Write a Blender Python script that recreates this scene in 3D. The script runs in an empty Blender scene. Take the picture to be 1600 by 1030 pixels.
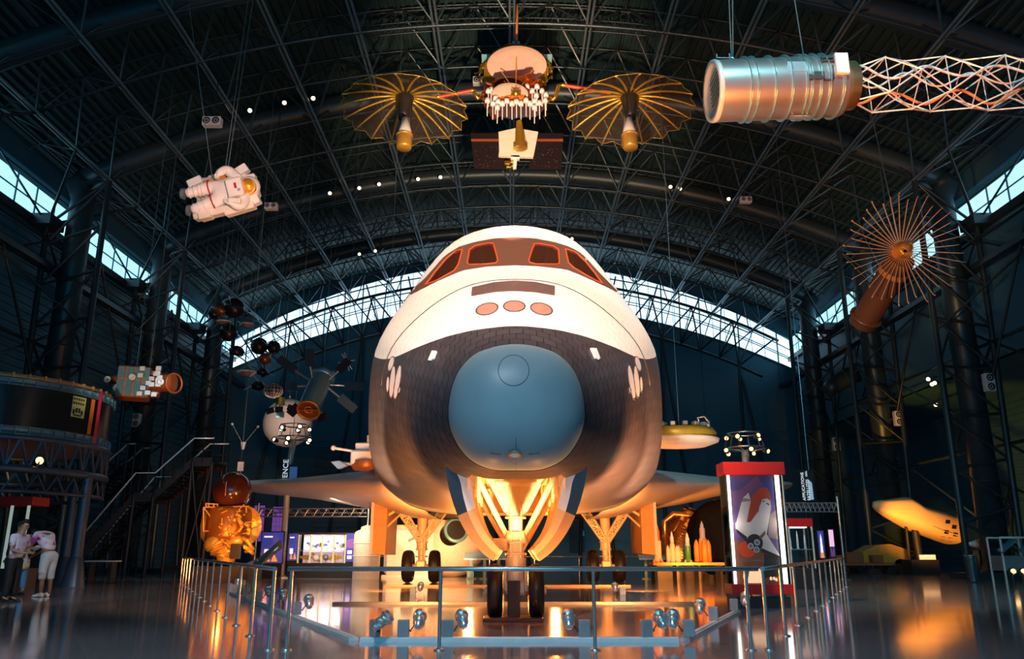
import bpy, math, random
from math import pi, sin, cos, tan, atan2, sqrt, radians as R
from mathutils import Vector, Matrix
from mathutils.bvhtree import BVHTree
random.seed(7)
sc = bpy.context.scene
COL = sc.collection
# ---------------------------------------------------------------- camera, world, exposure
FPX, PITCH, CH = 1250.0, R(15.57), 1.04          # focal length in pixels, upward tilt, height
cam_d = bpy.data.cameras.new('camera'); cam = bpy.data.objects.new('camera', cam_d); COL.objects.link(cam)
cam_d.sensor_width = 36.0; cam_d.lens = FPX * 36.0 / 1600.0; cam_d.clip_end = 300; cam_d.clip_start = .1
cam.location = (0, 0, CH); cam.rotation_euler = (pi / 2 + PITCH, 0, 0)
sc.camera = cam
sc.view_settings.view_transform = 'Standard'; sc.view_settings.look = 'None'
sc.view_settings.gamma = 1.0; sc.view_settings.use_curve_mapping = False
sc.view_settings.exposure = 0.0
w = bpy.data.worlds.new('evening_sky'); sc.world = w; w.use_nodes = True
nt = w.node_tree; bgn = nt.nodes['Background']
bgn.inputs[0].default_value = (0.05, 0.28, 0.5, 1); bgn.inputs[1].default_value = 0.15

def lamp(kind, name, loc, target=None, energy=100, color=(1, 1, 1), size=.1, angle=60, blend=.6, sy=None):
    d = bpy.data.lights.new(name, kind); d.energy = energy; d.color = color
    if kind == 'SPOT': d.spot_size = R(angle); d.spot_blend = blend; d.shadow_soft_size = size
    elif kind == 'POINT': d.shadow_soft_size = size
    elif kind == 'AREA':
        d.size = size
        if sy: d.shape = 'RECTANGLE'; d.size_y = sy
    o = bpy.data.objects.new(name, d); COL.objects.link(o); o.location = loc
    if target is not None:
        o.rotation_euler = (Vector(target) - Vector(loc)).to_track_quat('-Z', 'Y').to_euler()
    return o
WARM = (1.0, .40, .10); WARM2 = (1.0, .29, .04); WHITE_W = (1.0, .70, .45)
# daylight from the tall glass front of the hall, behind the visitor
lamp('AREA', 'front_daylight', (-2, -9, 7), (0, 10, 1.0), 1150, (.03, .48, .80), 20, sy=7)
lamp('SPOT', 'roof_and_fill_beam', (-3, -1, 15), (-.5, 8.6, 0), 4800, (.72, .88, 1.0), .4, 44)  # unseen neutral spot, added to whiten the front track, rails and floor
# warm floor spots: some by modelled floodlights, others bodiless and added as fill
lamp('SPOT', 'flood_and_fill_beam', (-2.3, 10.9, .42), (-1.7, 15.5, 5.2), 1000, WARM, .08, 75)
lamp('SPOT', 'flood_and_fill_beam', (-3.4, 12.9, .42), (-1.6, 14.6, 6.0), 1900, (1, .60, .32), .08, 50)
lamp('SPOT', 'flood_and_fill_beam', (2.2, 10.9, .42), (1.9, 15.5, 4.4), 3000, (1, .40, .14), .08, 75)
lamp('SPOT', 'flood_and_fill_beam', (3.4, 12.9, .42), (1.7, 14.8, 5.6), 2000, (1, .52, .26), .08, 60)
lamp('SPOT', 'flood_and_fill_beam', (-.55, 10.7, .30), (-.15, 13.5, 2.5), 3000, (1, .52, .18), .06, 42)
lamp('SPOT', 'flood_and_fill_beam', (.55, 10.7, .30), (.15, 13.5, 2.5), 3000, (1, .52, .18), .06, 42)
lamp('SPOT', 'flood_and_fill_beam', (-.72, 10.8, .35), (-.5, 11.4, 1.4), 260, WARM, .06, 110)
lamp('SPOT', 'flood_and_fill_beam', (.72, 10.8, .35), (.5, 11.4, 1.4), 260, WARM, .06, 110)
lamp('SPOT', 'flood_and_fill_beam', (-2.1, 10.9, .3), (-.75, 11.4, 1.2), 350, WARM2, .06, 34)  # this pair is added to warm the outer faces of the gear doors
lamp('SPOT', 'flood_and_fill_beam', (2.1, 10.9, .3), (.85, 11.4, 1.2), 350, WARM2, .06, 34)
lamp('SPOT', 'flood_and_fill_beam', (-.9, 17.5, .3), (0, 13.6, 2.2), 1100, WARM2, .08, 95)  # no floodlight stands at this pair; added to light the nose gear
lamp('SPOT', 'flood_and_fill_beam', (.9, 17.5, .3), (0, 13.6, 2.2), 1100, WARM2, .08, 95)
lamp('SPOT', 'flood_and_fill_beam', (-3.6, 22.5, .3), (-3.2, 29, 2.6), 1700, WARM2, .08, 120)
lamp('SPOT', 'flood_and_fill_beam', (3.6, 22.5, .3), (3.2, 29, 2.6), 1700, WARM2, .08, 120)
lamp('SPOT', 'flood_and_fill_beam', (-2.0, 15.0, .3), (-1.2, 18.5, 2.2), 900, (1, .45, .12), .08, 120)
lamp('SPOT', 'flood_and_fill_beam', (2.4, 15.0, .3), (1.4, 18.5, 2.2), 900, (1, .45, .12), .08, 120)
# roof lights on nose and cabin; bodiless mid-air spots added for hanging pieces
lamp('SPOT', 'roof_and_fill_beam', (-6.5, 3.0, 15.5), (-.4, 13.5, 6.0), 13500, (1.0, .72, .54), .25, 34)
lamp('SPOT', 'roof_and_fill_beam', (6.5, 3.0, 15.5), (.4, 13.5, 6.0), 13500, (1.0, .68, .50), .25, 34)
lamp('SPOT', 'roof_and_fill_beam', (0, 14.0, 7.0), (0, 27, 16.0), 19000, (1.0, .58, .34), .2, 42)
lamp('SPOT', 'roof_and_fill_beam', (-2, 7, 5), (-6.3, 17, 9.5), 5200, (1.0, .56, .38), .2, 18)
lamp('SPOT', 'roof_and_fill_beam', (5, 4, 17), (6.2, 14.5, 10), 7000, (.30, .85, 1.0), .2, 50)
lamp('SPOT', 'roof_and_fill_beam', (4.0, 8.5, 4.0), (6.2, 14.5, 10), 6500, (1, .26, .04), .3, 56)
lamp('SPOT', 'roof_and_fill_beam', (6, 17, 6), (13.4, 28, 11.5), 5200, (1, .46, .14), .2, 26)
# spots on the exhibits, from floor level to mid-air, mostly without a modelled lamp
lamp('SPOT', 'exhibit_beam', (-9.0, 22.5, .5), (-10.9, 30.5, 1.6), 2600, WARM2, .15, 30)
lamp('SPOT', 'exhibit_beam', (17.2, 35.5, .8), (20.5, 40, 3.2), 2300, (1, .40, .05), .15, 62)
lamp('SPOT', 'exhibit_beam', (7.0, 27.0, .5), (7.2, 33.5, 2.0), 1300, WARM2, .15, 60)
lamp('SPOT', 'exhibit_beam', (-2.6, 32.4, .6), (-3.0, 36, 1.4), 900, (1, .50, .2), .15, 110)
lamp('SPOT', 'exhibit_beam', (-10.3, 33.6, 6.2), (-11.6, 41, 7.4), 950, (1, .66, .50), .1, 44)
lamp('SPOT', 'exhibit_beam', (-7, 31.5, 3.0), (-6.4, 34.5, 1.4), 600, (1, .8, .5), .15, 90)
lamp('SPOT', 'exhibit_beam', (-15.5, 19.5, 4.0), (-16.6, 22.6, 5.0), 900, (1, .45, .12), .15, 50)
lamp('SPOT', 'exhibit_beam', (-9.5, 10.0, 6), (-11.2, 17.9, 1), 1100, (.75, .85, 1), .2, 30)
lamp('SPOT', 'exhibit_beam', (-10, 17, 3), (-13.7, 29, 7.6), 2600, (1, .75, .55), .2, 18)
lamp('SPOT', 'exhibit_beam', (-7.5, 20, 1), (-6.0, 27, 5.0), 1500, (1, .8, .7), .2, 22)
lamp('SPOT', 'exhibit_beam', (-9, 24, 9), (-14.2, 34, 3), 1300, (.7, .85, 1), .2, 40)  # added in mid-air to brighten the stair handrails
lamp('SPOT', 'exhibit_beam', (6.5, 19, 1), (6.2, 24.6, 5.0), 900, (1, .8, .6), .2, 30)

# ---------------------------------------------------------------- helpers
SC_, CC_ = sin(PITCH), cos(PITCH)
def ray(u, v):
    a, b = (u - 800) / FPX, (515 - v) / FPX
    return Vector((a, CC_ - b * SC_, SC_ + b * CC_))
def P(u, v, y):                                   # the point at world depth y seen at (u, v)
    d = ray(u, v); t = y / d.y
    return Vector((d.x * t, y, CH + d.z * t))
def G(u, v):                                      # the floor point seen at (u, v)
    d = ray(u, v); t = -CH / d.z
    return Vector((d.x * t, d.y * t, 0))
def V(*a): return Vector(a)
ORG = {}
def props(o, label=None, cat=None, group=None, kind=None):
    if label: o['label'] = label
    if cat: o['category'] = cat
    if group: o['group'] = group
    if kind: o['kind'] = kind
    return o
def thing(name, label, cat, loc=(0, 0, 0), group=None):
    o = bpy.data.objects.new(name, None); COL.objects.link(o); o.location = loc; o.empty_display_size = .2
    ORG[o.name] = Vector(loc)
    return props(o, label, cat, group)
def frame(p0, p1):
    z = (p1 - p0); L = z.length; z = z / L if L > 1e-9 else V(0, 0, 1)
    x = z.orthogonal().normalized() if z.z < .9999 else V(1, 0, 0); y = z.cross(x)
    return Matrix((x, y, z)).transposed(), L
class MB:
    def __init__(s): s.v = []; s.f = []; s.mi = []; s.sm = []; s.m = 0
    def face(s, ids, smooth=False): s.f.append(tuple(ids)); s.mi.append(s.m); s.sm.append(smooth)
    def pts(s, ps):
        n = len(s.v); s.v += [tuple(p) for p in ps]; return list(range(n, n + len(ps)))
    def poly(s, ps): s.face(s.pts(ps)); return s
    def box(s, c, d, rot=None, bev=0):
        hx, hy, hz = d[0] / 2, d[1] / 2, d[2] / 2
        M = rot if rot is not None else Matrix.Identity(3)
        if not isinstance(M, Matrix): M = Matrix.Rotation(M, 3, 'Z')
        c = Vector(c)
        if bev > 0:
            b = min(bev, hx * .9, hy * .9, hz * .9); idx = {}
            for sx in (-1, 1):
                for sy in (-1, 1):
                    for sz in (-1, 1):
                        q = s.pts([c + M @ V(sx * hx, sy * (hy - b), sz * (hz - b)), c + M @ V(sx * (hx - b), sy * hy, sz * (hz - b)), c + M @ V(sx * (hx - b), sy * (hy - b), sz * hz)])
                        idx[(sx, sy, sz)] = q; s.face(q if sx * sy * sz > 0 else q[::-1])
            for k in (-1, 1):
                a = [idx[(k, -1, -1)][0], idx[(k, 1, -1)][0], idx[(k, 1, 1)][0], idx[(k, -1, 1)][0]]; s.face(a if k > 0 else a[::-1])
                a = [idx[(-1, k, -1)][1], idx[(-1, k, 1)][1], idx[(1, k, 1)][1], idx[(1, k, -1)][1]]; s.face(a if k > 0 else a[::-1])
                a = [idx[(-1, -1, k)][2], idx[(1, -1, k)][2], idx[(1, 1, k)][2], idx[(-1, 1, k)][2]]; s.face(a if k > 0 else a[::-1])
            for a_ in (-1, 1):
                for b_ in (-1, 1):
                    s.face([idx[(-1, a_, b_)][1], idx[(1, a_, b_)][1], idx[(1, a_, b_)][2], idx[(-1, a_, b_)][2]])
                    s.face([idx[(a_, -1, b_)][0], idx[(a_, 1, b_)][0], idx[(a_, 1, b_)][2], idx[(a_, -1, b_)][2]])
                    s.face([idx[(a_, b_, -1)][0], idx[(a_, b_, 1)][0], idx[(a_, b_, 1)][1], idx[(a_, b_, -1)][1]])
            return s
        q = s.pts([c + M @ V(x * hx, y * hy, z * hz) for x, y, z in ((-1, -1, -1), (1, -1, -1), (1, 1, -1), (-1, 1, -1), (-1, -1, 1), (1, -1, 1), (1, 1, 1), (-1, 1, 1))])
        for a in ((0, 3, 2, 1), (4, 5, 6, 7), (0, 1, 5, 4), (1, 2, 6, 5), (2, 3, 7, 6), (3, 0, 4, 7)): s.face([q[i] for i in a])
        return s
    def cyl(s, p0, p1, r0, r1=None, n=12, caps=True):
        p0, p1 = Vector(p0), Vector(p1); r1 = r0 if r1 is None else r1
        M, L = frame(p0, p1)
        if L < 1e-6: return s
        ring = [M @ V(cos(2 * pi * i / n), sin(2 * pi * i / n), 0) for i in range(n)]
        a = s.pts([p0 + r * r0 for r in ring]); b = s.pts([p1 + r * r1 for r in ring])
        for i in range(n): j = (i + 1) % n; s.face((a[i], a[j], b[j], b[i]), n > 5)
        if caps:
            if r0 > 1e-4: s.face(s.pts([p0 + r * r0 for r in ring])[::-1])
            if r1 > 1e-4: s.face(s.pts([p1 + r * r1 for r in ring]))
        return s
    def tube(s, path, r, n=8, caps=True):
        path = [Vector(p) for p in path]; m = len(path); rs = r if isinstance(r, (list, tuple)) else [r] * m
        t = (path[1] - path[0]).normalized(); x = t.orthogonal().normalized(); prev = None
        for k in range(m):
            t = (path[min(k + 1, m - 1)] - path[max(k - 1, 0)]).normalized()
            x = (x - t * x.dot(t)); x = x.normalized() if x.length > 1e-6 else t.orthogonal().normalized()
            y = t.cross(x)
            ring = s.pts([path[k] + (x * cos(2 * pi * i / n) + y * sin(2 * pi * i / n)) * rs[k] for i in range(n)])
            if prev:
                for i in range(n): j = (i + 1) % n; s.face((prev[i], prev[j], ring[j], ring[i]), True)
            elif caps: s.face(ring[::-1])
            prev = ring
        if caps: s.face(prev)
        return s
    def lathe(s, prof, c=(0, 0, 0), axis=(0, 0, 1), n=24, a0=0, a1=2 * pi, smooth=True):
        c = Vector(c); ax = Vector(axis); M, _ = frame(V(0, 0, 0), ax)
        full = abs(a1 - a0 - 2 * pi) < 1e-6; cnt = n if full else n + 1; rows = []
        for r, z in prof:
            if r < 1e-6: rows.append(s.pts([c + M @ V(0, 0, z)]) * cnt)
            else: rows.append(s.pts([c + M @ V(r * cos(a0 + (a1 - a0) * i / n), r * sin(a0 + (a1 - a0) * i / n), z) for i in range(cnt)]))
        for k in range(len(rows) - 1):
            for i in range(n):
                j = (i + 1) % cnt
                q = [rows[k][i], rows[k][j], rows[k + 1][j], rows[k + 1][i]]; o = []
                for e in q:
                    if e not in o: o.append(e)
                if len(o) > 2: s.face(o, smooth)
        return s
    def sph(s, c, r, n=16, sq=(1, 1, 1)):
        c = Vector(c); m = n // 2; rows = []
        for k in range(m + 1):
            th = pi * k / m; rr = sin(th)
            if k in (0, m): rows.append(s.pts([c + V(0, 0, -cos(th) * r * sq[2])]) * n)
            else: rows.append(s.pts([c + V(rr * cos(2 * pi * i / n) * r * sq[0], rr * sin(2 * pi * i / n) * r * sq[1], -cos(th) * r * sq[2]) for i in range(n)]))
        for k in range(m):
            for i in range(n):
                j = (i + 1) % n; o = []
                for e in (rows[k][i], rows[k][j], rows[k + 1][j], rows[k + 1][i]):
                    if e not in o: o.append(e)
                s.face(o, True)
        return s
    def ring(s, c, axis, r, t, n=32, m=8, a0=0, a1=2 * pi):
        M, _ = frame(V(0, 0, 0), Vector(axis)); c = Vector(c)
        full = abs(a1 - a0 - 2 * pi) < 1e-6
        pth = [c + M @ V(r * cos(a0 + (a1 - a0) * i / n), r * sin(a0 + (a1 - a0) * i / n), 0) for i in range(n + 1)]
        return s.tube(pth, t, m, caps=not full)
    def slab(s, ps, d, flip=False):               # polygon ps (3D) extruded by vector d
        d = Vector(d); a = s.pts(ps); b = s.pts([Vector(p) + d for p in ps]); n = len(ps)
        s.face(a[::-1]); s.face(b)
        for i in range(n): j = (i + 1) % n; s.face((a[i], a[j], b[j], b[i]))
        return s
    def grid(s, rows, smooth=True, closed=False):
        ids = [s.pts(r) for r in rows]
        for k in range(len(ids) - 1):
            n = len(ids[k])
            for i in range(n if closed else n - 1):
                j = (i + 1) % n; s.face((ids[k][i], ids[k][j], ids[k + 1][j], ids[k + 1][i]), smooth)
        return s
    def truss(s, a, b, up, wdt, r, n, r2=None):   # flat lattice between chord a-b and the chord shifted by up*wdt
        a, b, up = Vector(a), Vector(b), Vector(up).normalized() * wdt; r2 = r2 or r * .6
        s.cyl(a, b, r, n=6); s.cyl(a + up, b + up, r, n=6)
        for i in range(n):
            p, q = a.lerp(b, i / n), a.lerp(b, (i + 1) / n)
            if i % 2: s.cyl(p + up, q, r2, n=5)
            else: s.cyl(p, q + up, r2, n=5)
        return s
    def build(s, name, mats, parent=None, local=False, kind=None):
        if not isinstance(mats, (list, tuple)): mats = [mats]
        off = V(0, 0, 0) if (local or parent is None) else ORG.get(parent.name, V(0, 0, 0))
        me = bpy.data.meshes.new(name)
        me.from_pydata([(p[0] - off.x, p[1] - off.y, p[2] - off.z) for p in s.v], [], s.f)
        me.polygons.foreach_set('material_index', s.mi); me.polygons.foreach_set('use_smooth', s.sm)
        for m in mats: me.materials.append(m)
        me.update()
        o = bpy.data.objects.new(name, me); COL.objects.link(o)
        if parent is not None: o.parent = parent; ORG[o.name] = off
        if kind: o['kind'] = kind
        return o
def copy_tree(o, parent=None):
    c = o.copy(); COL.objects.link(c); c.parent = parent
    for ch in list(o.children): copy_tree(ch, c)
    return c
def struct(mb, name, mats): o = mb.build(name, mats); o['kind'] = 'structure'; return o
def single(mb, name, mats, label, cat, group=None): return props(mb.build(name, mats), label, cat, group)

MATS = {}
def mat(name, col, rough=.5, metal=0, emit=0, var=.12, scale=6, bump=0, spec=.5, ecol=None, alpha=1, coat=0):
    if name in MATS: return MATS[name]
    m = bpy.data.materials.new(name); MATS[name] = m; m.use_nodes = True; N = m.node_tree.nodes; L = m.node_tree.links
    b = N['Principled BSDF']; b.inputs['Roughness'].default_value = rough; b.inputs['Metallic'].default_value = metal
    b.inputs['Specular IOR Level'].default_value = spec; b.inputs['Coat Weight'].default_value = coat
    tc = N.new('ShaderNodeTexCoord'); nz = N.new('ShaderNodeTexNoise'); nz.inputs['Scale'].default_value = scale; nz.inputs['Detail'].default_value = 4
    L.new(tc.outputs['Object'], nz.inputs['Vector'])
    mx = N.new('ShaderNodeMix'); mx.data_type = 'RGBA'
    c = col
    mx.inputs[6].default_value = (c[0] * (1 - var), c[1] * (1 - var), c[2] * (1 - var), 1)
    mx.inputs[7].default_value = (min(1, c[0] * (1 + var)), min(1, c[1] * (1 + var)), min(1, c[2] * (1 + var)), 1)
    L.new(nz.outputs['Fac'], mx.inputs[0]); L.new(mx.outputs[2], b.inputs['Base Color'])
    if bump:
        bp = N.new('ShaderNodeBump'); bp.inputs['Strength'].default_value = bump; bp.inputs['Distance'].default_value = .02
        L.new(nz.outputs['Fac'], bp.inputs['Height']); L.new(bp.outputs[0], b.inputs['Normal'])
    if emit:
        e = ecol or col; b.inputs['Emission Color'].default_value = (e[0], e[1], e[2], 1); b.inputs['Emission Strength'].default_value = emit
    return m
def glass(name, col=(1, 1, 1), a=.12):            # thin clear pane: mostly transparent, a little mirror
    if name in MATS: return MATS[name]
    m = bpy.data.materials.new(name); MATS[name] = m; m.use_nodes = True; N = m.node_tree.nodes; L = m.node_tree.links
    N.remove(N['Principled BSDF']); out = N['Material Output']
    t = N.new('ShaderNodeBsdfTransparent'); t.inputs[0].default_value = (*col, 1)
    g = N.new('ShaderNodeBsdfGlossy'); g.inputs['Roughness'].default_value = .03
    f = N.new('ShaderNodeFresnel'); f.inputs[0].default_value = 1.45
    mx = N.new('ShaderNodeMixShader'); L.new(f.outputs[0], mx.inputs[0]); L.new(t.outputs[0], mx.inputs[1]); L.new(g.outputs[0], mx.inputs[2]); L.new(mx.outputs[0], out.inputs[0])
    return m
steel_dark = mat('painted_steel_dark_grey', (.05, .075, .09), .35, .5)
steel_roof = mat('roof_steel_grey', (.075, .115, .135), .32, .6)
deck_m = mat('roof_deck_grey', (.035, .085, .092), .42, .25)
wall_m = mat('wall_cladding_blue_grey', (.07, .22, .33), .5, .2)
steel_chord = mat('roof_chord_lit_steel', (.26, .36, .41), .3, .6)  # lighter than the webs: bright highlights of the chords put into the colour
stainless = mat('brushed_stainless', (.74, .70, .68), .24, .85)
alu = mat('aluminium', (.75, .76, .78), .3, 1.0)
white_paint = mat('white_paint', (.80, .80, .78), .4)
black_m = mat('black_rubber', (.012, .012, .013), .45)
black_s = mat('satin_black', (.02, .02, .022), .35)
gold_foil = mat('gold_foil', (.95, .50, .06), .28, .9, bump=1.0, scale=18, var=.4)
gold_tube = mat('gold_tube', (.95, .55, .08), .3, .6, bump=.8, scale=25, var=.35)
red_m = mat('red_enamel', (.42, .015, .012), .35)
red_o = mat('orange_red_boom', (.8, .08, .02), .35)
cloth_white = mat('spacesuit_cloth', (.82, .78, .76), .8, bump=.4, scale=30)
silver_box = mat('silver_box', (.5, .55, .58), .3, .7)
bulb = mat('lit_bulb', (1, .75, .4), .4, emit=4.5, ecol=(1, .50, .16))
bulb_w = mat('lit_bulb_white', (1, .9, .75), .4, emit=5, ecol=(1, .68, .38))
# ---------------------------------------------------------------- the hall
A = 3.14; RR = 14.4 * A; ZC = 6.65 * A + CH - RR          # roof grid step, arch radius, arch centre height
BACK = 61.4; WX = 22.0; FRONT = -14.0
def arch(x, dr=0): return ZC + sqrt((RR + dr) ** 2 - x * x)
def archp(x, y, dr=0):                                    # radial offset dr from the lower chord at x
    a = math.asin(x / RR); return V((RR + dr) * sin(a), y, ZC + (RR + dr) * cos(a))
# floor: polished concrete with joints
fm = bpy.data.materials.new('polished_concrete'); fm.use_nodes = True; N = fm.node_tree.nodes; L = fm.node_tree.links
b = N['Principled BSDF']; tc = N.new('ShaderNodeTexCoord')
nz = N.new('ShaderNodeTexNoise'); nz.inputs['Scale'].default_value = .55; nz.inputs['Detail'].default_value = 8; L.new(tc.outputs['Object'], nz.inputs['Vector'])
cr = N.new('ShaderNodeValToRGB'); cr.color_ramp.elements[0].color = (.27, .245, .27, 1); cr.color_ramp.elements[1].color = (.42, .385, .41, 1); L.new(nz.outputs['Fac'], cr.inputs[0])
br = N.new('ShaderNodeTexBrick'); br.offset = 0; br.inputs['Scale'].default_value = 1; br.inputs['Brick Width'].default_value = 6; br.inputs['Row Height'].default_value = 6
br.inputs['Mortar Size'].default_value = .012; br.inputs['Color1'].default_value = (1, 1, 1, 1); br.inputs['Color2'].default_value = (1, 1, 1, 1); br.inputs['Mortar'].default_value = (.45, .45, .45, 1)
L.new(tc.outputs['Object'], br.inputs['Vector'])
mx = N.new('ShaderNodeMix'); mx.data_type = 'RGBA'; mx.blend_type = 'MULTIPLY'; mx.inputs[0].default_value = 1
L.new(cr.outputs[0], mx.inputs[6]); L.new(br.outputs[0], mx.inputs[7]); L.new(mx.outputs[2], b.inputs['Base Color'])
n2 = N.new('ShaderNodeTexNoise'); n2.inputs['Scale'].default_value = .8; n2.inputs['Detail'].default_value = 5; L.new(tc.outputs['Object'], n2.inputs['Vector'])
mr = N.new('ShaderNodeMapRange'); mr.inputs[3].default_value = .07; mr.inputs[4].default_value = .18; L.new(n2.outputs['Fac'], mr.inputs[0]); L.new(mr.outputs[0], b.inputs['Roughness'])
b.inputs['Specular IOR Level'].default_value = 1.0; b.inputs['IOR'].default_value = 1.6; b.inputs['Coat Weight'].default_value = .6; b.inputs['Coat Roughness'].default_value = .07
n3 = N.new('ShaderNodeTexNoise'); n3.inputs['Scale'].default_value = 1.6; n3.inputs['Detail'].default_value = 2; L.new(tc.outputs['Object'], n3.inputs['Vector'])
bp = N.new('ShaderNodeBump'); bp.inputs['Strength'].default_value = .05; bp.inputs['Distance'].default_value = .02; L.new(n3.outputs['Fac'], bp.inputs['Height']); L.new(bp.outputs[0], b.inputs['Normal'])
mb = MB(); mb.box((2, (BACK + FRONT) / 2, -.15), (64, BACK - FRONT + 1, .3)); struct(mb, 'floor', fm)
# ceiling: corrugated deck above the trusses
DT = 2.3
mb = MB(); rows = []; prof = []
amax = math.asin(WX / (RR)); nrib = 130
for i in range(nrib):
    for k, (da, dr) in enumerate(((0, 0), (.45, 0), (.5, .13), (.95, .13))):
        a = -amax + 2 * amax * (i + da) / nrib; prof.append((a, DT + dr))
prof.append((amax, DT))
def dk(y, ex=0): return [V((RR + dr + ex) * sin(a), y, ZC + (RR + dr + ex) * cos(a)) for a, dr in prof]
mb.grid([dk(FRONT), dk(BACK)], smooth=False); mb.grid([dk(BACK, .35)[::-1], dk(FRONT, .35)[::-1]], smooth=False)
struct(mb, 'ceiling', deck_m)
ZW = arch(WX, DT) - .0                                     # deck height at the wall
zlo, zhi = .674 * WX + CH, .741 * WX + CH                  # clerestory strip of the side walls
def corr_wall(x, y0, y1, z0, z1, side):
    m = MB(); rows = []; z = z0
    while z < z1: rows += [(x, z), (x, z + .14), (x + side * .05, z + .18), (x + side * .05, z + .32)]; z += .36
    rows.append((x, z1)); rows = [(a, min(b_, z1)) for a, b_ in rows]
    m.grid([[V(a, y0, b_) for a, b_ in rows], [V(a, y1, b_) for a, b_ in rows]], smooth=False)
    m.grid([[V(x - side * -.3, y0, z0), V(x + side * .3, y0, z1)], [V(x + side * .3, y1, z0), V(x + side * .3, y1, z1)]], smooth=False)
    return m
m = corr_wall(-WX, FRONT, BACK, 0, zlo, -1); m.box((-WX - .1, (FRONT + BACK) / 2, zhi + 2.2), (.2, BACK - FRONT, 3.4)); struct(m, 'wall_left', wall_m)
m = corr_wall(WX + 6, FRONT, BACK, 0, 9.5, 1)              # deeper bay on the right under the mezzanine line
m.box((WX + .1, (FRONT + BACK) / 2, zhi + 2.2), (.2, BACK - FRONT, 3.4)); m.box((WX + .1, (FRONT + BACK) / 2, (9.5 + zlo) / 2), (.2, BACK - FRONT, zlo - 9.5)); m.box((WX + 3, (FRONT + BACK) / 2, 9.6), (6.2, BACK - FRONT, .2))
struct(m, 'wall_right', wall_m)
# translucent daylight panels
pane = mat('daylight_panel', (.75, .85, .9), .4, emit=1.8, ecol=(.52, .74, .90), var=.05)
panes = mat('daylight_panel_side', (.75, .85, .9), .4, emit=2.0, ecol=(.26, .55, .70), var=.05)
mull = mat('window_frame_teal', (.10, .22, .26), .4, .4)
for k, s in ((1, -1), (2, 1)):
    m = MB(); y = FRONT
    m.box((s * (WX + .05), (FRONT + BACK) / 2, (zlo + zhi) / 2), (.06, BACK - FRONT, zhi - zlo)); m.m = 1
    y = FRONT
    while y < BACK: m.box((s * WX, y, (zlo + zhi) / 2), (.05, .08 if int(y) % 3 else .3, zhi - zlo)); y += 1.5
    m.box((s * WX, (FRONT + BACK) / 2, (zlo + zhi) / 2), (.06, BACK - FRONT, .06))
    struct(m, 'window_%d' % k, [panes, mull])
def band(x, f0, f1): return None
def blo(x): return 14.9 + (CH + .311 * BACK - 14.9) * (1 - (x / WX) ** 2)
def bhi(x): return arch(x, DT) - .15 if False else 17.3 + (CH + .3695 * BACK - 17.3) * (1 - (abs(x) / WX) ** 2.1)
xs = [-WX + 2 * WX * i / 44 for i in range(45)]
m = MB()
m.grid([[V(x, BACK, 0) for x in xs], [V(x, BACK, blo(x)) for x in xs]], smooth=False)
m.grid([[V(x, BACK, bhi(x)) for x in xs], [V(x, BACK, bhi(x) + 3) for x in xs]], smooth=False)
m.box((WX + 3, BACK + .05, 5), (6.2, .1, 10)); m.box((0, BACK + .3, 8), (2 * WX + 2, .2, 16))
for x in range(-21, 22, 3): m.box((x, BACK - .03, blo(x) / 2), (.10, .06, blo(x)))
for z in (5.2, 9.5): m.box((0, BACK - .06, z), (2 * WX, .12, .5))
struct(m, 'wall_back', wall_m)
m = MB(); m.grid([[V(x, BACK + .02, blo(x)) for x in xs], [V(x, BACK + .02, bhi(x)) for x in xs]], smooth=False); m.m = 1
for fr, t in ((0, .09), (.30, .04), (.36, .04), (.64, .05), (1, .09)):
    m.tube([V(x, BACK - .05, blo(x) * (1 - fr) + bhi(x) * fr) for x in xs], t, 4)
for x in range(-21, 22, 1): m.cyl((x, BACK - .03, blo(x)), (x, BACK - .03, bhi(x)), .022 if x % 3 else .06, n=4)
struct(m, 'window_3', [pane, mull])
# roof steel: one trim object per purlin truss, arch and wall lattice
tn = [0]
def trim(m, mt=None): tn[0] += 1; return struct(m, 'trim_%d' % tn[0], mt or steel_roof)
YS = [25.2 + 3.0 * i for i in range(-5, 13)]
for k in range(-6, 7):
    m = MB(); x = k * A; p = [archp(x, y) for y in YS]
    m.m = 1
    for dx in (-.09, .09): m.cyl(archp(x, FRONT) + V(dx, 0, 0), archp(x, BACK - .3) + V(dx, 0, 0), .055, n=6)
    m.m = 0
    for y in YS[:-1]:
        a = archp(x, y)
        for sx in (-.5, .5):
            xx = (k + sx) * A
            m.cyl(a, archp(xx, y + 1.5, DT - .2), .045, n=5); m.cyl(archp(xx, y + 1.5, DT - .2), archp(x, y + 3), .045, n=5)
    trim(m, [steel_roof, steel_chord])
for k in range(-7, 7):
    m = MB(); x = (k + .5) * A; m.cyl(archp(x, FRONT, DT - .2), archp(x, BACK - .3, DT - .2), .07, n=6); trim(m)
for i, y in enumerate(YS):
    m = MB(); m.tube([archp(A * 6 * j / 24, y) for j in range(-24, 25)], .05 if i % 3 else .075, 6)
    if y + 1.5 < BACK: m.tube([archp(A * 6.9 * j / 24, y + 1.5, DT - .2) for j in range(-24, 25)], .04, 5)
    trim(m)
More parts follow.
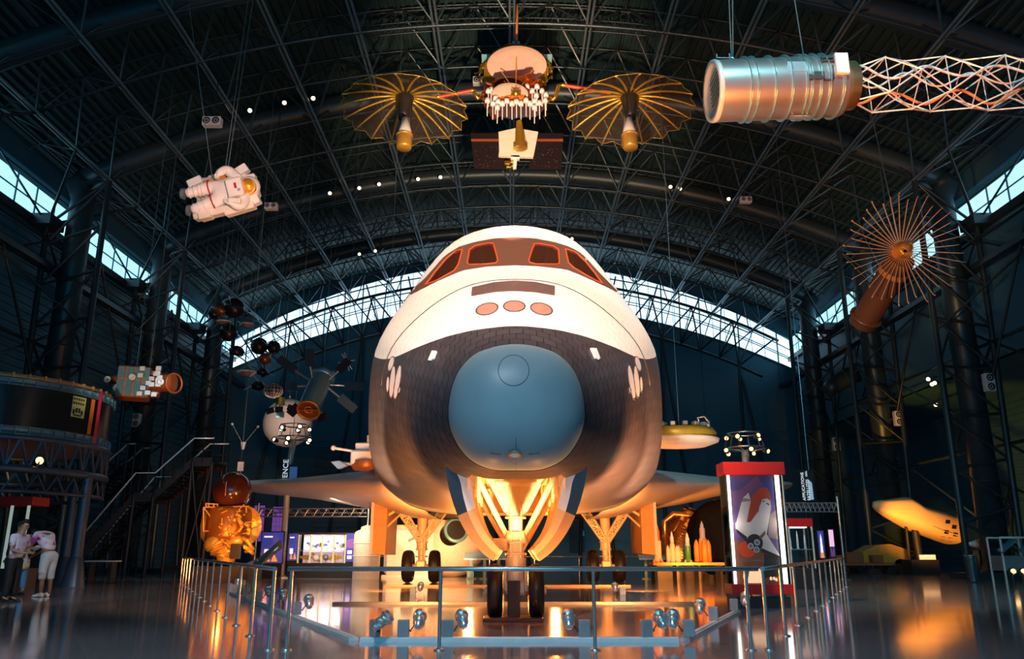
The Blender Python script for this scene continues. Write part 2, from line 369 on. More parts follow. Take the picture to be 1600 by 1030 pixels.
# the heavy end frame just inside the back wall, with its fan of diagonals over the arched window
m = MB(); ye = BACK - 1.2
for dz in (0, -3.2):
    m.tube([archp(A * 6.6 * j / 24, ye, dz) for j in range(-24, 25)], .11, 6)
for j in range(-13, 13):
    x0, x1 = j * A / 2, (j + 1) * A / 2
    m.cyl(archp(x0, ye, 0 if j % 2 else -3.2), archp(x1, ye, -3.2 if j % 2 else 0), .07, n=5)
    if j % 2: m.cyl(archp(x0, ye, -3.2), archp(x0, ye - 3, -.1), .06, n=5); m.cyl(archp(x0, ye, -3.2), archp(x1, ye - 3, -.1), .05, n=5); m.cyl(archp(x0, ye, -3.2), archp(x0 - A / 2, ye - 3, -.1), .05, n=5)
    m.cyl(archp(x0, ye, 0), archp(x0, ye, -3.2), .04, n=5)
trim(m, steel_dark)
for j in range(-6, 7, 2):                          # tall raking props of the end wall
    m = MB(); x = j * A
    for s in (-1, 1): m.cyl(archp(x, ye, -3.2), (x + s * 1.3, BACK - .4, 0), .11, n=6)
    trim(m, steel_dark)
# lattice columns along the side walls
LY = [16.2, 25.2, 34.2, 43.2, 52.2]
for y in LY:
    for s in (-1, 1):
        m = MB(); top = archp(s * 6 * A, y); wt = V(s * 21.4, y, zlo - .3)
        p0, p1 = V(s * 18.7, y, 0), V(s * 21.0, y, 0)
        for dy in (-.0,):
            m.cyl(top, p0, .14, n=8); m.cyl(wt, p1, .13, n=8)
            nseg = 8
            for i in range(nseg):
                a = top.lerp(p0, i / nseg); b_ = wt.lerp(p1, (i + .5) / nseg); c_ = top.lerp(p0, (i + 1) / nseg)
                m.cyl(a, b_, .065, n=6); m.cyl(b_, c_, .065, n=6)
        m.cyl(top, wt, .07, n=6)
        for dy in (-3, 3):
            m.cyl(wt, archp(s * 6 * A, y + dy), .065, n=6); m.cyl(wt, V(s * 21.6, y + dy * 1.5, zhi + .4), .05, n=5)
            m.cyl(V(s * 18.8, y, 10.5), V(s * 21.4, y + dy * 1.5, 13.5), .05, n=5)
            m.cyl(V(s * 21.2, y + dy * 1.5, zlo - .3), V(s * 21.0, y, 8.5), .07, n=6)
        m.box((s * 21.4, y, zlo - .2), (.9, 1.2, .5)); m.box((s * 19.9, y, .12), (3.4, 1.2, .24))
        trim(m, steel_dark)
        if y < 52:                                  # bracing in the wall plane
            m = MB()
            for z0, z1 in ((1, 5.5), (5.5, 10), (10, 14.8)):
                m.cyl((s * 21.2, y, z0), (s * 21.2, y + 9, z1), .06, n=5); m.cyl((s * 21.2, y, z1), (s * 21.2, y + 9, z1), .08, n=6)
                if z0 > 5: m.cyl((s * 21.2, y, z1), (s * 21.2, y + 4.5, z0), .06, n=5)
            trim(m, steel_dark)
for s, lab in ((-1, 'left'), (1, 'right')):         # service walkway along the wall
    m = MB(); m.box((s * 21.1, (FRONT + BACK) / 2, 13.5), (.5, BACK - FRONT, .25)); m.box((s * 21.85, (FRONT + BACK) / 2, zlo - .2), (.2, BACK - FRONT, .35)); trim(m, steel_dark)
# catwalks crossing under the roof
for y, zz in ((29.5, 0), (50.2, -.3)):
    m = MB(); n = 24; xr = 6.0 if y < 40 else 15
    pts = [archp(-xr + 2 * xr * i / n, y, zz + .7) for i in range(n + 1)]
    for dz in (0, .55, 1.1):
        m.tube([p + V(0, 0, dz) for p in pts], .045, 5)
    for i, p in enumerate(pts):
        m.cyl(p, p + V(0, 0, 1.1), .03, n=4)
        if i < n: m.cyl(p, pts[i + 1] + V(0, 0, 1.1), .025, n=4)
    trim(m, steel_dark)
# air ducts: big round pipes that follow the arch and drop down both walls
duct_m = mat('painted_duct_blue_grey', (.045, .08, .10), .38, .4)
dlab = ['nearest the visitor, high over the hanging satellites', 'over the hanging astronaut', 'in the middle of the hall', 'just before the back arched window']
for i, y in enumerate((25.2, 34.2, 43.2, 52.2)):
    t = thing('air_duct', 'big round grey duct crossing the roof, ' + dlab[i], 'air duct', (0, y + .9, 0), 'round roof ducts')
    m = MB(); pts = [archp(A * 6.35 * j / 20, y + .9, 1.15) for j in range(-20, 21)]
    m.tube(pts, .52, 14)
    m.build('arched_pipe', duct_m, t)
    for s in (-1, 1):
        m = MB(); e = pts[-1] if s > 0 else pts[0]
        zb = 0.02 if s < 0 else .02
        X = s * 20.45
        m.tube([e, e + V(s * .35, 0, -.35), V(X, y + .9, e.z - .95), V(X, y + .9, e.z - 1.5), V(X, y + .9, zb)], .55, 14)
        for z in (4, 7, 10, 13): m.ring((X, y + .9, z), (0, 0, 1), .56, .03, 14, 4)
        m.build('down_pipe', duct_m, t)
t = thing('air_duct', 'horizontal grey duct with a bent end beyond the right wing tip', 'air duct', (16, 46, 10))
m = MB(); p = [P(1292, 612, 48.5), P(1300, 605, 48.5), P(1322, 591, 48.5), P(1340, 583, 48.3)]; m.tube(p, [.42, .5, .55, .55], 14); m.build('pipe', duct_m, t)
m = MB(); m.ring(p[2], p[3] - p[2], .56, .05, 14, 5); m.cyl(p[3] + V(0, 0, .4), p[3] + V(0, 0, 4), .04, n=5); m.build('collar', duct_m, t)
# back wall shutter door
m = MB(); m.box((4.8, BACK - .15, 2.2), (1.1, .1, 2.3)); m.m = 1; m.box((5.2, BACK - .22, 2.4), (.3, .03, .4)); struct(m, 'door_1', [mat('door_navy', (.03, .06, .11), .5), white_paint])
m = MB()
for k in range(20): m.box((-10.2, BACK - .12, 1 + k * .4), (9.5, .08, .36))
struct(m, 'door_2', mat('shutter_blue', (.10, .17, .24), .5, .3))
# ---------------------------------------------------------------- the space shuttle
XC = .06
ST = [  # station y, half profile bottom -> top
 (10.45, [(0,2.06),(.35,2.08),(.65,2.24),(.86,2.58),(.89,2.95),(.79,3.33),(.58,3.58),(.3,3.70),(0,3.74)]),
 (11.0, [(0,1.95),(.5,1.97),(.95,2.15),(1.2,2.55),(1.25,3.05),(1.12,3.55),(.82,3.92),(.42,4.12),(0,4.19)]),
 (11.8, [(0,1.88),(.65,1.9),(1.25,2.08),(1.60,2.5),(1.70,3.1),(1.57,3.78),(1.17,4.27),(.6,4.6),(0,4.72)]),
 (13.0, [(0,1.83),(.85,1.85),(1.62,2.03),(2.08,2.5),(2.23,3.2),(2.13,4.2),(1.62,4.9),(.85,5.42),(0,5.55)]),
 (14.2, [(0,1.78),(1.0,1.8),(1.87,1.98),(2.42,2.5),(2.62,3.2),(2.55,4.6),(1.95,5.42),(1.1,6.0),(0,6.22)]),
 (15.1, [(0,1.76),(1.1,1.78),(2.02,1.96),(2.6,2.45),(2.67,3.2),(2.62,4.95),(2.15,5.85),(1.25,6.85),(0,7.10)]),
 (16.0, [(0,1.75),(1.15,1.77),(2.1,1.95),(2.56,2.42),(2.72,3.3),(2.70,5.10),(2.28,6.15),(1.30,7.45),(0,7.82)]),
 (17.2, [(0,1.78),(1.2,1.80),(2.15,1.97),(2.58,2.42),(2.75,3.3),(2.74,5.22),(2.45,6.3),(1.38,7.68),(0,8.12)]),
 (20.0, [(0,1.92),(1.2,1.94),(2.15,2.1),(2.58,2.5),(2.75,3.3),(2.74,5.22),(2.45,6.3),(1.38,7.7),(0,8.15)]),
 (28.0, [(0,2.25),(1.2,2.27),(2.15,2.4),(2.58,2.8),(2.75,3.5),(2.74,5.22),(2.45,6.3),(1.38,7.7),(0,8.15)]),
 (41.0, [(0,2.9),(1.2,2.92),(2.15,3.0),(2.58,3.3),(2.75,3.8),(2.74,5.22),(2.45,6.3),(1.38,7.7),(0,8.15)])]
def cr_(p0, p1, p2, p3, t):
    return .5 * ((2 * p1) + (-p0 + p2) * t + (2 * p0 - 5 * p1 + 4 * p2 - p3) * t * t + (-p0 + 3 * p1 - 3 * p2 + p3) * t ** 3)
def half_at(y):
    ys = [s[0] for s in ST]; k = max(0, min(len(ys) - 2, sum(1 for a in ys if a <= y) - 1))
    out = []
    i0, i1, i2, i3 = max(0, k - 1), k, k + 1, min(len(ys) - 1, k + 2)
    h = ys[i2] - ys[i1]; t = (y - ys[i1]) / h
    for j in range(9):
        r = []
        for c in (0, 1):
            a, b_ = ST[i1][1][j][c], ST[i2][1][j][c]
            m1 = (b_ - ST[i0][1][j][c]) / (ys[i2] - ys[i0]) * h if i0 != i1 else (b_ - a)
            m2 = (ST[i3][1][j][c] - a) / (ys[i3] - ys[i1]) * h if i3 != i2 else (b_ - a)
            if y > 17.2 or k >= 7: r.append(a + (b_ - a) * t)
            else: r.append((2*t**3-3*t*t+1)*a + (t**3-2*t*t+t)*m1 + (-2*t**3+3*t*t)*b_ + (t**3-t*t)*m2)
        out.append(V(r[0], 0, r[1]))
    return out
SUB = 6
def profile(y):
    h = half_at(y); pts = []
    ext = [V(-h[1].x, 0, h[1].z)] + h + [V(-h[7].x, 0, h[7].z)]
    for j in range(8):
        for q in range(SUB): pts.append(cr_(ext[j], ext[j + 1], ext[j + 2], ext[j + 3], q / SUB))
    pts.append(h[8]); return pts                  # 49 points
def fprof(y):                                     # full closed ring, starts bottom centre, goes +x side up, back down
    p = profile(y); full = [V(XC + a.x, y, a.z) for a in p] + [V(XC - a.x, y, a.z) for a in p[-2:0:-1]]
    return full
yst = [10.45 + (16.0 - 10.45) * i / 30 for i in range(31)] + [16.4, 16.8, 17.2, 18, 19, 20, 22, 24, 26, 28, 32, 36, 41]
rings = [fprof(y) for y in yst]; NR = len(rings[0])
BAY = (10.85, 15.1, .66)                          # nose gear bay: front, rear, half width
MBAY = [(-3.3, 28.2, 31.2)]
fv, ff, uv = [], [], []
arc = []
for r in rings:
    fv += [tuple(p) for p in r]
    s_ = [0]
    for i in range(1, NR + 1): s_.append(s_[-1] + (r[i % NR] - r[i - 1]).length)
    arc.append(s_)
run = [0]
for k in range(1, len(rings)):
    run.append(run[-1] + (rings[k][12] - rings[k - 1][12]).length)
for k in range(len(rings) - 1):
    for i in range(NR):
        j = (i + 1) % NR; c = (rings[k][i] + rings[k][j] + rings[k + 1][i] + rings[k + 1][j]) / 4
        if BAY[0] < c.y < BAY[1] and abs(c.x - XC) < BAY[2] and c.z < 2.4: continue
        ff.append((k * NR + i, k * NR + j, (k + 1) * NR + j, (k + 1) * NR + i))
        half = NR // 2
        def U(kk, ii):
            t_ = arc[kk][half]; a_ = arc[kk][ii]; return (a_ - t_)
        uv += [(U(k, i), run[k]), (U(k, i + 1), run[k]), (U(k + 1, i + 1), run[k + 1]), (U(k + 1, i), run[k + 1])]
ff.append(tuple((len(rings) - 1) * NR + i for i in range(NR)))
uv += [(0, 0)] * NR
BV = BVHTree.FromPolygons([Vector(p) for p in fv], ff)
def hit(u, v, off=0.0):
    d = ray(u, v).normalized(); o = V(0, 0, CH); loc, nrm, _, _ = BV.ray_cast(o, d)
    if loc is None: return None
    if nrm.dot(d) > 0: nrm = -nrm
    return loc + nrm * off
def hitn(u, v, off=0.0):                          # with fallback to nearest surface
    p = hit(u, v, off)
    if p is not None: return p
    q = P(u, v, 15.5); loc, nrm, _, _ = BV.find_nearest(q); return loc + nrm * off
# skin material: tiles with white upper body; the paint line is a height for every station
PL = [(10.4, 4.6), (10.9, 4.15)]
for (u, v) in ((770, 511), (735, 517), (695, 527), (654, 542), (625, 555), (611, 560)):
    p = hit(u, v)
    if p: PL.append((p.y, p.z))
PL = sorted(PL); PL.append((PL[-1][0] + 1.0, PL[-1][1] + .25)); PL.append((PL[-1][0] + 1.5, 4.85)); PL.append((41, 4.85))
sk = bpy.data.materials.new('shuttle_skin'); sk.use_nodes = True; N = sk.node_tree.nodes; L = sk.node_tree.links; b = N['Principled BSDF']
tc = N.new('ShaderNodeTexCoord'); sp = N.new('ShaderNodeSeparateXYZ'); L.new(tc.outputs['Object'], sp.inputs[0])
fc = N.new('ShaderNodeFloatCurve'); cu = fc.mapping.curves[0]
mr = N.new('ShaderNodeMapRange'); mr.inputs[1].default_value = 10; mr.inputs[2].default_value = 20; L.new(sp.outputs['Y'], mr.inputs[0])
L.new(mr.outputs[0], fc.inputs['Value'])
cu.points[0].location = (0, .5); cu.points[1].location = (1, .485)
last = 0
for (y, z) in PL[:-1]:
    xx = (y - 10) / 10
    if xx - last > .015: q = cu.points.new(xx, z / 10); last = xx
fc.mapping.update()
mu = N.new('ShaderNodeMath'); mu.operation = 'MULTIPLY'; mu.inputs[1].default_value = 10; L.new(fc.outputs[0], mu.inputs[0])
gt = N.new('ShaderNodeMath'); gt.operation = 'GREATER_THAN'; L.new(sp.outputs['Z'], gt.inputs[0]); L.new(mu.outputs[0], gt.inputs[1])
uvn = N.new('ShaderNodeUVMap'); uvn.uv_map = 'UVMap'
def brick(w_, h_, c1, c2, mo, ms):
    br = N.new('ShaderNodeTexBrick'); br.inputs['Scale'].default_value = 1; br.inputs['Brick Width'].default_value = w_; br.inputs['Row Height'].default_value = h_
    br.inputs['Mortar Size'].default_value = ms; br.inputs['Mortar Smooth'].default_value = .1
    br.inputs['Color1'].default_value = c1; br.inputs['Color2'].default_value = c2; br.inputs['Mortar'].default_value = mo
    L.new(uvn.outputs[0], br.inputs['Vector']); return br
blk = brick(.19, .16, (.046, .038, .044, 1), (.064, .052, .058, 1), (.010, .008, .009, 1), .006)
wht = brick(.30, .22, (.78, .75, .72, 1), (.80, .77, .73, 1), (.50, .42, .36, 1), .003)
mx = N.new('ShaderNodeMix'); mx.data_type = 'RGBA'; L.new(gt.outputs[0], mx.inputs[0]); L.new(blk.outputs[0], mx.inputs[6]); L.new(wht.outputs[0], mx.inputs[7])
L.new(mx.outputs[2], b.inputs['Base Color'])
rm = N.new('ShaderNodeMix'); rm.inputs[2].default_value = .42; rm.inputs[3].default_value = .55; L.new(gt.outputs[0], rm.inputs[0]); L.new(rm.outputs[0], b.inputs['Roughness'])
b.inputs['Specular IOR Level'].default_value = .5
OX, OY = XC, 20.0
shuttle = thing('space_shuttle', 'huge black and white winged space shuttle standing on its landing gear, nose towards the viewer', 'space shuttle', (OX, OY, 0))
me = bpy.data.meshes.new('fuselage'); me.from_pydata([(p[0], p[1], p[2]) for p in fv], [], ff); ul = me.uv_layers.new(name='UVMap')
for i, q in enumerate(uv): ul.data[i].uv = q
me.polygons.foreach_set('use_smooth', [True] * (len(ff) - 1) + [False]); me.materials.append(sk); me.update()
fus = bpy.data.objects.new('fuselage', me); COL.objects.link(fus); fus.parent = shuttle; fus.location = (-OX, -OY, 0); ORG[fus.name] = V(0, 0, 0)
# (the fuselage keeps world coordinates inside its mesh, so its own children do too)
cap_m = mat('nose_cap_grey', (.24, .33, .37), .42, 0, var=.04, scale=3)
# nose cap: rounded shell closing the first station
capr = fprof(10.45); cc = V(XC, 10.45, 2.87); rows = []
tip = V(XC, 9.82, 2.80)
for k in range(13):
    f = k / 12; a = f * pi / 2                     # rim -> tip
    rows.append([cc.lerp(tip, sin(a)) + (p - cc) * (cos(a) ** .82 if k < 12 else .0) for p in capr])
m = MB(); m.grid(rows, closed=True); m.build('nose_cap', cap_m, shuttle)
BV2 = BVHTree.FromPolygons([Vector(p) for p in m.v], [f for f in m.f])
m = MB(); m.tube([p + V(0, -.004, 0) for p in capr] + [capr[0] + V(0, -.004, 0)], .013, 6, caps=False); m.build('nose_cap_seal', black_s, shuttle)
dark_seam = mat('seam_dark', (.05, .045, .05), .6)
def hit2(u, v, off=.004):
    d = ray(u, v).normalized(); loc, nrm, _, _ = BV2.ray_cast(V(0, 0, CH), d)
    if loc is None: return None
    if nrm.dot(d) > 0: nrm = -nrm
    return loc + nrm * off
m = MB()
pth = [hit2(802.5 + 24 * cos(2 * pi * i / 40), 579 + 24 * sin(2 * pi * i / 40), .001) for i in range(41)]; m.tube(pth, .0045, 5)
for a in ((776, 538, 777, 549), (806, 684, 806, 700), (806, 724, 806, 733), (766, 708, 782, 710), (826, 710, 843, 708), (698, 661, 704, 662), (904, 662, 910, 661)):
    p, q = hit2(a[0], a[1], .001), hit2(a[2], a[3], .001)
    if p and q: m.tube([p, (p + q) / 2, q], .005, 4)
m.build('seam_lines', dark_seam, shuttle)
c = hit2(804.5, 711.5, .0); nr = (c - cc).normalized()
m = MB(); m.lathe([(.055, .004), (.062, .012), (.078, .012), (.085, -.004)], c, nr, 24); m.m = 1; m.lathe([(0, .006), (.045, .006), (.058, .003)], c, nr, 20); m.build('nose_fitting', [mat('fitting_bronze', (.55, .38, .18), .35, .5), white_paint], shuttle)  # white centre: its bright lit look is put into the colour
# conforming patches: outline in view, laid on the skin as a real raised or sunk panel
def patch(name, outline, mt, off=.01, parent=shuttle, sub=4, rim=None, rim_r=.012, rings_=5):
    n = []
    for i in range(len(outline)):
        a, b_ = outline[i], outline[(i + 1) % len(outline)]
        for q in range(sub): n.append((a[0] + (b_[0] - a[0]) * q / sub, a[1] + (b_[1] - a[1]) * q / sub))
    cu_, cv_ = sum(p[0] for p in n) / len(n), sum(p[1] for p in n) / len(n)
    m = MB(); rows = []
    edge = [hitn(p[0], p[1], off) for p in n]
    base = [hitn(p[0], p[1], -.03) for p in n]
    rows = [base, edge]
    for k in range(1, rings_): f = 1 - k / rings_; rows.append([hitn(cu_ + (p[0] - cu_) * f, cv_ + (p[1] - cv_) * f, off) for p in n])
    rows.append([hitn(cu_, cv_, off)] * len(n))
    m.grid(rows, closed=True)
    o = m.build(name, mt, parent)
    if rim:
        m = MB(); m.tube(edge + [edge[0]], rim_r, 5, caps=False); r_ = m.build('window_frame' if 'window' in name else 'rim', rim, parent if True else o)
    return o
def Z1(pts): return [(560 + x / 3.2, 330 + y / 3.2) for x, y in pts]       # from my magnified view
brow_m = mat('window_surround_brown', (.13, .055, .035), .5, var=.1)
def strip(name, top, bot, mt, off=.006, n=40, k=6):
    def rs(pl, f):
        L_ = [0]
        for a, b_ in zip(pl, pl[1:]): L_.append(L_[-1] + sqrt((a[0] - b_[0]) ** 2 + (a[1] - b_[1]) ** 2))
        d = f * L_[-1]; q = max(0, min(len(pl) - 2, sum(1 for x in L_ if x <= d) - 1)); t_ = (d - L_[q]) / (L_[q + 1] - L_[q])
        return (pl[q][0] + (pl[q + 1][0] - pl[q][0]) * t_, pl[q][1] + (pl[q + 1][1] - pl[q][1]) * t_)
    rows = []
    for r_ in range(k + 1):
        row = []
        for i in range(n + 1):
            a, b_ = rs(top, i / n), rs(bot, i / n); g_ = r_ / k; row.append(hitn(a[0] + (b_[0] - a[0]) * g_, a[1] + (b_[1] - a[1]) * g_, off))
        rows.append(row)
    m = MB(); m.grid(rows)
    e = rows[0] + [r_[-1] for r_ in rows[1:]] + rows[-1][-2::-1] + [r_[0] for r_ in rows[-2:0:-1]]
    base = [BV.find_nearest(p)[0] - (p - BV.find_nearest(p)[0]) * 2 for p in e]
    m.grid([base, e], closed=True)
    return m.build(name, mt, shuttle)
brow = strip('window_surround', Z1([(215, 440), (330, 340), (430, 225), (500, 180), (580, 155), (680, 137), (780, 130), (880, 137), (980, 155), (1060, 180), (1120, 215), (1210, 315), (1310, 415)]), Z1([(216, 443), (300, 398), (400, 348), (520, 297), (640, 278), (780, 271), (900, 276), (1040, 292), (1120, 325), (1250, 385), (1311, 418)]), brow_m)
win_m = mat('cockpit_window_glass', (.045, .015, .008), .12, 0, coat=.5)
frame_m = mat('window_gasket_red', (.85, .10, .02), .4)
for lab, pl in (('left_front', [(556, 195), (585, 175), (650, 163), (675, 165), (692, 225), (697, 250), (688, 262), (640, 268), (550, 270), (545, 255)]),
                ('right_front', [(1000, 195), (975, 178), (900, 165), (878, 168), (862, 215), (852, 245), (856, 260), (890, 268), (1000, 268), (1005, 255)]),
                ('left_side', [(520, 195), (485, 202), (440, 240), (385, 305), (335, 372), (400, 345), (480, 300), (500, 270)]),
                ('right_side', [(1035, 192), (1085, 207), (1130, 250), (1180, 310), (1222, 368), (1150, 330), (1075, 285), (1050, 260)])):
    patch('cockpit_window', Z1(pl), win_m, .012, rim=frame_m, rim_r=.014)
strip('upper_panel', Z1([(569, 383), (680, 358), (780, 350), (880, 356), (982, 377)]), Z1([(566, 426), (680, 406), (780, 400), (880, 406), (980, 422)]), mat('panel_brown', (.20, .12, .11), .25, .2, coat=.5), .012, 20, 3)
port_m = mat('thruster_plug_tan', (.40, .19, .14), .6)
def ell(cx, cy, rx, ry, rot=0, n=16): return [(cx + rx * cos(a) * cos(rot) - ry * sin(a) * sin(rot), cy + rx * cos(a) * sin(rot) + ry * sin(a) * cos(rot)) for a in (2 * pi * i / n for i in range(n))]
for e in ((761, 483.3, 17.5, 9, -.22), (803.5, 479, 17, 8.6, 0), (846, 483.3, 17.5, 9, .22)):
    patch('thruster_port', ell(*e), port_m, .004, sub=1, rim=dark_seam, rim_r=.010)
pw = mat('thruster_plug_white', (.72, .60, .56), .6)
for e in ((606.5, 601, 2.2, 13, .06), (613.5, 597.5, 4.2, 26, .10), (621.5, 598, 4.2, 28, .16), (624.5, 610, 1.8, 5, .15), (611.5, 569, 4, 12, .30),
          (1001.5, 601, 2.2, 13, -.06), (994.5, 597.5, 4.2, 26, -.10), (986.5, 598, 4.2, 28, -.16), (983.5, 610, 1.8, 5, -.15), (996.5, 569, 4, 12, -.30)):
    patch('thruster_port', ell(*e), pw, .006, sub=1, rim=dark_seam, rim_r=.008)
for s in (-1, 1):
    q = [(676, 549), (683, 549.5), (679, 561), (674, 565), (669.5, 564)] if s < 0 else [(922, 545), (931, 545.5), (937, 561), (934, 564), (929, 561)]
    patch('air_data_panel', q, white_paint, .02)
# seam of the forward module: follows one station of the body
m = MB(); r = fprof(13.0)
half = NR // 2; pts = []
for i in range(half - 21, half + 22):
    loc, nrm, _, _ = BV.find_nearest(r[i]); c0 = V(XC, 13, 3.5); nrm = nrm if nrm.dot(loc - c0) > 0 else -nrm; pts.append(loc + nrm * .002)
m.tube(pts, .011, 5); m.build('module_seam', dark_seam, shuttle)
# payload bay seam and tail
m = MB(); prof_ = [(35.0, 8.0), (37.5, 8.0), (41.0, 8.0), (43.2, 14.5), (41.2, 14.5)]
m.slab([V(XC - .25, y, z) for y, z in prof_], (.5, 0, 0)); m.build('tail_fin', mat('white_tile', (.74, .72, .70), .5), shuttle)
# wings
wing_m = mat('wing_tile_pale', (.66, .60, .58), .42, var=.06)
for s in (-1, 1):
    m = MB(); secs = []
    for x, yl, yt, z0, th in ((2.6, 18.5, 40, 2.95, 1.5), (3.4, 22.5, 40, 3.05, 1.55), (4.4, 26.0, 40, 3.18, 1.45), (6.0, 28.6, 39.8, 3.40, 1.15), (8.5, 31.6, 39.5, 3.62, .72), (11.3, 34.2, 39.2, 3.82, .44), (12.1, 35.2, 39.0, 3.88, .32), (12.4, 36.2, 38.8, 3.90, .12)):
        row = []; c_ = yt - yl
        for k in range(32):
            a = 2 * pi * k / 32; t_ = (1 - cos(a)) / 2; hh = th * 1.25 * (sqrt(max(t_ * (c_ / 14), 0)) * .95 if False else (2.6 * sqrt(t_) * (1 - t_) ** .75 * .42)) * (1 if sin(a) >= 0 else -.9)
            row.append(V(XC + s * x, yl + c_ * t_, z0 + hh))
        secs.append(row)
    m.grid(secs if s > 0 else [r_[::-1] for r_ in secs], closed=True); m.face(m.pts(secs[-1]))
    m.build('wing', wing_m, shuttle)
# nose gear bay
bay_m = mat('gear_bay_primer', (.85, .62, .30), .5, var=.25, scale=9)
strut_m = mat('landing_gear_white', (.86, .76, .58), .35, .1)
m = MB(); z0, z1 = 1.86, 3.35; x0, x1 = XC - BAY[2], XC + BAY[2]; y0, y1 = BAY[0] + .05, BAY[1]
m.poly([(x0, y0, z1), (x1, y0, z1), (x1, y1, z1), (x0, y1, z1)])
m.poly([(x0, y0, z0), (x0, y1, z0 - .1), (x0, y1, z1), (x0, y0, z1)]); m.poly([(x1, y0, z0), (x1, y0, z1), (x1, y1, z1), (x1, y1, z0 - .1)])
m.poly([(x0, y1, z0 - .12), (x1, y1, z0 - .12), (x1, y1, z1), (x0, y1, z1)])
m.m = 1
for i in range(6):
    y = y0 + .3 + i * .65
    m.box((XC, y, z1 - .08), (2 * BAY[2], .06, .14))
    for s in (-1, 1): m.box((XC + s * (BAY[2] - .04), y, (z0 + z1) / 2), (.08, .06, z1 - z0 - .1))
for s in (-1, 1):
    for z in (2.1, 2.5, 2.9): m.box((XC + s * (BAY[2] - .03), (y0 + y1) / 2, z), (.05, y1 - y0, .05))
m.build('gear_bay', [bay_m, strut_m], shuttle)
m = MB(); random.seed(3)
for i in range(26):
    s = random.choice((-1, 1)); xx = XC + s * random.uniform(.3, .6); yy = random.uniform(11.3, 14.8); zz = random.uniform(2.1, 3.0)
    m.tube([V(xx, yy, zz), V(xx + random.uniform(-.1, .1), yy + .3, zz + random.uniform(-.2, .2)), V(xx, yy + .6, zz + random.uniform(-.3, .3))], random.uniform(.012, .03), 6)
    if i % 3 == 0: m.box((xx, yy, zz), (.16, .2, .14), bev=.02)
m.build('bay_pipework', mat('pipework_amber', (.75, .40, .12), .4, .3), shuttle)
# nose gear doors: curved, hanging each side
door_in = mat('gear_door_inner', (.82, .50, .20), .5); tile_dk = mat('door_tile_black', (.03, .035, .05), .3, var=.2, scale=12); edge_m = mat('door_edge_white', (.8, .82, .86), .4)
ARC = [(-.97, 2.20, .16), (-.93, 1.95, .30), (-.86, 1.70, .28), (-.76, 1.45, .25), (-.62, 1.22, .22), (-.46, 1.04, .20), (-.31, .93, .17)]
A7 = ARC; ARC = []
for k in range(6):
    for q in range(4):
        w4 = [A7[max(0, k - 1)], A7[k], A7[k + 1], A7[min(6, k + 2)]]; ARC.append(tuple(cr_(*[w_[c_] for w_ in w4], q / 4) for c_ in range(3)))
ARC.append(A7[6]); NA = len(ARC); CUT = 12
for s in (-1, 1):
    def pt(f, k, y):
        x, z, th = ARC[k]; a = ARC[max(0, k - 1)]; b_ = ARC[min(NA - 1, k + 1)]
        tx, tz = b_[0] - a[0], b_[1] - a[1]; l_ = sqrt(tx * tx + tz * tz); nx, nz = -tz / l_, tx / l_
        xx = x + nx * th * f
        return V(XC + (xx if s < 0 else -xx), y, z + nz * th * f)
    ya, yb = 11.0, 14.4
    dr = None
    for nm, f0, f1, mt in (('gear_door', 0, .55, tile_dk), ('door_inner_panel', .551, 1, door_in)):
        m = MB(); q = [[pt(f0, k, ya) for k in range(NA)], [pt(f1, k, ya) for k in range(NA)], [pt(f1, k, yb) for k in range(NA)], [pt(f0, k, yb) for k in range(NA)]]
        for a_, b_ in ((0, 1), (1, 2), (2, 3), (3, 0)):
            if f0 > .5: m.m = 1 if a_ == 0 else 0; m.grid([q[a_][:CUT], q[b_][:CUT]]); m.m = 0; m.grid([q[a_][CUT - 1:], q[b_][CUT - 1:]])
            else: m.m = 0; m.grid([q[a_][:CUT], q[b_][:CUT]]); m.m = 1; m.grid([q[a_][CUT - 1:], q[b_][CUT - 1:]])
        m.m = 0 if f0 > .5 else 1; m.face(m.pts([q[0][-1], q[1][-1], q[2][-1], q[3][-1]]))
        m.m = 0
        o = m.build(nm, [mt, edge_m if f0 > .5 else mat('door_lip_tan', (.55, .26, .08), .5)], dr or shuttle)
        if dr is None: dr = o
    for y in (11.6, 12.8, 14.0):
        m = MB(); p = pt(1, 8, y); m.cyl(p, (XC + s * .56, y, 2.45), .03, n=6)
        m.tube([pt(1, 4, y), (XC + s * .70, y + .05, 1.95), (XC + s * .56, y + .02, 2.42)], .035, 6)
        m.build('door_hinge', strut_m, dr)
m = MB(); p = V(XC + .36, 11.05, 1.06); m.cyl(p + V(-.08, 0, .02), p + V(.06, 0, -.01), .035, n=8); m.cyl(p + V(-.1, 0, .025), p + V(-.08, 0, .02), .05, n=8); m.build('door_latch', strut_m, shuttle)
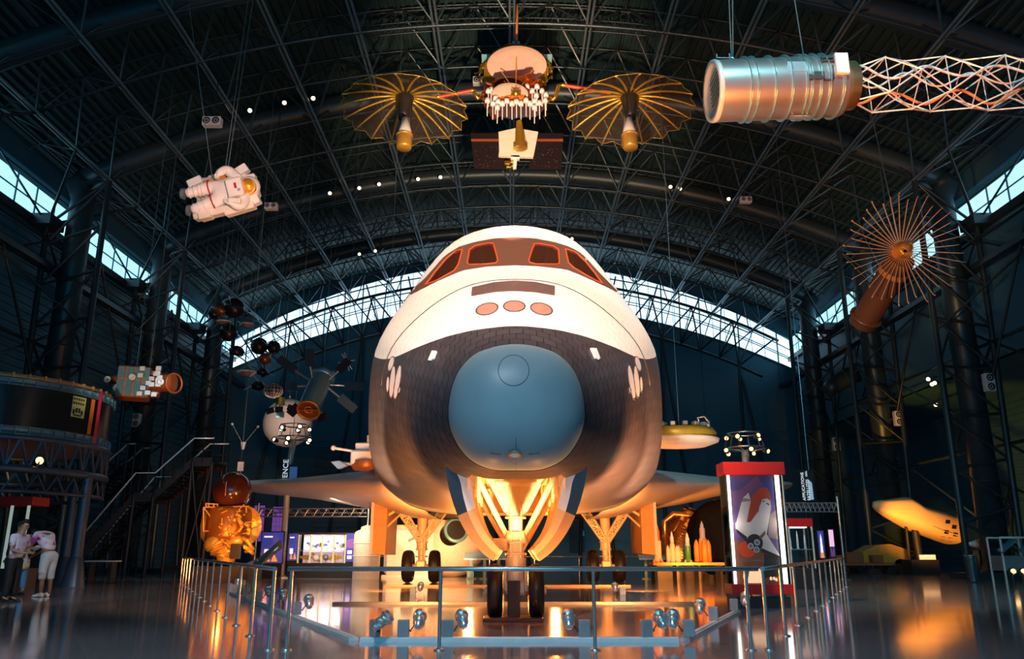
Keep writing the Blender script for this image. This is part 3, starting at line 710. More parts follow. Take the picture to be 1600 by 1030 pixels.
# nose gear
def wheel(c, r, w_, parent):
    c = Vector(c); m = MB()
    h = w_ / 2; m.lathe([(r * .52, -h * .8), (r * .62, -h), (r * .82, -h), (r * .93, -h * .8), (r * .99, -h * .4), (r, 0), (r * .99, h * .4), (r * .93, h * .8), (r * .82, h), (r * .62, h), (r * .52, h * .8)], c, (1, 0, 0), 40)
    m.ring(c + V(-h * .3, 0, 0), (1, 0, 0), r * .993, .008, 36, 4); m.ring(c + V(h * .3, 0, 0), (1, 0, 0), r * .993, .008, 36, 4)
    t = m.build('tyre', black_m, parent)
    m = MB(); m.lathe([(0, -h * .7), (r * .2, -h * .75), (r * .25, -h * .5), (r * .5, -h * .6), (r * .53, -h * .8), (r * .53, h * .8), (r * .5, h * .6), (r * .25, h * .5), (r * .2, h * .75), (0, h * .7)], c, (1, 0, 0), 28)
    for k in range(8): a = 2 * pi * k / 8; m.cyl(c + V(-h * .65, r * .36 * cos(a), r * .36 * sin(a)), c + V(h * .65, r * .36 * cos(a), r * .36 * sin(a)), r * .05, n=6)
    m.build('wheel_hub', mat('wheel_hub_bronze', (.5, .32, .18), .35, .6), t)
GY = 13.7
ng = MB(); ng.cyl((XC, GY, .43), (XC, GY, .75), .10, n=16); ng.lathe([(.10, .75), (.14, .8), (.14, 1.1), (.12, 1.15), (.12, 1.6), (.16, 1.65), (.16, 1.85), (.13, 1.9), (.13, 2.2)], (XC, GY, 0), (0, 0, 1), 20)
ng.cyl((XC, GY, .45), (XC, GY, .95), .15, .17, n=16)
ng.box((XC, GY, .47), (.34, .30, .20), bev=.04); ng.cyl((XC - .5, GY, .44), (XC + .5, GY, .44), .06, n=12)
for s in (-1, 1):
    ng.box((XC + s * .17, GY - .16, .62), (.05, .10, .36), bev=.01); ng.cyl((XC + s * .08, GY - .1, .75), (XC + s * .08, GY - .12, 1.75), .03, n=8)
    ng.cyl((XC + s * .16, GY - .05, 1.2), (XC + s * .1, GY - .2, 1.35), .05, n=8)
for z in (.8, 1.02, 1.2, 1.35, 1.6): ng.ring((XC, GY, z), (0, 0, 1), .16, .022, 20, 6)
gear = ng.build('nose_gear_strut', strut_m, shuttle)
m = MB()
for s in (-1, 1):                                  # the white V yoke with webs
    a, b_ = V(XC + s * .10, GY - .1, 1.72), V(XC + s * .52, GY - .2, 2.55); M_, l_ = frame(a, b_)
    m.slab([a + V(-s * .10, 0, -.14), a + V(s * .10, 0, -.02), b_ + V(s * .14, 0, .0), b_ + V(-s * .14, 0, .10), V(XC + s * .03, GY - .1, 2.06)], (0, .12, 0)); m.cyl(a.lerp(b_, .3) - V(0, .03, 0), a.lerp(b_, .3) + V(0, .14, 0), .05, n=10); m.cyl(a.lerp(b_, .75) - V(0, .04, 0), a.lerp(b_, .75) + V(0, .14, 0), .07, n=10)
    m.cyl(V(XC + s * .12, GY, 1.25), V(XC + s * .62, GY - 1.3, 2.2), .045, n=10); m.cyl(V(XC + s * .12, GY, 1.1), V(XC + s * .6, GY + .9, 1.9), .04, n=10)
    m.cyl(V(XC + s * .62, GY - 1.3, 2.2), V(XC + s * .45, GY - .2, 1.85), .04, n=8)
m.cyl((XC - .6, GY - .15, 2.5), (XC + .6, GY - .15, 2.5), .09, n=12); m.cyl((XC - .35, GY - .15, 2.15), (XC + .35, GY - .15, 2.15), .05, n=10)
m.build('drag_brace', strut_m, gear)
m = MB(); m.box((XC - .26, GY - .22, 1.16), (.24, .2, .2), bev=.015); m.build('steering_box', mat('steering_box_tan', (.6, .42, .25), .5), gear)
for s in (-1, 1): wheel((XC + s * .33, GY, .43), .43, .25, gear)
m = MB(); m.box((XC - .03, GY - .1, .3), (.20, .16, .6), bev=.01); m.box((XC - .04, GY - .2, .025), (.95, .6, .05), bev=.01); m.build('tow_post', mat('tow_post_brown', (.06, .03, .02), .4, .3), shuttle)
# main gear
orange_door = mat('main_gear_door_tan', (.70, .36, .10), .45, var=.1)
for s in (-1, 1):
    X, Y = XC + s * 3.3, 29.8
    m = MB(); m.cyl((X, Y, .55), (X, Y, 1.15), .13, n=14); m.cyl((X, Y, 1.1), (X, Y, 2.5), .19, n=14); m.cyl((X - .6, Y, .56), (X + .6, Y, .56), .08, n=10); m.box((X, Y - .1, .62), (.36, .36, .3), bev=.05)
    for z in (.9, 1.15, 1.4): m.ring((X, Y, z), (0, 0, 1), .2, .03, 16, 6)
    m.cyl((X + .12, Y - .2, .75), (X + .1, Y - .2, 1.6), .04, n=6); g_ = m.build('main_gear_strut', strut_m, shuttle)
    m = MB()
    for q in (-1, 1):
        a, b_ = V(X + q * .06, Y - .2, 1.45), V(X + q * .98, Y - .2, 2.85); d = (b_ - a).normalized(); nrm_ = V(-d.z * q, 0, d.x * q) * .12
        for e in (-1, 1): m.cyl(a + nrm_ * e * .7, b_ + nrm_ * e * 1.3, .045, n=6)
        for k in range(7):
            f0, f1 = k / 7, (k + 1) / 7
            m.cyl(a.lerp(b_, f0) + nrm_ * (.7 + .6 * f0) * (-1) ** k, a.lerp(b_, f1) - nrm_ * (.7 + .6 * f1) * (-1) ** k, .04, n=5)
            m.ring(a.lerp(b_, (f0 + f1) / 2), (0, 1, 0), .09, .035, 12, 4)
    m.build('side_brace', strut_m, g_)
    for q in (-1, 1): wheel((X + q * .47, Y, .56), .56, .38, g_)
    m = MB(); xo = X + s * 1.35
    m.slab([V(xo - .22, Y - 1.2, 1.0), V(xo + .22, Y - 1.2, .95), V(xo + s * .02 + .26, Y - 1.2, 2.95), V(xo + s * .05 - .26, Y - 1.2, 2.98)], (0, 2.6, 0)); m.m = 1
    m.box((xo - s * -.27, Y - 1.22, 1.95), (.09, .06, 1.9)); m.m = 0
    for z in (1.3, 1.9, 2.5): m.box((xo, Y - 1.23, z), (.4, .05, .05))
    d_ = m.build('main_gear_door', [orange_door, edge_m], shuttle)
    m = MB(); m.cyl((xo - s * .2, Y - .8, 2.3), (X + s * .5, Y - .5, 2.75), .05, n=6); m.cyl((xo - s * .2, Y - .9, 1.9), (X + s * .6, Y - .4, 2.5), .04, n=6); m.build('door_actuator', strut_m, d_)
# ---------------------------------------------------------------- guard rails
def guard(label, pts, posts, rails=True, extra=None, nm='guard_rail'):
    t = thing(nm, label, 'railing', posts[0]); H = .86
    m = MB(); m.tube([V(p[0], p[1], H) for p in pts], .026, 10); m.build('top_rail', stainless, t)
    proto = None
    for p in posts:
        if proto is None:
            q = MB(); q.cyl((0, 0, 0), (0, 0, H - .02), .021, n=10); q.lathe([(.062, 0), (.062, .012), (.03, .02), (.022, .03)], (0, 0, 0), (0, 0, 1), 16)
            o = q.build('post', stainless, t, local=True); o.location = V(p[0], p[1], 0) - ORG[t.name]; proto = o
        else:
            o = proto.copy(); COL.objects.link(o); o.parent = t; o.location = V(p[0], p[1], 0) - ORG[t.name]
    return t
fp = [G(u, 1016.5) for u in (447, 686, 930, 1174)]
yf = fp[0].y
xl, xr = G(421, 1016.5).x, G(1197, 1016.5).x
guard('long polished steel guard rail across the front, nearest the viewer', [V(xl + .14, yf, 0)] + [V(xr - .02, yf, 0)], fp)
nL = 14
lp = [V(xl - .02 - .44 * 1.55 * i, yf + .03 + 1.52 * i, 0) for i in range(nL)]; rp = [V(xr + .04 + .445 * 1.55 * i, yf + .03 + 1.52 * i, 0) for i in range(nL - 2)]
guard('steel guard rail with many posts running back on the left side', lp, lp)
guard('steel guard rail with many posts running back on the right side', rp, rp)
# low barrier far behind the orbiter
bp_ = [V(x, 37.2, 0) for x in range(-11, 12, 2)]
guard('thin distant guard rail behind the wheels, in front of the exhibits', bp_, bp_)
# ---------------------------------------------------------------- floor light tracks and floodlights
def track(label, path):
    m = MB(); path = [Vector(p) for p in path]
    for i in range(len(path) - 1):
        a, b_ = path[i], path[i + 1]; d = (b_ - a).normalized(); n = V(-d.y, d.x, 0) * .06
        if i: a = a - d * .03
        m.slab([a - n, b_ - n, b_ + n, a + n], (0, 0, .04)); 
        m.slab([a - n * .5 + V(0, 0, .04), b_ - n * .5 + V(0, 0, .04), b_ + n * .5 + V(0, 0, .04), a + n * .5 + V(0, 0, .04)], (0, 0, .015))
    o = m.build('light_track', [mat('track_aluminium', (.85, .86, .86), .4, .2) if 'behind' not in label and 'main' not in label else mat('track_darkened_metal', (.20, .15, .13), .4, .5)]); return props(o, label, 'light track')  # rear tracks: same metal, colour darkened and browned against the strong spots
c1, c2 = G(563, 1003), G(1060, 1003)
track('silver floor light track parallel to the front rail', [c1, c2])
lend = V(-7.6, 22.5, 0); rend = V(4.05, 15.2, 0)
track('silver floor light track angling back along the left rail', [c1 + V(-.10, .1, 0), lend])
track('silver floor light track angling back to the display case', [c2 + V(.10, .1, 0), rend])
track('silver floor light track crossing behind the nose wheels', [G(520, 945), G(1090, 945)])
track('thin silver floor light track in front of the main wheels', [G(600, 917), G(985, 917)])
def flood_proto(lit):
    t = thing('floodlight', 'x', 'floodlight')
    m = MB(); m.box((0, 0, .14), (.20, .12, .28), bev=.008)
    for k in range(6): m.box((-.085 + .034 * k, -.066, .14), (.012, .02, .25))
    m.build('ballast_box', mat('ballast_grey', (.40, .40, .42), .45, .2), t, local=True)
    m = MB(); m.cyl((.12, 0, .10), (.24, 0, .26), .012, n=6); m.box((.12, 0, .10), (.04, .05, .03)); m.build('bracket', steel_dark, t, local=True)
    m = MB(); c = V(.27, 0, .27); ax = V(.0, .72, .5).normalized()
    m.lathe([(0, -.19), (.05, -.19), (.065, -.17), (.085, -.05), (.10, -.045), (.10, -.02), (.09, -.015), (.10, .08), (.125, .085), (.125, .11), (.105, .115), (.11, .17), (.10, .17), (.09, .12)], c, ax, 20)
    for k in range(3): m.ring(c - ax * (.02 + .03 * k), ax, .098, .006, 18, 4)
    h = m.build('lamp_head', mat('chrome_lamp', (.86, .82, .80), .2, .8), t, local=True)
    m = MB(); m.lathe([(0, .125), (.092, .12)], c, ax, 18); m.build('lens', bulb if lit else mat('lens_amber', (.9, .5, .2), .2, emit=1.5), h, local=True)
    return t
fl = flood_proto(True)
FL = [((590, 1000), 1, 0, 'floodlight leftmost on the front track, lamp right of its ballast box'), ((632, 1001), .0, 0, 'floodlight second from the left on the front track'), ((700, 1001), -.25, 0, 'floodlight on the front track left of the nose wheels'),
      ((912, 1001), .0, 1, 'floodlight on the front track right of the nose wheels'), ((1008, 1001), -.2, 0, 'left one of the pair of floodlights on the right end of the front track'), ((1074, 1001), .2, 1, 'right one of the pair of floodlights on the right end of the front track'),
      ((497, 966), -.35, 0, 'floodlight first round the left bend of the track'), ((462, 952), -.4, 0, 'floodlight second round the left bend of the track'), ((433, 944), -.4, 0, 'floodlight third along the left track'),
      ((411, 936), -.4, 0, 'floodlight fourth along the left track'), ((393, 930), -.3, 0, 'small far floodlight fifth along the left track'), ((378, 926), -.3, 0, 'farthest small floodlight of the left track'),
      ((1117, 972), .3, 1, 'floodlight on the slanting right track'), ((1139, 953), .4, 0, 'floodlight beside the foot of the poster display case'),
      ((645, 930), 0, 0, 'lit floodlight on the floor in front of the left main wheels'), ((973, 930), 0, 1, 'lit floodlight on the floor in front of the right main wheels')]
for i, ((u, v), rz, mir, lab) in enumerate(FL):
    o = fl if i == 0 else copy_tree(fl)
    g = G(u, v); z = .055
    if i in (6, 7, 8, 9, 10, 11): # on the left arm
        f = (g.y - c1.y) / (lend.y - c1.y); g = c1.lerp(lend, min(max(f, .08), .98))
    if i in (12, 13): f = .5 if i == 12 else .93; g = c2.lerp(rend, f)
    if i < 6: g = V(g.x, c1.y + .01, 0)
    if i > 13: z = 0
    o.location = (g.x, g.y, z); o.rotation_euler = (0, 0, (pi if mir else 0) * 0 - rz)
    o.scale = ((-1 if mir else 1) * .7, .7, .7)
    o['label'] = 'silver ' + lab; o['group'] = 'floor floodlights'
# ---------------------------------------------------------------- big poster display case
dc_y = 16.3; zc_ = dc_y * CC_
x0, x1 = P(1133, 740, dc_y).x, P(1223, 740, dc_y).x; xm = (x0 + x1) / 2; wv = x1 - x0; dv = .5
t = thing('display_case', 'tall red-topped glass display case holding a shuttle launch poster', 'display case', (xm, dc_y + dv / 2, 0))
zt = P(1170, 722, dc_y).z; zb = .30; hh_ = .26
m = MB(); m.box((xm, dc_y + dv / 2, zb / 2 - .05), (wv - .1, dv - .06, zb - .1)); m.build('plinth', black_s, t)
m = MB(); m.box((xm, dc_y + dv / 2, zb + .05), (wv + .06, dv + .06, .19), bev=.006); m.build('red_base', red_m, t)
m = MB(); m.box((xm, dc_y + dv / 2, zt - hh_ / 2), (wv + .08, dv + .06, hh_), bev=.006); m.build('red_top', red_m, t)
z0, z1 = zb + .145, zt - hh_
tube_lit = mat('lit_tube_strip', (1, .95, .88), .4, emit=2.6, ecol=(1, .88, .76))
for sx in (-1, 1):
    m = MB(); m.box((xm + sx * (wv / 2 - .07 - (0.02 if sx > 0 else 0)), dc_y + .12, (z0 + z1) / 2), (.075, .05, z1 - z0)); m.build('light_tube', tube_lit, t)
    for sy in (0, 1):
        m = MB(); m.box((xm + sx * (wv / 2 - .012), dc_y + .012 + sy * (dv - .024), (z0 + z1) / 2), (.024, .024, z1 - z0)); m.build('corner_post', mat('post_green_grey', (.12, .2, .18), .3, .5), t)
m = MB(); px0, px1 = xm - wv / 2 + .13, xm + wv / 2 - .15; py = dc_y + .17
m.box(((px0 + px1) / 2, py + .03, (z0 + z1) / 2), (px1 - px0, .04, z1 - z0))
# picture: built flat in the poster plane
PZ = mat('poster_white', (.82, .74, .72), .6); cols = [mat('poster_sky_violet', (.17, .10, .27), .6, var=.35, scale=3), mat('poster_blue', (.06, .07, .30), .6, var=.3, scale=3), mat('poster_tank_orange', (.62, .07, .02), .6), PZ, mat('poster_shade', (.35, .27, .28), .6), mat('poster_black', (.04, .03, .03), .6), mat('poster_flame', (1, .62, .35), .6, emit=.9), mat('poster_brown', (.35, .12, .06), .6, var=.4), mat('poster_red', (.75, .07, .01), .6, emit=.15)]
def pp(x, y, d): return V(px0 + (px1 - px0) * (x - 90) / (425 - 90) , py + .008 - d * .0012, z1 + (z0 - z1) * (y - 100) / (900 - 100))
def pg(mi, pts, d): m.m = mi; m.poly([pp(min(max(x, 90), 425), y, d) for x, y in pts][::-1])
pg(0, [(90, 100), (425, 100), (425, 900), (90, 900)], 1)
pg(1, [(90, 100), (300, 100), (240, 150), (160, 210), (90, 220)], 2); pg(1, [(300, 100), (425, 100), (425, 330), (385, 220)], 2)
pg(7, [(90, 580), (425, 680), (425, 900), (90, 900)], 3); pg(8, ell(185, 650, 68, 60, 0, 20), 4)
pg(5, [(300, 680), (425, 715), (425, 840), (300, 860)], 4)
pg(2, [(195, 470), (215, 330), (255, 250), (300, 205), (345, 186), (375, 195), (392, 230), (395, 300), (330, 470)], 5)
pg(3, [(115, 455), (168, 300), (180, 270), (228, 228), (240, 290), (195, 455)], 6)
pg(4, [(168, 300), (180, 270), (188, 268), (240, 282), (238, 292)], 7)
pg(4, [(372, 400), (425, 360), (425, 580), (350, 560)], 6)
pg(3, [(215, 530), (280, 430), (300, 340), (330, 280), (365, 272), (390, 290), (392, 340), (370, 420), (340, 540), (270, 560)], 8)
pg(3, [(108, 455), (225, 450), (290, 370), (340, 540), (425, 690), (425, 720), (270, 640), (180, 570), (108, 500)], 7)
pg(5, [(330, 292), (345, 290), (345, 298), (332, 300)], 9); pg(5, [(357, 305), (380, 315), (378, 324), (357, 314)], 9)
pg(5, [(112, 500), (190, 560), (185, 600), (115, 525)], 8); pg(5, [(290, 640), (425, 700), (425, 725), (290, 668)], 8)
pg(5, ell(245, 600, 62, 62, 0, 18), 9); pg(7, [(280, 560), (330, 512), (332, 540), (290, 580)], 10)
pg(7, [(245, 680), (310, 670), (300, 800), (225, 800)], 5)
for e in ((262, 600), (212, 627), (254, 653)): pg(3, ell(e[0], e[1], 23, 23, 0, 18), 10); pg(4, ell(e[0], e[1], 15, 15, 0, 14), 11)
pg(6, [(190, 800), (290, 790), (300, 895), (165, 895)], 8)
for e in ((152, 853, 13), (345, 862, 10), (368, 862, 9), (385, 870, 9)): pg(6, ell(e[0], e[1], e[2], e[2] + 4, 0, 12), 9)
m.build('launch_poster', cols, t) if False else m.build('launch_poster', [cols[0], cols[1], cols[2], cols[3], cols[4], cols[5], cols[6], cols[7], cols[8]], t)
gl = glass('clear_pane')
m = MB(); m.box((xm, dc_y + .004, (z0 + z1) / 2), (wv - .05, .008, z1 - z0)); m.build('front_pane', gl, t)
for sx in (-1, 1): m = MB(); m.box((xm + sx * (wv / 2 - .004), dc_y + dv / 2, (z0 + z1) / 2), (.008, dv - .05, z1 - z0)); m.build('side_pane', gl, t)
lamp('POINT', 'case_tube_light', (xm - wv / 2 + .09, dc_y + .07, 1.6), energy=3, color=(1, .85, .7), size=.05); lamp('POINT', 'case_tube_light', (xm + wv / 2 - .1, dc_y + .07, 1.6), energy=3, color=(1, .85, .7), size=.05)
# small case with model rockets, further back
def model_rocket(x, y, z, h, r, mts, name='model_rocket', label=None, boosters=0, group=None):
    t = thing(name, label, 'model rocket', (x, y, z), group)
    m = MB(); m.lathe([(0, 0), (r * .8, 0), (r * .9, h * .05), (r, h * .06), (r, h * .55)], (x, y, z), (0, 0, 1), 14); m.build('first_stage', mts[0], t)
    m = MB(); m.lathe([(r, h * .55), (r * .72, h * .6), (r * .72, h * .8), (r * .5, h * .84), (r * .45, h * .9), (r * .1, h * .99), (0, h)], (x, y, z), (0, 0, 1), 14); m.build('upper_stage', mts[1], t)
    for k in range(boosters):
        a = pi * k if boosters == 2 else 2 * pi * k / boosters + .5
        m = MB(); m.lathe([(0, 0), (r * .7, 0), (r * .7, h * .4), (r * .4, h * .5), (0, h * .56)], (x + 1.7 * r * cos(a), y + 1.7 * r * sin(a), z), (0, 0, 1), 12); m.build('booster', mts[0], t)
    if not boosters:
        m = MB()
        for k in range(4):
            a = pi / 2 * k + .3; d = V(cos(a), sin(a), 0); c = V(x, y, z)
            m.slab([c + d * r * .8, c + d * r * 1.8, c + d * r * .9 + V(0, 0, h * .12)], (-d.y * .01, d.x * .01, 0))
        m.build('fin', mts[1], t)
    return t
mr_w = mat('model_white', (.85, .84, .82), .35); mr_g = mat('model_green', (.05, .35, .15), .35); mr_o = mat('model_orange', (.8, .35, .1), .35); mr_b = mat('model_grey', (.35, .37, .42), .35)
def case(name, label, u0, u1, vt, vb, y, depth, group=None, top=red_m):
    a, b_ = P(u0, vt, y), P(u1, vt, y); zt = a.z; zb = max(P(u0, vb, y).z, .0)
    t = thing(name, label, 'display case', ((a.x + b_.x) / 2, y + depth / 2, 0), group); xm = (a.x + b_.x) / 2; w_ = b_.x - a.x
    m = MB(); m.box((xm, y + depth / 2, (zb + .3) / 2), (w_, depth, zb + .3)); m.build('plinth', top, t)
    m = MB(); m.box((xm, y + depth / 2, zt - .12), (w_ + .04, depth + .04, .24), bev=.01); m.build('top', top, t)
    z0, z1 = zb + .3, zt - .24
    for sx in (-1, 1):
        for sy in (-1, 1): m = MB(); m.box((xm + sx * (w_ / 2 - .02), y + depth / 2 + sy * (depth / 2 - .02), (z0 + z1) / 2), (.04, .04, z1 - z0)); m.build('corner_post', mat('post_pale', (.6, .68, .62), .35, .4), t)
    m = MB(); m.box((xm, y + .02, (z0 + z1) / 2), (w_ - .09, .01, z1 - z0)); m.build('front_pane', gl, t)
    for z in (z0 + (z1 - z0) * .45,): m = MB(); m.box((xm, y + depth / 2, z), (w_ - .1, depth - .1, .02)); m.build('shelf', mat('shelf_glass_green', (.35, .5, .45), .2), t)
    return t, xm, w_, z0, z1
t, xm2, w2, z0, z1 = case('display_case', 'smaller red-topped glass case of models behind the poster case', 1230, 1268, 810, 905, 24.5, .7)
for o in t.children:
    if o.name.startswith('plinth'): o.data.materials[0] = black_s
m = MB(); m.box((xm2, 24.85, z1 - .02), (w2 - .2, .3, .03)); m.build('case_light', tube_lit, t)
for i in range(3): model_rocket(xm2 - .22 + .22 * i, 24.85, z0 + .005 + (z1 - z0) * .45 + .01, .42 + .1 * (i == 1), .03, (mr_w, mr_w), label='tiny white model rocket in the small glass case, ' + ['left one', 'tallest, in the middle', 'right one'][i], group='tiny models in the small case')
# ---------------------------------------------------------------- display truss frame on the right, with lit pictures
def banner_frame(name, label, u0, u1, vt, y, y2=None, cat='truss frame'):
    a, b_ = P(u0, vt, y), P(u1, vt, y); t = thing(name, label, cat, ((a.x + b_.x) / 2, y, 0))
    for x in (a.x, b_.x): m = MB(); m.cyl((x, y, 0), (x, y, a.z + .25), .06, n=8); m.box((x, y, .02), (.3, .3, .04)); m.build('post', alu, t)
    m = MB(); n = 12
    for dy, dz in ((0, 0), (0, .35), (.35, .17)): m.cyl((a.x, y + dy, a.z - dz), (b_.x, y + dy, a.z - dz), .03, n=6)
    for i in range(n):
        x_0, x_1 = a.x + (b_.x - a.x) * i / n, a.x + (b_.x - a.x) * (i + .5) / n
        m.cyl((x_0, y, a.z - .35), (x_1, y, a.z), .018, n=5); m.cyl((x_1, y, a.z), (x_0 + (b_.x - a.x) / n, y, a.z - .35), .018, n=5); m.cyl((x_0, y, a.z), (x_1, y + .35, a.z - .17), .018, n=5)
    m.build('lattice_beam', alu, t); return t
banner_frame('truss_frame', 'silver lattice truss frame on two posts at the right exhibit area', 1222, 1309, 786, 33)
def picture(name, label, u0, u1, v0, v1, y, draw, frame_m_=black_s, cat='lit picture', foot=True, group=None):
    a, b_ = P(u0, v0, y), P(u1, v1, y); t = thing(name, label, cat, ((a.x + b_.x) / 2, y, 0), group)
    m = MB(); m.box(((a.x + b_.x) / 2, y + .05, (a.z + b_.z) / 2), (b_.x - a.x + .08, .08, a.z - b_.z + .08))
    if foot and b_.z > .1:
        m.box(((a.x + b_.x) / 2, y + .05, b_.z / 2), (b_.x - a.x, .07, b_.z)); m.box(((a.x + b_.x) / 2, y + .05, .03), (b_.x - a.x, .5, .06))
    m.build('panel_board', frame_m_, t)
    m = MB(); mats = []
    def q(mi, pts, d=1): m.m = mi; m.poly([V(a.x + (b_.x - a.x) * x, y + .008 - .002 * d, a.z + (b_.z - a.z) * z) for x, z in pts][::-1])
    ms = draw(q); m.build('picture', ms, t); return t
e_vio = mat('print_violet', (.35, .12, .6), .5, emit=.35, var=.3, scale=2); e_blue = mat('print_blue', (.05, .08, .55), .5, emit=.35, var=.4, scale=2); e_pink = mat('print_pink', (.95, .55, .85), .5, emit=.7); e_wh = mat('print_white', (1, .85, .9), .5, emit=.9); e_or = mat('print_orange', (1, .35, .06), .5, emit=.6)
e_dk = mat('print_navy', (.02, .025, .12), .5, emit=.15)
def d_rocket(q):
    q(0, [(0, 0), (1, 0), (1, 1), (0, 1)]); q(1, [(.35, .9), (.35, .3), (.5, .08), (.65, .3), (.65, .9)], 2); q(2, [(.15, 1), (.3, .75), (.7, .75), (.85, 1)], 3); q(1, [(.3, .5), (.7, .5), (.7, .8), (.3, .8)], 3); return [e_blue, e_wh, e_or]
def d_city(q):
    q(0, [(0, 0), (1, 0), (1, .6), (0, .6)]); q(1, [(0, .6), (1, .6), (1, 1), (0, 1)]); 
    for k in range(5): q(2, [(.1 + .18 * k, .95), (.1 + .18 * k, .6 + .06 * (k % 3)), (.18 + .18 * k, .6 + .06 * (k % 3)), (.18 + .18 * k, .95)], 2)
    return [e_pink, e_dk, e_vio]
picture('lit_picture', 'narrow blue lit picture of a rocket lifting off, right of the glass cases', 1277, 1290, 830, 872, 32, d_rocket, group=None)
picture('lit_picture', 'narrow pink and purple lit picture right beside the blue rocket picture', 1294, 1306, 828, 872, 32, d_city)
# ---------------------------------------------------------------- left exhibit wall
banner_frame('truss_frame', 'silver lattice truss frame above the left exhibit panels behind the wing', 404, 576, 795, 37)
def d_vio(q):
    q(0, [(0, 0), (1, 0), (1, 1), (0, 1)])
    for k in range(1, 7): q(1, [(0, k / 7), (1, k / 7), (1, k / 7 + .012), (0, k / 7 + .012)], 2)
    for k in range(1, 4): q(1, [(k / 4, 0), (k / 4 + .03, 0), (k / 4 + .03, 1), (k / 4, 1)], 2)
    return [e_vio, e_blue]
picture('lit_picture', 'purple gridded panel right of the gold spacecraft', 398, 410, 790, 846, 38.5, d_vio)
picture('lit_picture', 'purple gridded panel with a yellow edge, second from the gold spacecraft', 427, 446, 792, 846, 38.6, d_vio)
def d_navy(q):
    q(0, [(0, 0), (1, 0), (1, 1), (0, 1)]); q(1, [(.1, .12), (.5, .12), (.5, .17), (.1, .17)], 2); q(2, [(.2, .95), (.3, .6), (.45, .95)], 2); q(2, [(.5, .95), (.62, .7), (.8, .95)], 2); q(1, [(.15, .55), (.45, .55), (.45, .75), (.15, .75)], 2); return [e_blue, e_wh, e_or]
def d_moon(q):
    q(0, [(0, 0), (1, 0), (1, 1), (0, 1)]); q(1, [(.0, .3), (.2, .2), (.5, .18), (.8, .25), (1, .4), (1, .55), (0, .5)], 2)
    for k in range(4): q(2, [(.15 + .4 * (k % 2), .6 + .18 * (k // 2)), (.4 + .4 * (k % 2), .6 + .18 * (k // 2)), (.4 + .4 * (k % 2), .72 + .18 * (k // 2)), (.15 + .4 * (k % 2), .72 + .18 * (k // 2))], 3)
    return [e_blue, e_vio, e_wh]
picture('exhibit_panel', 'dark blue printed panel at the left end of the lit showcase', 410, 440, 832, 880, 34.5, d_navy, cat='panel')
picture('exhibit_panel', 'dark blue text panel directly left of the glass showcase', 452, 466, 834, 876, 35, d_navy, cat='panel')
picture('exhibit_panel', 'blue and violet printed panel at the right end of the showcase', 540, 566, 834, 878, 35, d_moon, cat='panel')
# long glass showcase
a, b_ = P(468, 834, 35), P(538, 880, 35)
t = thing('showcase', 'long lit glass showcase full of small satellite models', 'display case', ((a.x + b_.x) / 2, 35.4, 0))
m = MB(); m.box(((a.x + b_.x) / 2, 35.45, b_.z / 2), (b_.x - a.x, .9, b_.z)); m.build('base', black_s, t)
m = MB(); m.box(((a.x + b_.x) / 2, 35.86, (a.z + b_.z) / 2), (b_.x - a.x, .06, a.z - b_.z)); m.build('back_panel', mat('showcase_back_glow', (.8, .55, .7), .5, emit=.45, var=.5, scale=1.2), t)
for k in range(5): m = MB(); x = a.x + (b_.x - a.x) * k / 4; m.box((x, 35.03, (a.z + b_.z) / 2), (.06, .06, a.z - b_.z)); m.build('mullion', mat('showcase_post_gold', (.8, .75, .4), .4, .3, emit=.3), t)
m = MB(); m.box(((a.x + b_.x) / 2, 35.45, a.z), (b_.x - a.x + .1, .95, .08)); m.build('top', black_s, t)
m = MB(); m.box(((a.x + b_.x) / 2, 35.45, b_.z + (a.z - b_.z) * .42), (b_.x - a.x - .1, .7, .02)); m.build('shelf', mat('shelf_glass_green', (.35, .5, .45), .2), t)
random.seed(11); zs = b_.z + (a.z - b_.z) * .42 + .012
for k in range(8):
    x = a.x + .25 + (b_.x - a.x - .5) * k / 7; hi = k % 2
    tt = thing('satellite_model', ['round gold', 'boxy silver', 'round white'][k % 3] + ' satellite model in the long showcase, ' + ['leftmost on the floor', 'leftmost on the shelf', 'second from left on the floor', 'second from left on the shelf', 'third from left on the floor', 'third from left on the shelf', 'rightmost on the floor', 'rightmost on the shelf'][k], 'model', (x, 35.4, zs if hi else b_.z), 'models in the long showcase')
    z = (zs if hi else b_.z); m = MB(); m.cyl((x, 35.4, z), (x, 35.4, z + .12), .02, n=6); m.sph((x, 35.4, z + .22), .1 + .03 * (k % 3), 10) if k % 3 else m.box((x, 35.4, z + .22), (.2, .2, .2)); m.build('body', [gold_foil, silver_box, mr_w][k % 3], tt)
    m = MB(); m.box((x, 35.4, z + .22), (.5, .02, .10), rot=Matrix.Rotation(.4 * (k % 3), 3, 'Y')); m.build('solar_panel', e_blue if k % 2 else gold_foil, tt)
lamp('AREA', 'showcase_light', ((a.x + b_.x) / 2, 35.4, a.z - .06), ((a.x + b_.x) / 2, 35.4, 0), 60, (1, .8, .7), b_.x - a.x - .2, sy=.4)
# gold columns in the exhibit
for u, vt, lab in ((447, 793, 'tall gold post at the left exhibit, left of the showcase'),):
    p = P(u, vt, 36.5); m = MB(); m.cyl((p.x, 36.5, 0), (p.x, 36.5, p.z), .14, n=14); m.box((p.x, 36.5, .03), (.5, .5, .06)); single(m, 'gold_post', gold_tube, lab, 'post')
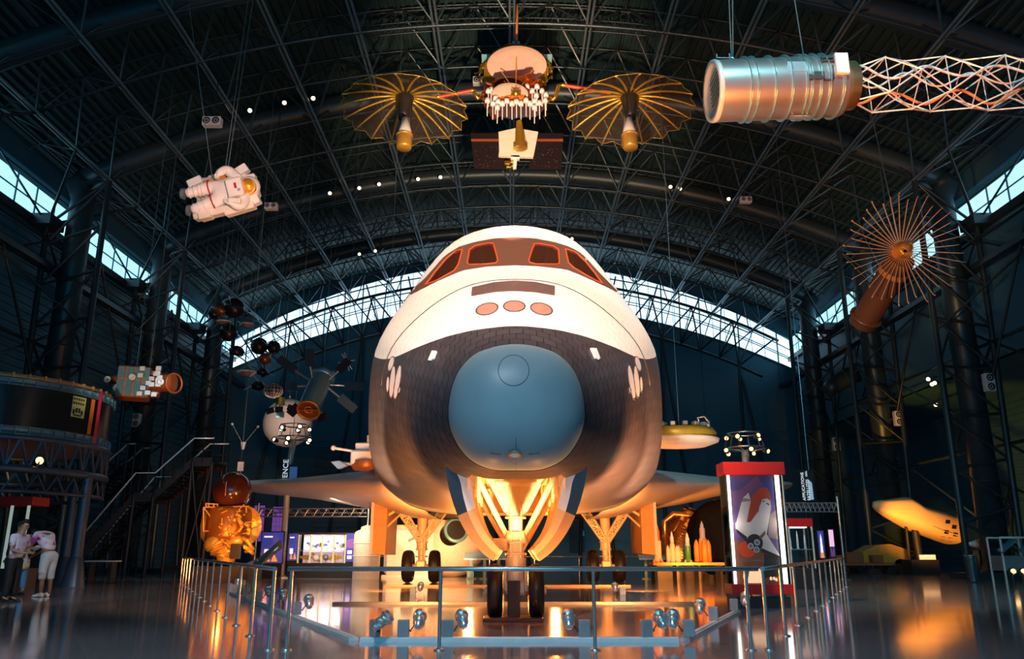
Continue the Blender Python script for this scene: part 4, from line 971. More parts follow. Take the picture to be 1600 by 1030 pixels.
# white tower and white rounded cabin behind the wheels
m = MB(); p = P(575, 828, 34); 
m.lathe([(0, 0), (.55, 0), (.55, 1.75), (.5, 1.85), (.3, 1.95), (.28, 2.05), (.1, 2.12), (0, 2.12)], (p.x, 34, 0), (0, 0, 1), 20)
for z in (.4, .9, 1.4): m.ring((p.x, 34, z), (0, 0, 1), .55, .03, 20, 5)
m.box((p.x + .25, 33.5, 1.6), (.12, .1, .12)); single(m, 'capsule_mockup', white_paint, 'white rounded booth like a small tower, left of the tan gear door', 'capsule')
m = MB(); p = P(640, 832, 35.5); t = thing('cabin_module', 'boxy white cabin module with an open curved hatch behind the left main wheels', 'module', (p.x, 36, 0))
m.box((p.x, 36, 1.1), (2.1, 1.4, 2.0), bev=.15); m.box((p.x, 36, .06), (2.2, 1.5, .12)); m.build('cabin_shell', white_paint, t)
m = MB(); m.ring((p.x + .3, 35.28, 1.2), (0, 1, 0), .42, .05, 24, 6, -pi / 2, pi / 2 + .4); m.build('hatch_rim', silver_box, t)
m = MB(); m.box((p.x - .2, 35.5, 2.14), (1.4, .1, .08)); m.build('roof_strip', gold_tube, t)
# sphere-cone capsule with round hatch
p = P(704, 842, 36.5); t = thing('white_spacecraft_sphere', 'large pale bulbous spacecraft with a round dark hatch, between the wheels', 'spacecraft', (p.x, 36.5, 0))
m = MB(); m.lathe([(0, -1.5), (.7, -1.42), (1.3, -1.1), (1.62, -.55), (1.65, 0), (1.5, .6), (1.25, 1.0), (.9, 1.25), (.48, 1.38)], (p.x, 37, p.z), (.05, -1, .12), 40); m.build('shell', mat('capsule_cream', (.75, .60, .50), .55, var=.1), t)
ax = V(.05, -1, .12).normalized(); c = V(p.x, 37, p.z) + ax * 1.36
hp = P(713, 829, 35.4)
m = MB(); m.ring(hp, (hp - V(p.x, 37, p.z)), .44, .09, 32, 8); m.build('hatch_ring', mat('hatch_teal', (.18, .42, .45), .35, .4), t)
m = MB(); nn = (hp - V(p.x, 37, p.z)).normalized(); m.lathe([(0, .10), (.42, .08)], hp, nn, 28); m.build('hatch_opening', black_s, t)
m = MB(); 
for sx in (-1, 1): m.box((p.x + sx * .9, 37, .25), (.3, 1.4, .5))
m.build('cradle', steel_dark, t)
# tilted information desks behind the wheels
deskm = mat('desk_blue', (.05, .16, .28), .4, .2); desk_t = mat('desk_top_print', (.25, .42, .55), .35, emit=.12)
DK = [(736, 881), (757, 879), (779, 878), (1010, 880), (1030, 880)]
dl = ['left of the nose wheels, left of its row of three', 'left of the nose wheels, middle of its row of three', 'left of the nose wheels, right of its row of three', 'right of the right main gear, nearer the wheels', 'right of the right main gear, nearer the engine exhibit']
for i, (u, v) in enumerate(DK):
    p = P(u, v, 33.6)
    if i == 0:
        dp = thing('reading_desk', 'x', 'reading desk'); m = MB(); m.slab([V(-.28, 0, .75), V(.28, 0, .75), V(.28, .45, 1.0), V(-.28, .45, 1.0)], (0, 0, .05)); m.build('sloped_top', desk_t, dp, local=True)
        m = MB(); m.box((0, .22, .42), (.12, .12, .82)); m.box((0, .22, .02), (.4, .35, .04)); m.build('stand', deskm, dp, local=True); o = dp
    else: o = copy_tree(dp)
    o.location = (p.x, 33.6, 0); o['label'] = 'sloping blue information desk ' + dl[i]; o['group'] = 'small information desks'
# information panel on the left rail
t = thing('information_panel', 'tilted dark teal information panel fixed on the left guard rail', 'panel', (lp[3].x, lp[3].y, 0))
a, b_ = P(436, 845, 13.0), P(385, 890, 11.6)
m = MB(); up = V(.08, -.1, -.10); m.slab([a, a + V(.02, .9 * 0 + .03, -.12), b_ + V(.12, .0, .0), b_ + V(.0, -.0, .02)], (0, .12, .01)); 
m.build('panel_board', mat('panel_teal', (.01, .05, .065), .3, .2), t)
m = MB(); d = (b_ - a); f0 = lambda f, g: a + d * f + V(.04 + .03 * g, -.012, -.03 - .03 * g)
for f, L_ in ((.15, .12), (.45, .05), (.65, .14)): m.tube([f0(f, .5), f0(f + L_, .5)], .008, 5)
m.build('text_lines', mat('panel_text_pale', (.5, .7, .8), .5, emit=.2), t)
m = MB(); m.cyl((lp[2].x + .05, lp[2].y, .86), a.lerp(b_, .7), .02, n=6); m.build('mount', stainless, t)
# ---------------------------------------------------------------- hanging cables helper
cable_m = mat('steel_cable', (.22, .32, .34), .3, .6)
def cable(p, q, label, group=None, r=.012):
    m = MB(); m.cyl(p, q, r, n=5); return single(m, 'suspension_cable', cable_m, label, 'cable', group)
def roof(p, y=None): return V(p[0], p[1], arch(p[0]) )
# ---------------------------------------------------------------- relay satellite with two mesh umbrella dishes
TY = 27.0
t = thing('relay_satellite', 'gold and white communications satellite with two mesh umbrella dishes, hanging from the roof', 'satellite', P(806, 150, TY))
def TP(u, v, dy=0): return P(u, v, TY + dy)
c = TP(806, 150)
m = MB(); bz = TP(806, 152); m.lathe([(0, -.55), (1.15, -.5), (1.25, -.1), (1.1, .45), (.6, .62), (0, .62)], bz, (0, -.25, 1), 6, smooth=False)
for k in range(16):
    a = 2 * pi * k / 16; p = bz + V(1.15 * cos(a), 1.1 * sin(a), random.uniform(-.4, .3)); m.box(p, (.3, .3, .26), rot=Matrix.Rotation(a, 3, 'Z') @ Matrix.Rotation(.5, 3, 'X'), bev=.04)
m.build('equipment_bus', mat('foil_red_gold', (.75, .16, .03), .3, .8, bump=1, scale=14, var=.6), t)
random.seed(5)
m = MB()
for k in range(30):
    a = 2 * pi * k / 30; rr_ = 1.28 if k % 2 else 1.1
    p = TP(806, 118, .5) + V(rr_ * cos(a) * 1.12, .3 * sin(a), .95 * sin(a)); m.tube([p, p + V(random.uniform(-.15, .15), 0, random.uniform(.05, .2)), p + V(random.uniform(-.2, .2), .1, random.uniform(-.1, .2))], .035, 5)
for k in range(26): a = pi * (k / 25) - .25 * pi * 0; m.box(TP(806, 112, .6) + V(1.38 * cos(a) , 0, 1.05 * sin(a)), (.14, .1, .10), rot=Matrix.Rotation(k, 3, 'Y'))
m.lathe([(.9, 0), (1.3, .0), (1.3, -.06), (.9, -.06)], TP(806, 116, .6), (0, -.5, -1), 12, smooth=False)
m.build('foil_edge_frame', gold_foil, t)
pinkdish = mat('dish_pale_pink', (.86, .66, .56), .5)
def dish(c, r, ax, depth, nm, mt, n=36):
    q = MB(); q.lathe([(r, 0), (r * .98, -.02), (r * .7, -depth * .55), (r * .35, -depth * .88), (0, -depth)], c, ax, n); q.lathe([(r, 0), (r, -.03), (r * .7, -depth * .55 - .04), (0, -depth - .05)], c, ax, n); return q.build(nm, mt, t)
d1 = TP(807.5, 103, -.3); dish(d1, 1.14, V(0, -.06, -1), .12, 'main_dish', pinkdish)
d2 = TP(797, 146.5, -1.15); dish(d2, .66, V(-.03, -.0, -1), .10, 'small_dish', pinkdish)
m = MB(); f = TP(806, 146, -1.9)
for u, v in ((783, 111), (832, 110), (807, 80)): m.cyl(TP(u, v, -.5), f, .025, n=6)
m.sph(f, .13, 10); m.box(f + V(0, 0, -.05), (.35, .1, .1)); m.build('feed_tripod', gold_foil, t)
for s in (-1, 1):
    m = MB(); p = TP(759 if s < 0 else 856, 90, .3); m.slab([p + V(-.17, 0, .15), p + V(.17, 0, .15), p + V(-s * -.15, 0, -.18)], (0, .1, 0)); m.build('sensor_fin', mat('sensor_cyan', (.25, .65, .8), .4), t)
# helix antennas: one prototype, copied
q = MB(); q.lathe([(0, .10), (.095, .10), (.095, -.06), (.05, -.075)], (0, 0, 0), (0, 0, 1), 12); q.cyl((0, 0, -.07), (0, 0, -.62), .021, n=8)
white_h = mat('helix_white', (.85, .88, .90), .4)
q.build('helix_antenna', white_h, t, local=True); hp_ = [o for o in t.children if o.name.startswith('helix')][0]
HX = [(763, 143), (767.5, 141), (823.5, 136), (839, 136), (831.5, 143), (847, 143), (853, 149), (761.5, 158), (770, 163), (778, 160), (785, 163), (792, 159), (800, 163), (807, 160), (814, 163), (822, 158), (828, 163), (836, 159), (843, 162), (852, 158), (774, 155), (838, 150), (777, 169), (835, 169)]
for i, (u, v) in enumerate(HX):
    o = hp_ if i == 0 else hp_.copy()
    if i: COL.objects.link(o); o.parent = t
    o.location = TP(u, v, -1.15 + .05 * (i % 3)) - ORG[t.name]
# booms and umbrella dishes
for s in (-1, 1):
    m = MB()
    P0 = [TP(752, 150, -.2), TP(746, 154, -.3), TP(743, 148, -.3), TP(740, 140, -.3)] if s < 0 else [TP(857, 152, -.2), TP(864, 156, -.3), TP(868, 152, -.3), TP(873, 134, -.3), TP(878, 133, -.3)]
    m.tube(P0, .08, 8); m.build('boom_elbow', gold_foil, t)
    a, b_ = (TP(740, 141, -.3), TP(683, 152, -.3)) if s < 0 else (TP(878, 133, -.3), TP(955, 145, -.3))
    m = MB(); m.cyl(a, b_, .07, n=8); m.m = 1
    for f_ in (0, .45, .95): m.cyl(a.lerp(b_, f_), a.lerp(b_, f_ + .05), .095, n=8)
    m.build('boom', [red_o, gold_foil], t)
    uc = 632.5 if s < 0 else 983.5; vc = 155
    hub = TP(uc, 150, .0); R0 = 2.42
    # dish opens towards the visitor and down: axis
    ax = V(.0, -.04, -1).normalized(); M_, _ = frame(V(0, 0, 0), ax)
    X = V(1, 0, 0); Yv = ax.cross(X)
    dep = .72; nr = 18
    def up_(r, a): return hub + (X * cos(a) + Yv * sin(a)) * r + ax * (dep * (r / R0) ** 2)
    m = MB()
    rows = []
    for k in range(1, 9):
        r = R0 * k / 8; row = []
        for i in range(nr * 4):
            a = 2 * pi * i / (nr * 4) + pi / 18; ph = (i % 4) / 4; sag = 1 - .07 * (k / 8) ** 2 * (1 - abs(2 * ph - 1)) * (1 if ph else 0) * 1
            row.append(up_(r * sag, a))
        rows.append(row)
    m.grid(rows, closed=True)
    mesh_m = MATS.get('umbrella_mesh')
    if mesh_m is None:
        mesh_m = bpy.data.materials.new('umbrella_mesh'); MATS['umbrella_mesh'] = mesh_m; mesh_m.use_nodes = True; N = mesh_m.node_tree.nodes; L = mesh_m.node_tree.links; b = N['Principled BSDF']
        b.inputs['Base Color'].default_value = (.26, .20, .15, 1); b.inputs['Roughness'].default_value = .5; b.inputs['Metallic'].default_value = .3
        tc = N.new('ShaderNodeTexCoord'); vo = N.new('ShaderNodeTexVoronoi'); vo.inputs['Scale'].default_value = 9; L.new(tc.outputs['Object'], vo.inputs['Vector'])
        lt = N.new('ShaderNodeMath'); lt.operation = 'LESS_THAN'; lt.inputs[1].default_value = .13; L.new(vo.outputs['Distance'], lt.inputs[0])
        md = N.new('ShaderNodeMath'); md.operation = 'MULTIPLY_ADD'; md.inputs[1].default_value = .6; md.inputs[2].default_value = .20; L.new(lt.outputs[0], md.inputs[0]); L.new(md.outputs[0], b.inputs['Alpha'])
    um = m.build('umbrella_mesh', mesh_m, t)
    q = MB(); q.tube(rows[-1] + [rows[-1][0]], .015, 5, caps=False); q.build('rim_cord', gold_tube, um)
    q = MB(); q.tube([up_(R0 * k / 8, 0) - hub for k in range(1, 9)], [.05, .05, .045, .045, .04, .04, .035, .03], 6)
    rib0 = None
    for k in range(nr):
        a = 2 * pi * k / nr + pi / 18
        if rib0 is None: rib0 = True
        q = MB(); q.tube([up_(R0 * kk / 8, a) + ax * .03 for kk in range(1, 9)], [.05, .05, .045, .045, .04, .04, .035, .03], 6); q.build('umbrella_rib', gold_tube, um)
    m = MB(); m.lathe([(.30, -.05), (.36, .1), (.22, .75), (.2, 1.0), (.0, 1.0)], hub, ax, 16); m.build('hub', black_s, um)
    # feed: white cone with gold drum
    fb = TP(uc - (0 if s < 0 else 1) + .5, 200, -.9); 
    m = MB(); m.lathe([(.0, .42), (.12, .42), (.27, -.30), (.27, -.32)], fb, (0, .12, 1), 18); m.build('feed_cone', white_h, um)
    m = MB(); m.lathe([(.27, -.30), (.31, -.32), (.31, -.36), (.28, -.38), (.29, -.42), (.27, -.84), (.25, -.88), (0, -.88)], fb, (0, .12, 1), 18); m.build('feed_drum', mat('gold_polished', (1, .55, .1), .35, .7), um)
    m = MB(); m.cyl(hub + ax * .8, fb + V(0, 0, .4), .03, n=6)
    for k in range(3): a = 2 * pi * k / 3; m.cyl(hub + (X * cos(a) + Yv * sin(a)) * .3, fb + V(.2 * cos(a), 0, -.2), .015, n=5)
    m.build('feed_strut', black_s, um)
m = MB(); m.box(TP(632, 126, .2), (.35, .1, .08)); m.build('boom_clip', gold_foil, t)
# lower mast, pale panel and solar array
m = MB(); m.cyl(TP(811, 190, -1), TP(813, 228, -1), .11, .22, n=12); m.cyl(TP(813, 226, -1), TP(813, 232, -1), .26, n=12); m.build('lower_mast', mat('mast_gold', (.75, .45, .06), .3, .8, bump=.6, scale=16), t)
m = MB(); pts = [(779, 206), (806, 200), (841, 206), (834, 242), (833, 246), (779, 244), (780, 236), (779.5, 222)]
m.slab([TP(u, v, -.6) for u, v in pts], (0, .12, 0)); m.build('lower_panel', pinkdish, t)
m = MB(); m.box(TP(805, 247, -.5), (.32, .2, .12)); m.cyl(TP(805, 250, -.5), TP(804, 264, -.5), .07, n=8); m.build('lower_fitting', white_h, t)
m = MB(); random.seed(2)
for k in range(8): m.box(TP(797 + random.uniform(-5, 5), 252 + k * 1.3, -.4), (.2, .15, .1), bev=.02)
m.build('foil_bundle', gold_foil, t)
arr = mat('solar_array_maroon', (.006, .002, .004), .5)
for s, pts in ((-1, [(735, 208), (782, 208), (790, 265), (741, 264)]), (1, [(833, 208), (880, 208), (877, 265), (826, 265)])):
    m = MB(); m.slab([TP(u, v, .3) for u, v in pts], (0, .08, 0)); m.m = 1
    x0_, x1_ = (736, 782) if s < 0 else (834, 880); m.slab([TP(x0_, 217, .28), TP(x1_, 217, .28), TP(x1_, 221, .28), TP(x0_, 221, .28)], (0, .01, 0)); m.m = 2
    for k in range(60):
        u, v = random.uniform(min(p[0] for p in pts) + 6, max(p[0] for p in pts) - 8), random.uniform(223, 262); m.box(TP(u, v, .28), (.018, .01, .018))
    m.build('solar_array', [arr, mat('array_stripe', (.25, .06, .02), .5), mat('array_dot', (.18, .09, .10), .5)], t)
m = MB(); m.tube([TP(807, 66, .3), TP(807.5, 40, .2), TP(808.5, 8, 0)], .05, 6); m.build('top_mast', mat('rope_orange', (.6, .25, .06), .5), t)
m = MB(); 
for dx in (-4, 4): m.box(TP(806 + dx, 69, .2), (.1, .1, .2))
m.build('top_sensor', mat('sensor_cyan', (.25, .65, .8), .4), t)
cable(TP(808.5, 8), V(TP(808.5, 8).x, TY, arch(0)), 'cable holding the relay satellite at its top mast')
# ---------------------------------------------------------------- mast canister, top right
CYY = 14.5
t = thing('mast_canister', 'ribbed silver canister with a long folding lattice mast, hanging top right', 'canister', P(1200, 137, CYY))
c0, c1_ = P(1114, 143, CYY), P(1308, 135, CYY + .05); axc = (c1_ - c0).normalized(); Lc = (c1_ - c0).length; rc = .62
can_m = mat('canister_metal', (.60, .58, .56), .32, .85, var=.05)
teal_ring = mat('ring_metal_teal', (.35, .62, .62), .3, .8)
m = MB(); m.lathe([(rc, 0), (rc, Lc)], c0, axc, 48); m.build('drum', can_m, t)
m = MB(); m.lathe([(0, .02), (rc * .8, 0), (rc * .84, -.03), (rc, -.04), (rc * 1.02, 0), (rc, .06)], c0, axc, 48); m.m = 1
Mx, _ = frame(V(0, 0, 0), axc)
for k in range(9): y = -.4 + .1 * k; hw = sqrt(max(.01, (rc * .8) ** 2 - y * y)); m.cyl(c0 - axc * .01 + V(0, hw * .3, y), c0 - axc * .01 + V(0, -hw, y), .012, n=4)
m.build('end_cap', [mat('cap_grey_green', (.55, .62, .58), .5, .2), steel_roof], t)
for f in (.23, .285, .42, .55, .66, .70, .77, .84, .95):
    m = MB(); m.lathe([(rc - .01, 0), (rc + .05, 0), (rc + .05, .02), (rc + .02, .025), (rc - .01, .025)], c0 + axc * Lc * f, axc, 48); m.build('stiffening_ring', teal_ring, t)
m = MB(); m.box(c0 + axc * Lc * .60 + V(0, -rc, .1), (.4, .02, .22)); m.build('name_plate', mat('plate_grey_blue', (.35, .5, .55), .3, .6), t)
def on(f, a, r=1.0): # point on drum: angle a from towards-viewer upward
    return c0 + axc * Lc * f + V(0, -cos(a), sin(a)) * rc * r
for f, a, sx, sz in ((.06, .95, .26, .02), (.06, 1.15, .26, .02), (.115, 1.05, .02, .2), (.015, 1.05, .02, .2), (.85, .5, .22, .02), (.85, .32, .22, .02), (.80, .4, .02, .16), (.87, -.1, .02, .3), (.83, -.35, .2, .02)): m = MB(); m.box(on(f, a, 1.03), (sx, .05, sz)); m.build('handling_bar', mat('bracket_dark', (.06, .06, .06), .4, .4), t)
m = MB(); m.box(on(.94, .15, 1.08), (.26, .08, .46), bev=.01); m.build('side_cover', mat('cover_white', (.8, .82, .82), .4), t)
m = MB(); m.box(on(.70, -.25, 1.04), (.12, .06, .1)); m.box(on(.76, -.2, 1.03), (.2, .05, .16)); m.build('junction_box', mat('bracket_dark', (.06, .06, .06), .4, .4), t)
m = MB(); p = on(.66, -1.5, 1.12); m.box(p, (.4, .1, .03)); m.box(p + V(-.15, 0, .06), (.03, .1, .12)); m.box(p + V(.15, 0, .06), (.03, .1, .12)); m.build('lower_bracket', silver_box, t)
m = MB(); m.lathe([(rc, 0), (rc * .96, .06), (rc * .8, .12), (rc * .8, .30), (0, .32)], c0 + axc * Lc, axc, 32); m.build('rear_collar', mat('collar_gold', (.6, .42, .2), .35, .8), t)
# the lattice mast
s0 = c1_ + axc * .25; nb = 14; bl = .62; rm_ = .56; mast_m = mat('mast_white', (.82, .80, .78), .35, .2)
mast = MB(); prev = None
adir = V(axc.x, axc.y, axc.z * .55).normalized(); X2 = V(0, 0, 1); Y2 = adir.cross(X2).normalized()
for k in range(nb + 1):
    cc_ = s0 + adir * bl * k; rr2 = rm_ * (0.65 if k == 0 else 1); rot = (pi / 4 if k % 2 else 0)
    cur = [cc_ + (X2 * cos(rot + pi / 2 * q) + Y2 * sin(rot + pi / 2 * q)) * rr2 for q in range(4)]
    for q in range(4):
        mast.cyl(cur[q], cur[(q + 1) % 4], .011, n=4); mast.sph(cur[q], .028, 6)
        if prev:
            if k % 2: mast.cyl(prev[q], cur[q], .016, n=5); mast.cyl(prev[(q + 1) % 4], cur[q], .016, n=5)
            else: mast.cyl(prev[q], cur[q], .016, n=5); mast.cyl(prev[q], cur[(q + 1) % 4], .016, n=5)
    prev = cur
mast.build('lattice_mast', mast_m, t)
for nm, ph, mt, rad in (('white_hose', .8, mat('hose_white', (.85, .8, .76), .4), .028), ('white_hose', 2.2, MATS['hose_white'], .022), ('orange_cable', 4.2, mat('cable_orange', (.75, .28, .08), .45), .03)):
    m = MB(); m.tube([s0 + adir * (bl * nb * k / 90) + (X2 * sin(ph) + Y2 * cos(ph)) * .26 + X2 * .14 * sin(k * .42 + ph) + Y2 * .05 * cos(k * .5) for k in range(91)], rad, 6); m.build(nm, mt, t)
for u, v, uu, lab in ((1143, 97, 1139, 'cable holding the front end of the silver canister'), (1145, 97, 1144.5, 'second cable at the front end of the silver canister'), (1256, 90, 1242, 'cable holding the rear end of the silver canister')):
    p = P(u, v, CYY); q = P(uu, 2, CYY); d = (q - p); cable(p - V(0, 0, .04), p + d * 1.0 + V(0, 0, 0) if False else p + d * ((arch(0) - p.z) / d.z), lab, r=.012)
m = MB(); m.ring(P(1143, 94, CYY), (0, 1, 0), .06, .02, 14, 5); m.box(P(1142, 97.5, CYY), (.22, .14, .05)); m.build('lifting_eye', teal_ring, t)
# ---------------------------------------------------------------- flower antenna on a dark tube, right
FY = 27.5
t = thing('unfurling_antenna', 'orange tipped flower-like antenna of many thin blades on a brown tube, hanging right', 'antenna', P(1420, 392, FY))
a, b_ = P(1408, 404, FY), P(1347, 506, FY + 2.6); m = MB(); m.cyl(b_, a, .52, .50, n=24); ax_ = (a - b_).normalized()
m.lathe([(.5, 0), (.62, .02), (.62, .08), (.5, .1)], b_ + ax_ * .3, ax_, 24); m.m = 1; m.box(b_.lerp(a, .6) + V(.3, -.25, 0), (.12, .12, .5)); m.cyl(b_.lerp(a, .78), b_.lerp(a, .84), .54, n=24); m.build('tube', [mat('tube_brown', (.16, .065, .04), .35, .3), mat('tube_ochre', (.5, .2, .05), .4)], t)
hubp = P(1408, 392, FY - .3); fx = V(-.22, -.92, -.22).normalized()
m = MB(); m.lathe([(0, -.25), (.3, -.2), (.32, .1), (.2, .3), (.22, .6), (0, .62)], hubp, fx, 16); 
for k in range(6): m.box(hubp + fx * .5 + V(random.uniform(-.2, .2), 0, random.uniform(-.2, .2)), (.22, .2, .2), rot=Matrix.Rotation(k, 3, 'Y'), bev=.02)
m.build('hub', mat('hub_amber', (.75, .33, .07), .35, .5), t)
Xf = fx.cross(V(0, 0, 1)).normalized(); Yf = Xf.cross(fx)
blade_m = mat('blade_copper', (.72, .42, .27), .35, .4)
for k in range(40):
    a_ = 2 * pi * k / 40; d = Xf * cos(a_) + Yf * sin(a_); bL = 1.9 * (1 + .08 * sin(k * 2.1))
    pts = [hubp + d * .15, hubp + d * bL * .5 + fx * .1, hubp + d * bL + fx * .32]
    m = MB(); wv_ = fx.cross(d)
    for i in range(2):
        q0, q1 = pts[i], pts[i + 1]; w0, w1 = (.03, .055)[i], (.055, .03)[i]
        m.slab([q0 - fx * w0, q1 - fx * w1, q1 + fx * w1, q0 + fx * w0], wv_ * .02)
    m.slab([pts[2] - fx * .02, pts[2] + d * .04 + fx * .12, pts[2] - d * .03 + fx * .12], wv_ * .025)
    m.build('blade', blade_m, t)
cable(hubp + V(0, 0, .1), V(hubp.x - .6, hubp.y, arch(hubp.x - .6)), 'cable holding the flower-like antenna', r=.015)
# ---------------------------------------------------------------- box satellite, left
BY = 29.0
t = thing('box_satellite', 'boxy orange and silver satellite with glass panels, hanging left of the stairs', 'satellite', P(216, 598, BY))
m = MB(); c = P(210, 600, BY); rz_ = Matrix.Rotation(.35, 3, 'Z'); m.box(c, (1.1, 1.0, 1.15), rot=rz_, bev=.04); m.box(P(231, 600, BY + .2), (.9, .8, .9), rot=rz_, bev=.04); m.build('bus', mat('bus_orange', (.55, .12, .04), .4, .4, var=.4), t)
m = MB()
for k in range(4): m.box(c + rz_ @ V(-.42 + .28 * k, -.52, .30), (.24, .04, .44)); 
for k in range(4): m.box(c + rz_ @ V(-.42 + .28 * k, -.52, -.25), (.24, .04, .56))
m.build('panel_cells', mat('cell_teal', (.20, .42, .44), .2, .4, var=.3), t)
random.seed(9)
for k in range(16): m = MB(); m.box(c + V(.35 + random.uniform(0, .9), -.5 + random.uniform(-.1, .1), random.uniform(-.6, .6)), (.18, .08, .16), bev=.01); m.build('white_box', white_paint, t)
for u, v in ((168, 593), (251, 597), (181.5, 606), (207, 589)):
    m = MB(); p = P(u, v, BY - .6); m.lathe([(0, .03), (.05, .03), (.05, .05), (.12, .05), (.12, 0)], p, (0, -1, 0), 14); m.build('nozzle', white_paint, t)
m = MB(); m.cyl(P(172, 593, BY), P(190, 593, BY), .14, n=8); m.build('thruster_module', mat('module_rust', (.5, .12, .03), .35, .5, bump=.6, var=.4), t)
m = MB(); m.cyl(P(240, 598, BY), P(272, 599, BY), .33, n=12); m.ring(P(272, 599, BY), (1, -.5, 0), .36, .04, 20, 6); m.build('thruster_module', mat('module_rust', (.5, .12, .03), .35, .5, bump=.6, var=.4), t)
cable(c + V(0, 0, .5), V(c.x, BY, arch(c.x)), 'cable holding the boxy orange satellite'); cable(P(231, 600, BY + .2) + V(0, 0, .4), V(P(231, 600, BY + .2).x, BY + .2, 16.8), 'second cable holding the boxy orange satellite')
# ---------------------------------------------------------------- the group of small satellites at the back left
def hang(t, p, lab): cable(p, V(p.x, p.y, arch(p.x) if abs(p.x) < 19 else 16.5), 'thin cable holding the ' + lab, r=.007)
YB = 41.0
t = thing('balloon_satellite', 'big plain white sphere satellite hanging left of the shuttle', 'sphere satellite', P(450, 661, YB)); p = P(450, 661, YB); m = MB(); m.sph(p, 1.24, 40); m.build('sphere', mat('balloon_cream', (.80, .72, .66), .5, var=.04), t)
m = MB(); m.ring(p, (.2, -1, .1), 1.243, .008, 48, 4); m.cyl(p + V(0, 0, 1.2), p + V(0, 0, 1.4), .05, n=8); m.build('seam', mat('seam_grey', (.5, .45, .42), .5), t); hang(t, p + V(0, 0, 1.35), 'big white sphere')
t = thing('wire_sphere_satellite', 'round caged satellite with dark panels just above the white sphere', 'satellite', P(427, 611, 38)); p = P(427, 611, 38)
m = MB(); m.sph(p, .42, 16, (1.05, 1.05, .78)); m.build('core', mat('core_maroon', (.12, .05, .05), .3), t); m = MB()
for k in range(8): a_ = pi * k / 8; m.tube([p + V(cos(a_) * sin(q) * .45, sin(a_) * sin(q) * .45, cos(q) * .34) for q in (2 * pi * i / 24 for i in range(25))], .018, 4)
for z in (-.16, 0, .16): m.ring(p + V(0, 0, z), (0, 0, 1), sqrt(max(.01, 1 - (z / .34) ** 2)) * .45, .018, 20, 4)
m.build('cage', mat('cage_pale', (.7, .62, .55), .4, .4), t); hang(t, p + V(0, 0, .3), 'caged round satellite')
# paddle satellite with a telescope-like body
PY = 30.0
t = thing('paddle_satellite', 'blue cylinder satellite with an amber open end and eight dark solar paddles', 'satellite', P(490, 610, PY))
a, b_ = P(505, 588, PY + .9), P(482, 641, PY - .7); axp = (b_ - a).normalized(); Xq = axp.cross(V(0, 0, 1)).normalized()
m = MB(); m.cyl(a, b_, .42, n=28, caps=False); m.lathe([(0, 0), (.42, .02), (.50, .0), (.51, .25), (.42, .3)], a, axp, 28); m.build('body_tube', mat('tube_blue_steel', (.22, .42, .50), .3, .5), t)
m = MB(); m.lathe([(.42, -.02), (.45, .04), (.38, .04), (.37, -.06)], b_, axp, 28); m.lathe([(.16, -.05), (.18, .0), (.12, .0), (.11, -.05)], b_, axp, 16); m.cyl(b_ + Xq * .38, b_ - Xq * .38, .02, n=5); m.m = 1; m.lathe([(.37, -.06), (0, -.08)], b_, axp, 20); m.build('open_end', [mat('end_amber', (.45, .18, .03), .35, .5), mat('end_brown', (.10, .035, .01), .4)], t)
Xp = axp.cross(V(0, 0, 1)).normalized(); Yp = Xp.cross(axp); cm = a.lerp(b_, .22)
pad_m = mat('paddle_black', (.012, .012, .02), .3)
for k, (u0, v0, u1, v1) in enumerate(((478, 592, 435, 560), (518, 592, 545, 562), (520, 602, 568, 604), (516, 608, 555, 641), (500, 640, 505, 658), (485, 590, 484, 545), (476, 604, 445, 604), (475, 625, 452, 648))):
    p0, p1 = P(u0, v0, PY + .2), P(u1, v1, PY + (.5 if k < 4 else 0)); d = (p1 - p0).normalized(); ww = V(-d.z, 0, d.x).normalized() * .17
    m = MB(); mid = p0.lerp(p1, .38); m.slab([mid - ww, p1 - ww, p1 + ww, mid + ww], (0, .05, 0)); o = m.build('solar_paddle', pad_m, t)
    m = MB(); m.cyl(cm.lerp(p0, .8), mid, .045, n=6); m.build('paddle_arm', mat('arm_silver', (.45, .42, .42), .3, .7), o)
hang(t, a, 'blue paddle satellite')
t = thing('cross_antenna', 'small thin white cross antenna hanging beyond the paddle satellite', 'antenna', P(542, 565, 33)); p = P(542, 565, 33); m = MB()
for d in (V(.35, 0, .06), V(-.12, 0, .4), V(.2, .2, -.3)): m.cyl(p - d, p + d, .018, n=5)
m.build('rods', white_paint, t); hang(t, p, 'thin white cross antenna')
t = thing('paddle_probe', 'small gold probe with four square paddles in front of the white sphere', 'probe', P(437, 631, 35)); p = P(438, 628, 35); m = MB(); m.cyl(p - V(0, 0, .16), p + V(0, 0, .18), .2, n=12); m.build('body', gold_foil, t)
for du, dv in ((-16, 14), (0, 20), (17, 10), (-2, 12)): m = MB(); q = P(438 + du, 628 + dv, 34.8); m.box(q, (.34, .03, .26), rot=Matrix.Rotation(du * .02, 3, 'Y')); m.cyl(p, q, .015, n=4); m.build('paddle', pad_m if du else mat('paddle_blue', (.1, .3, .45), .3), t)
hang(t, p + V(0, 0, .15), 'gold four-paddle probe')
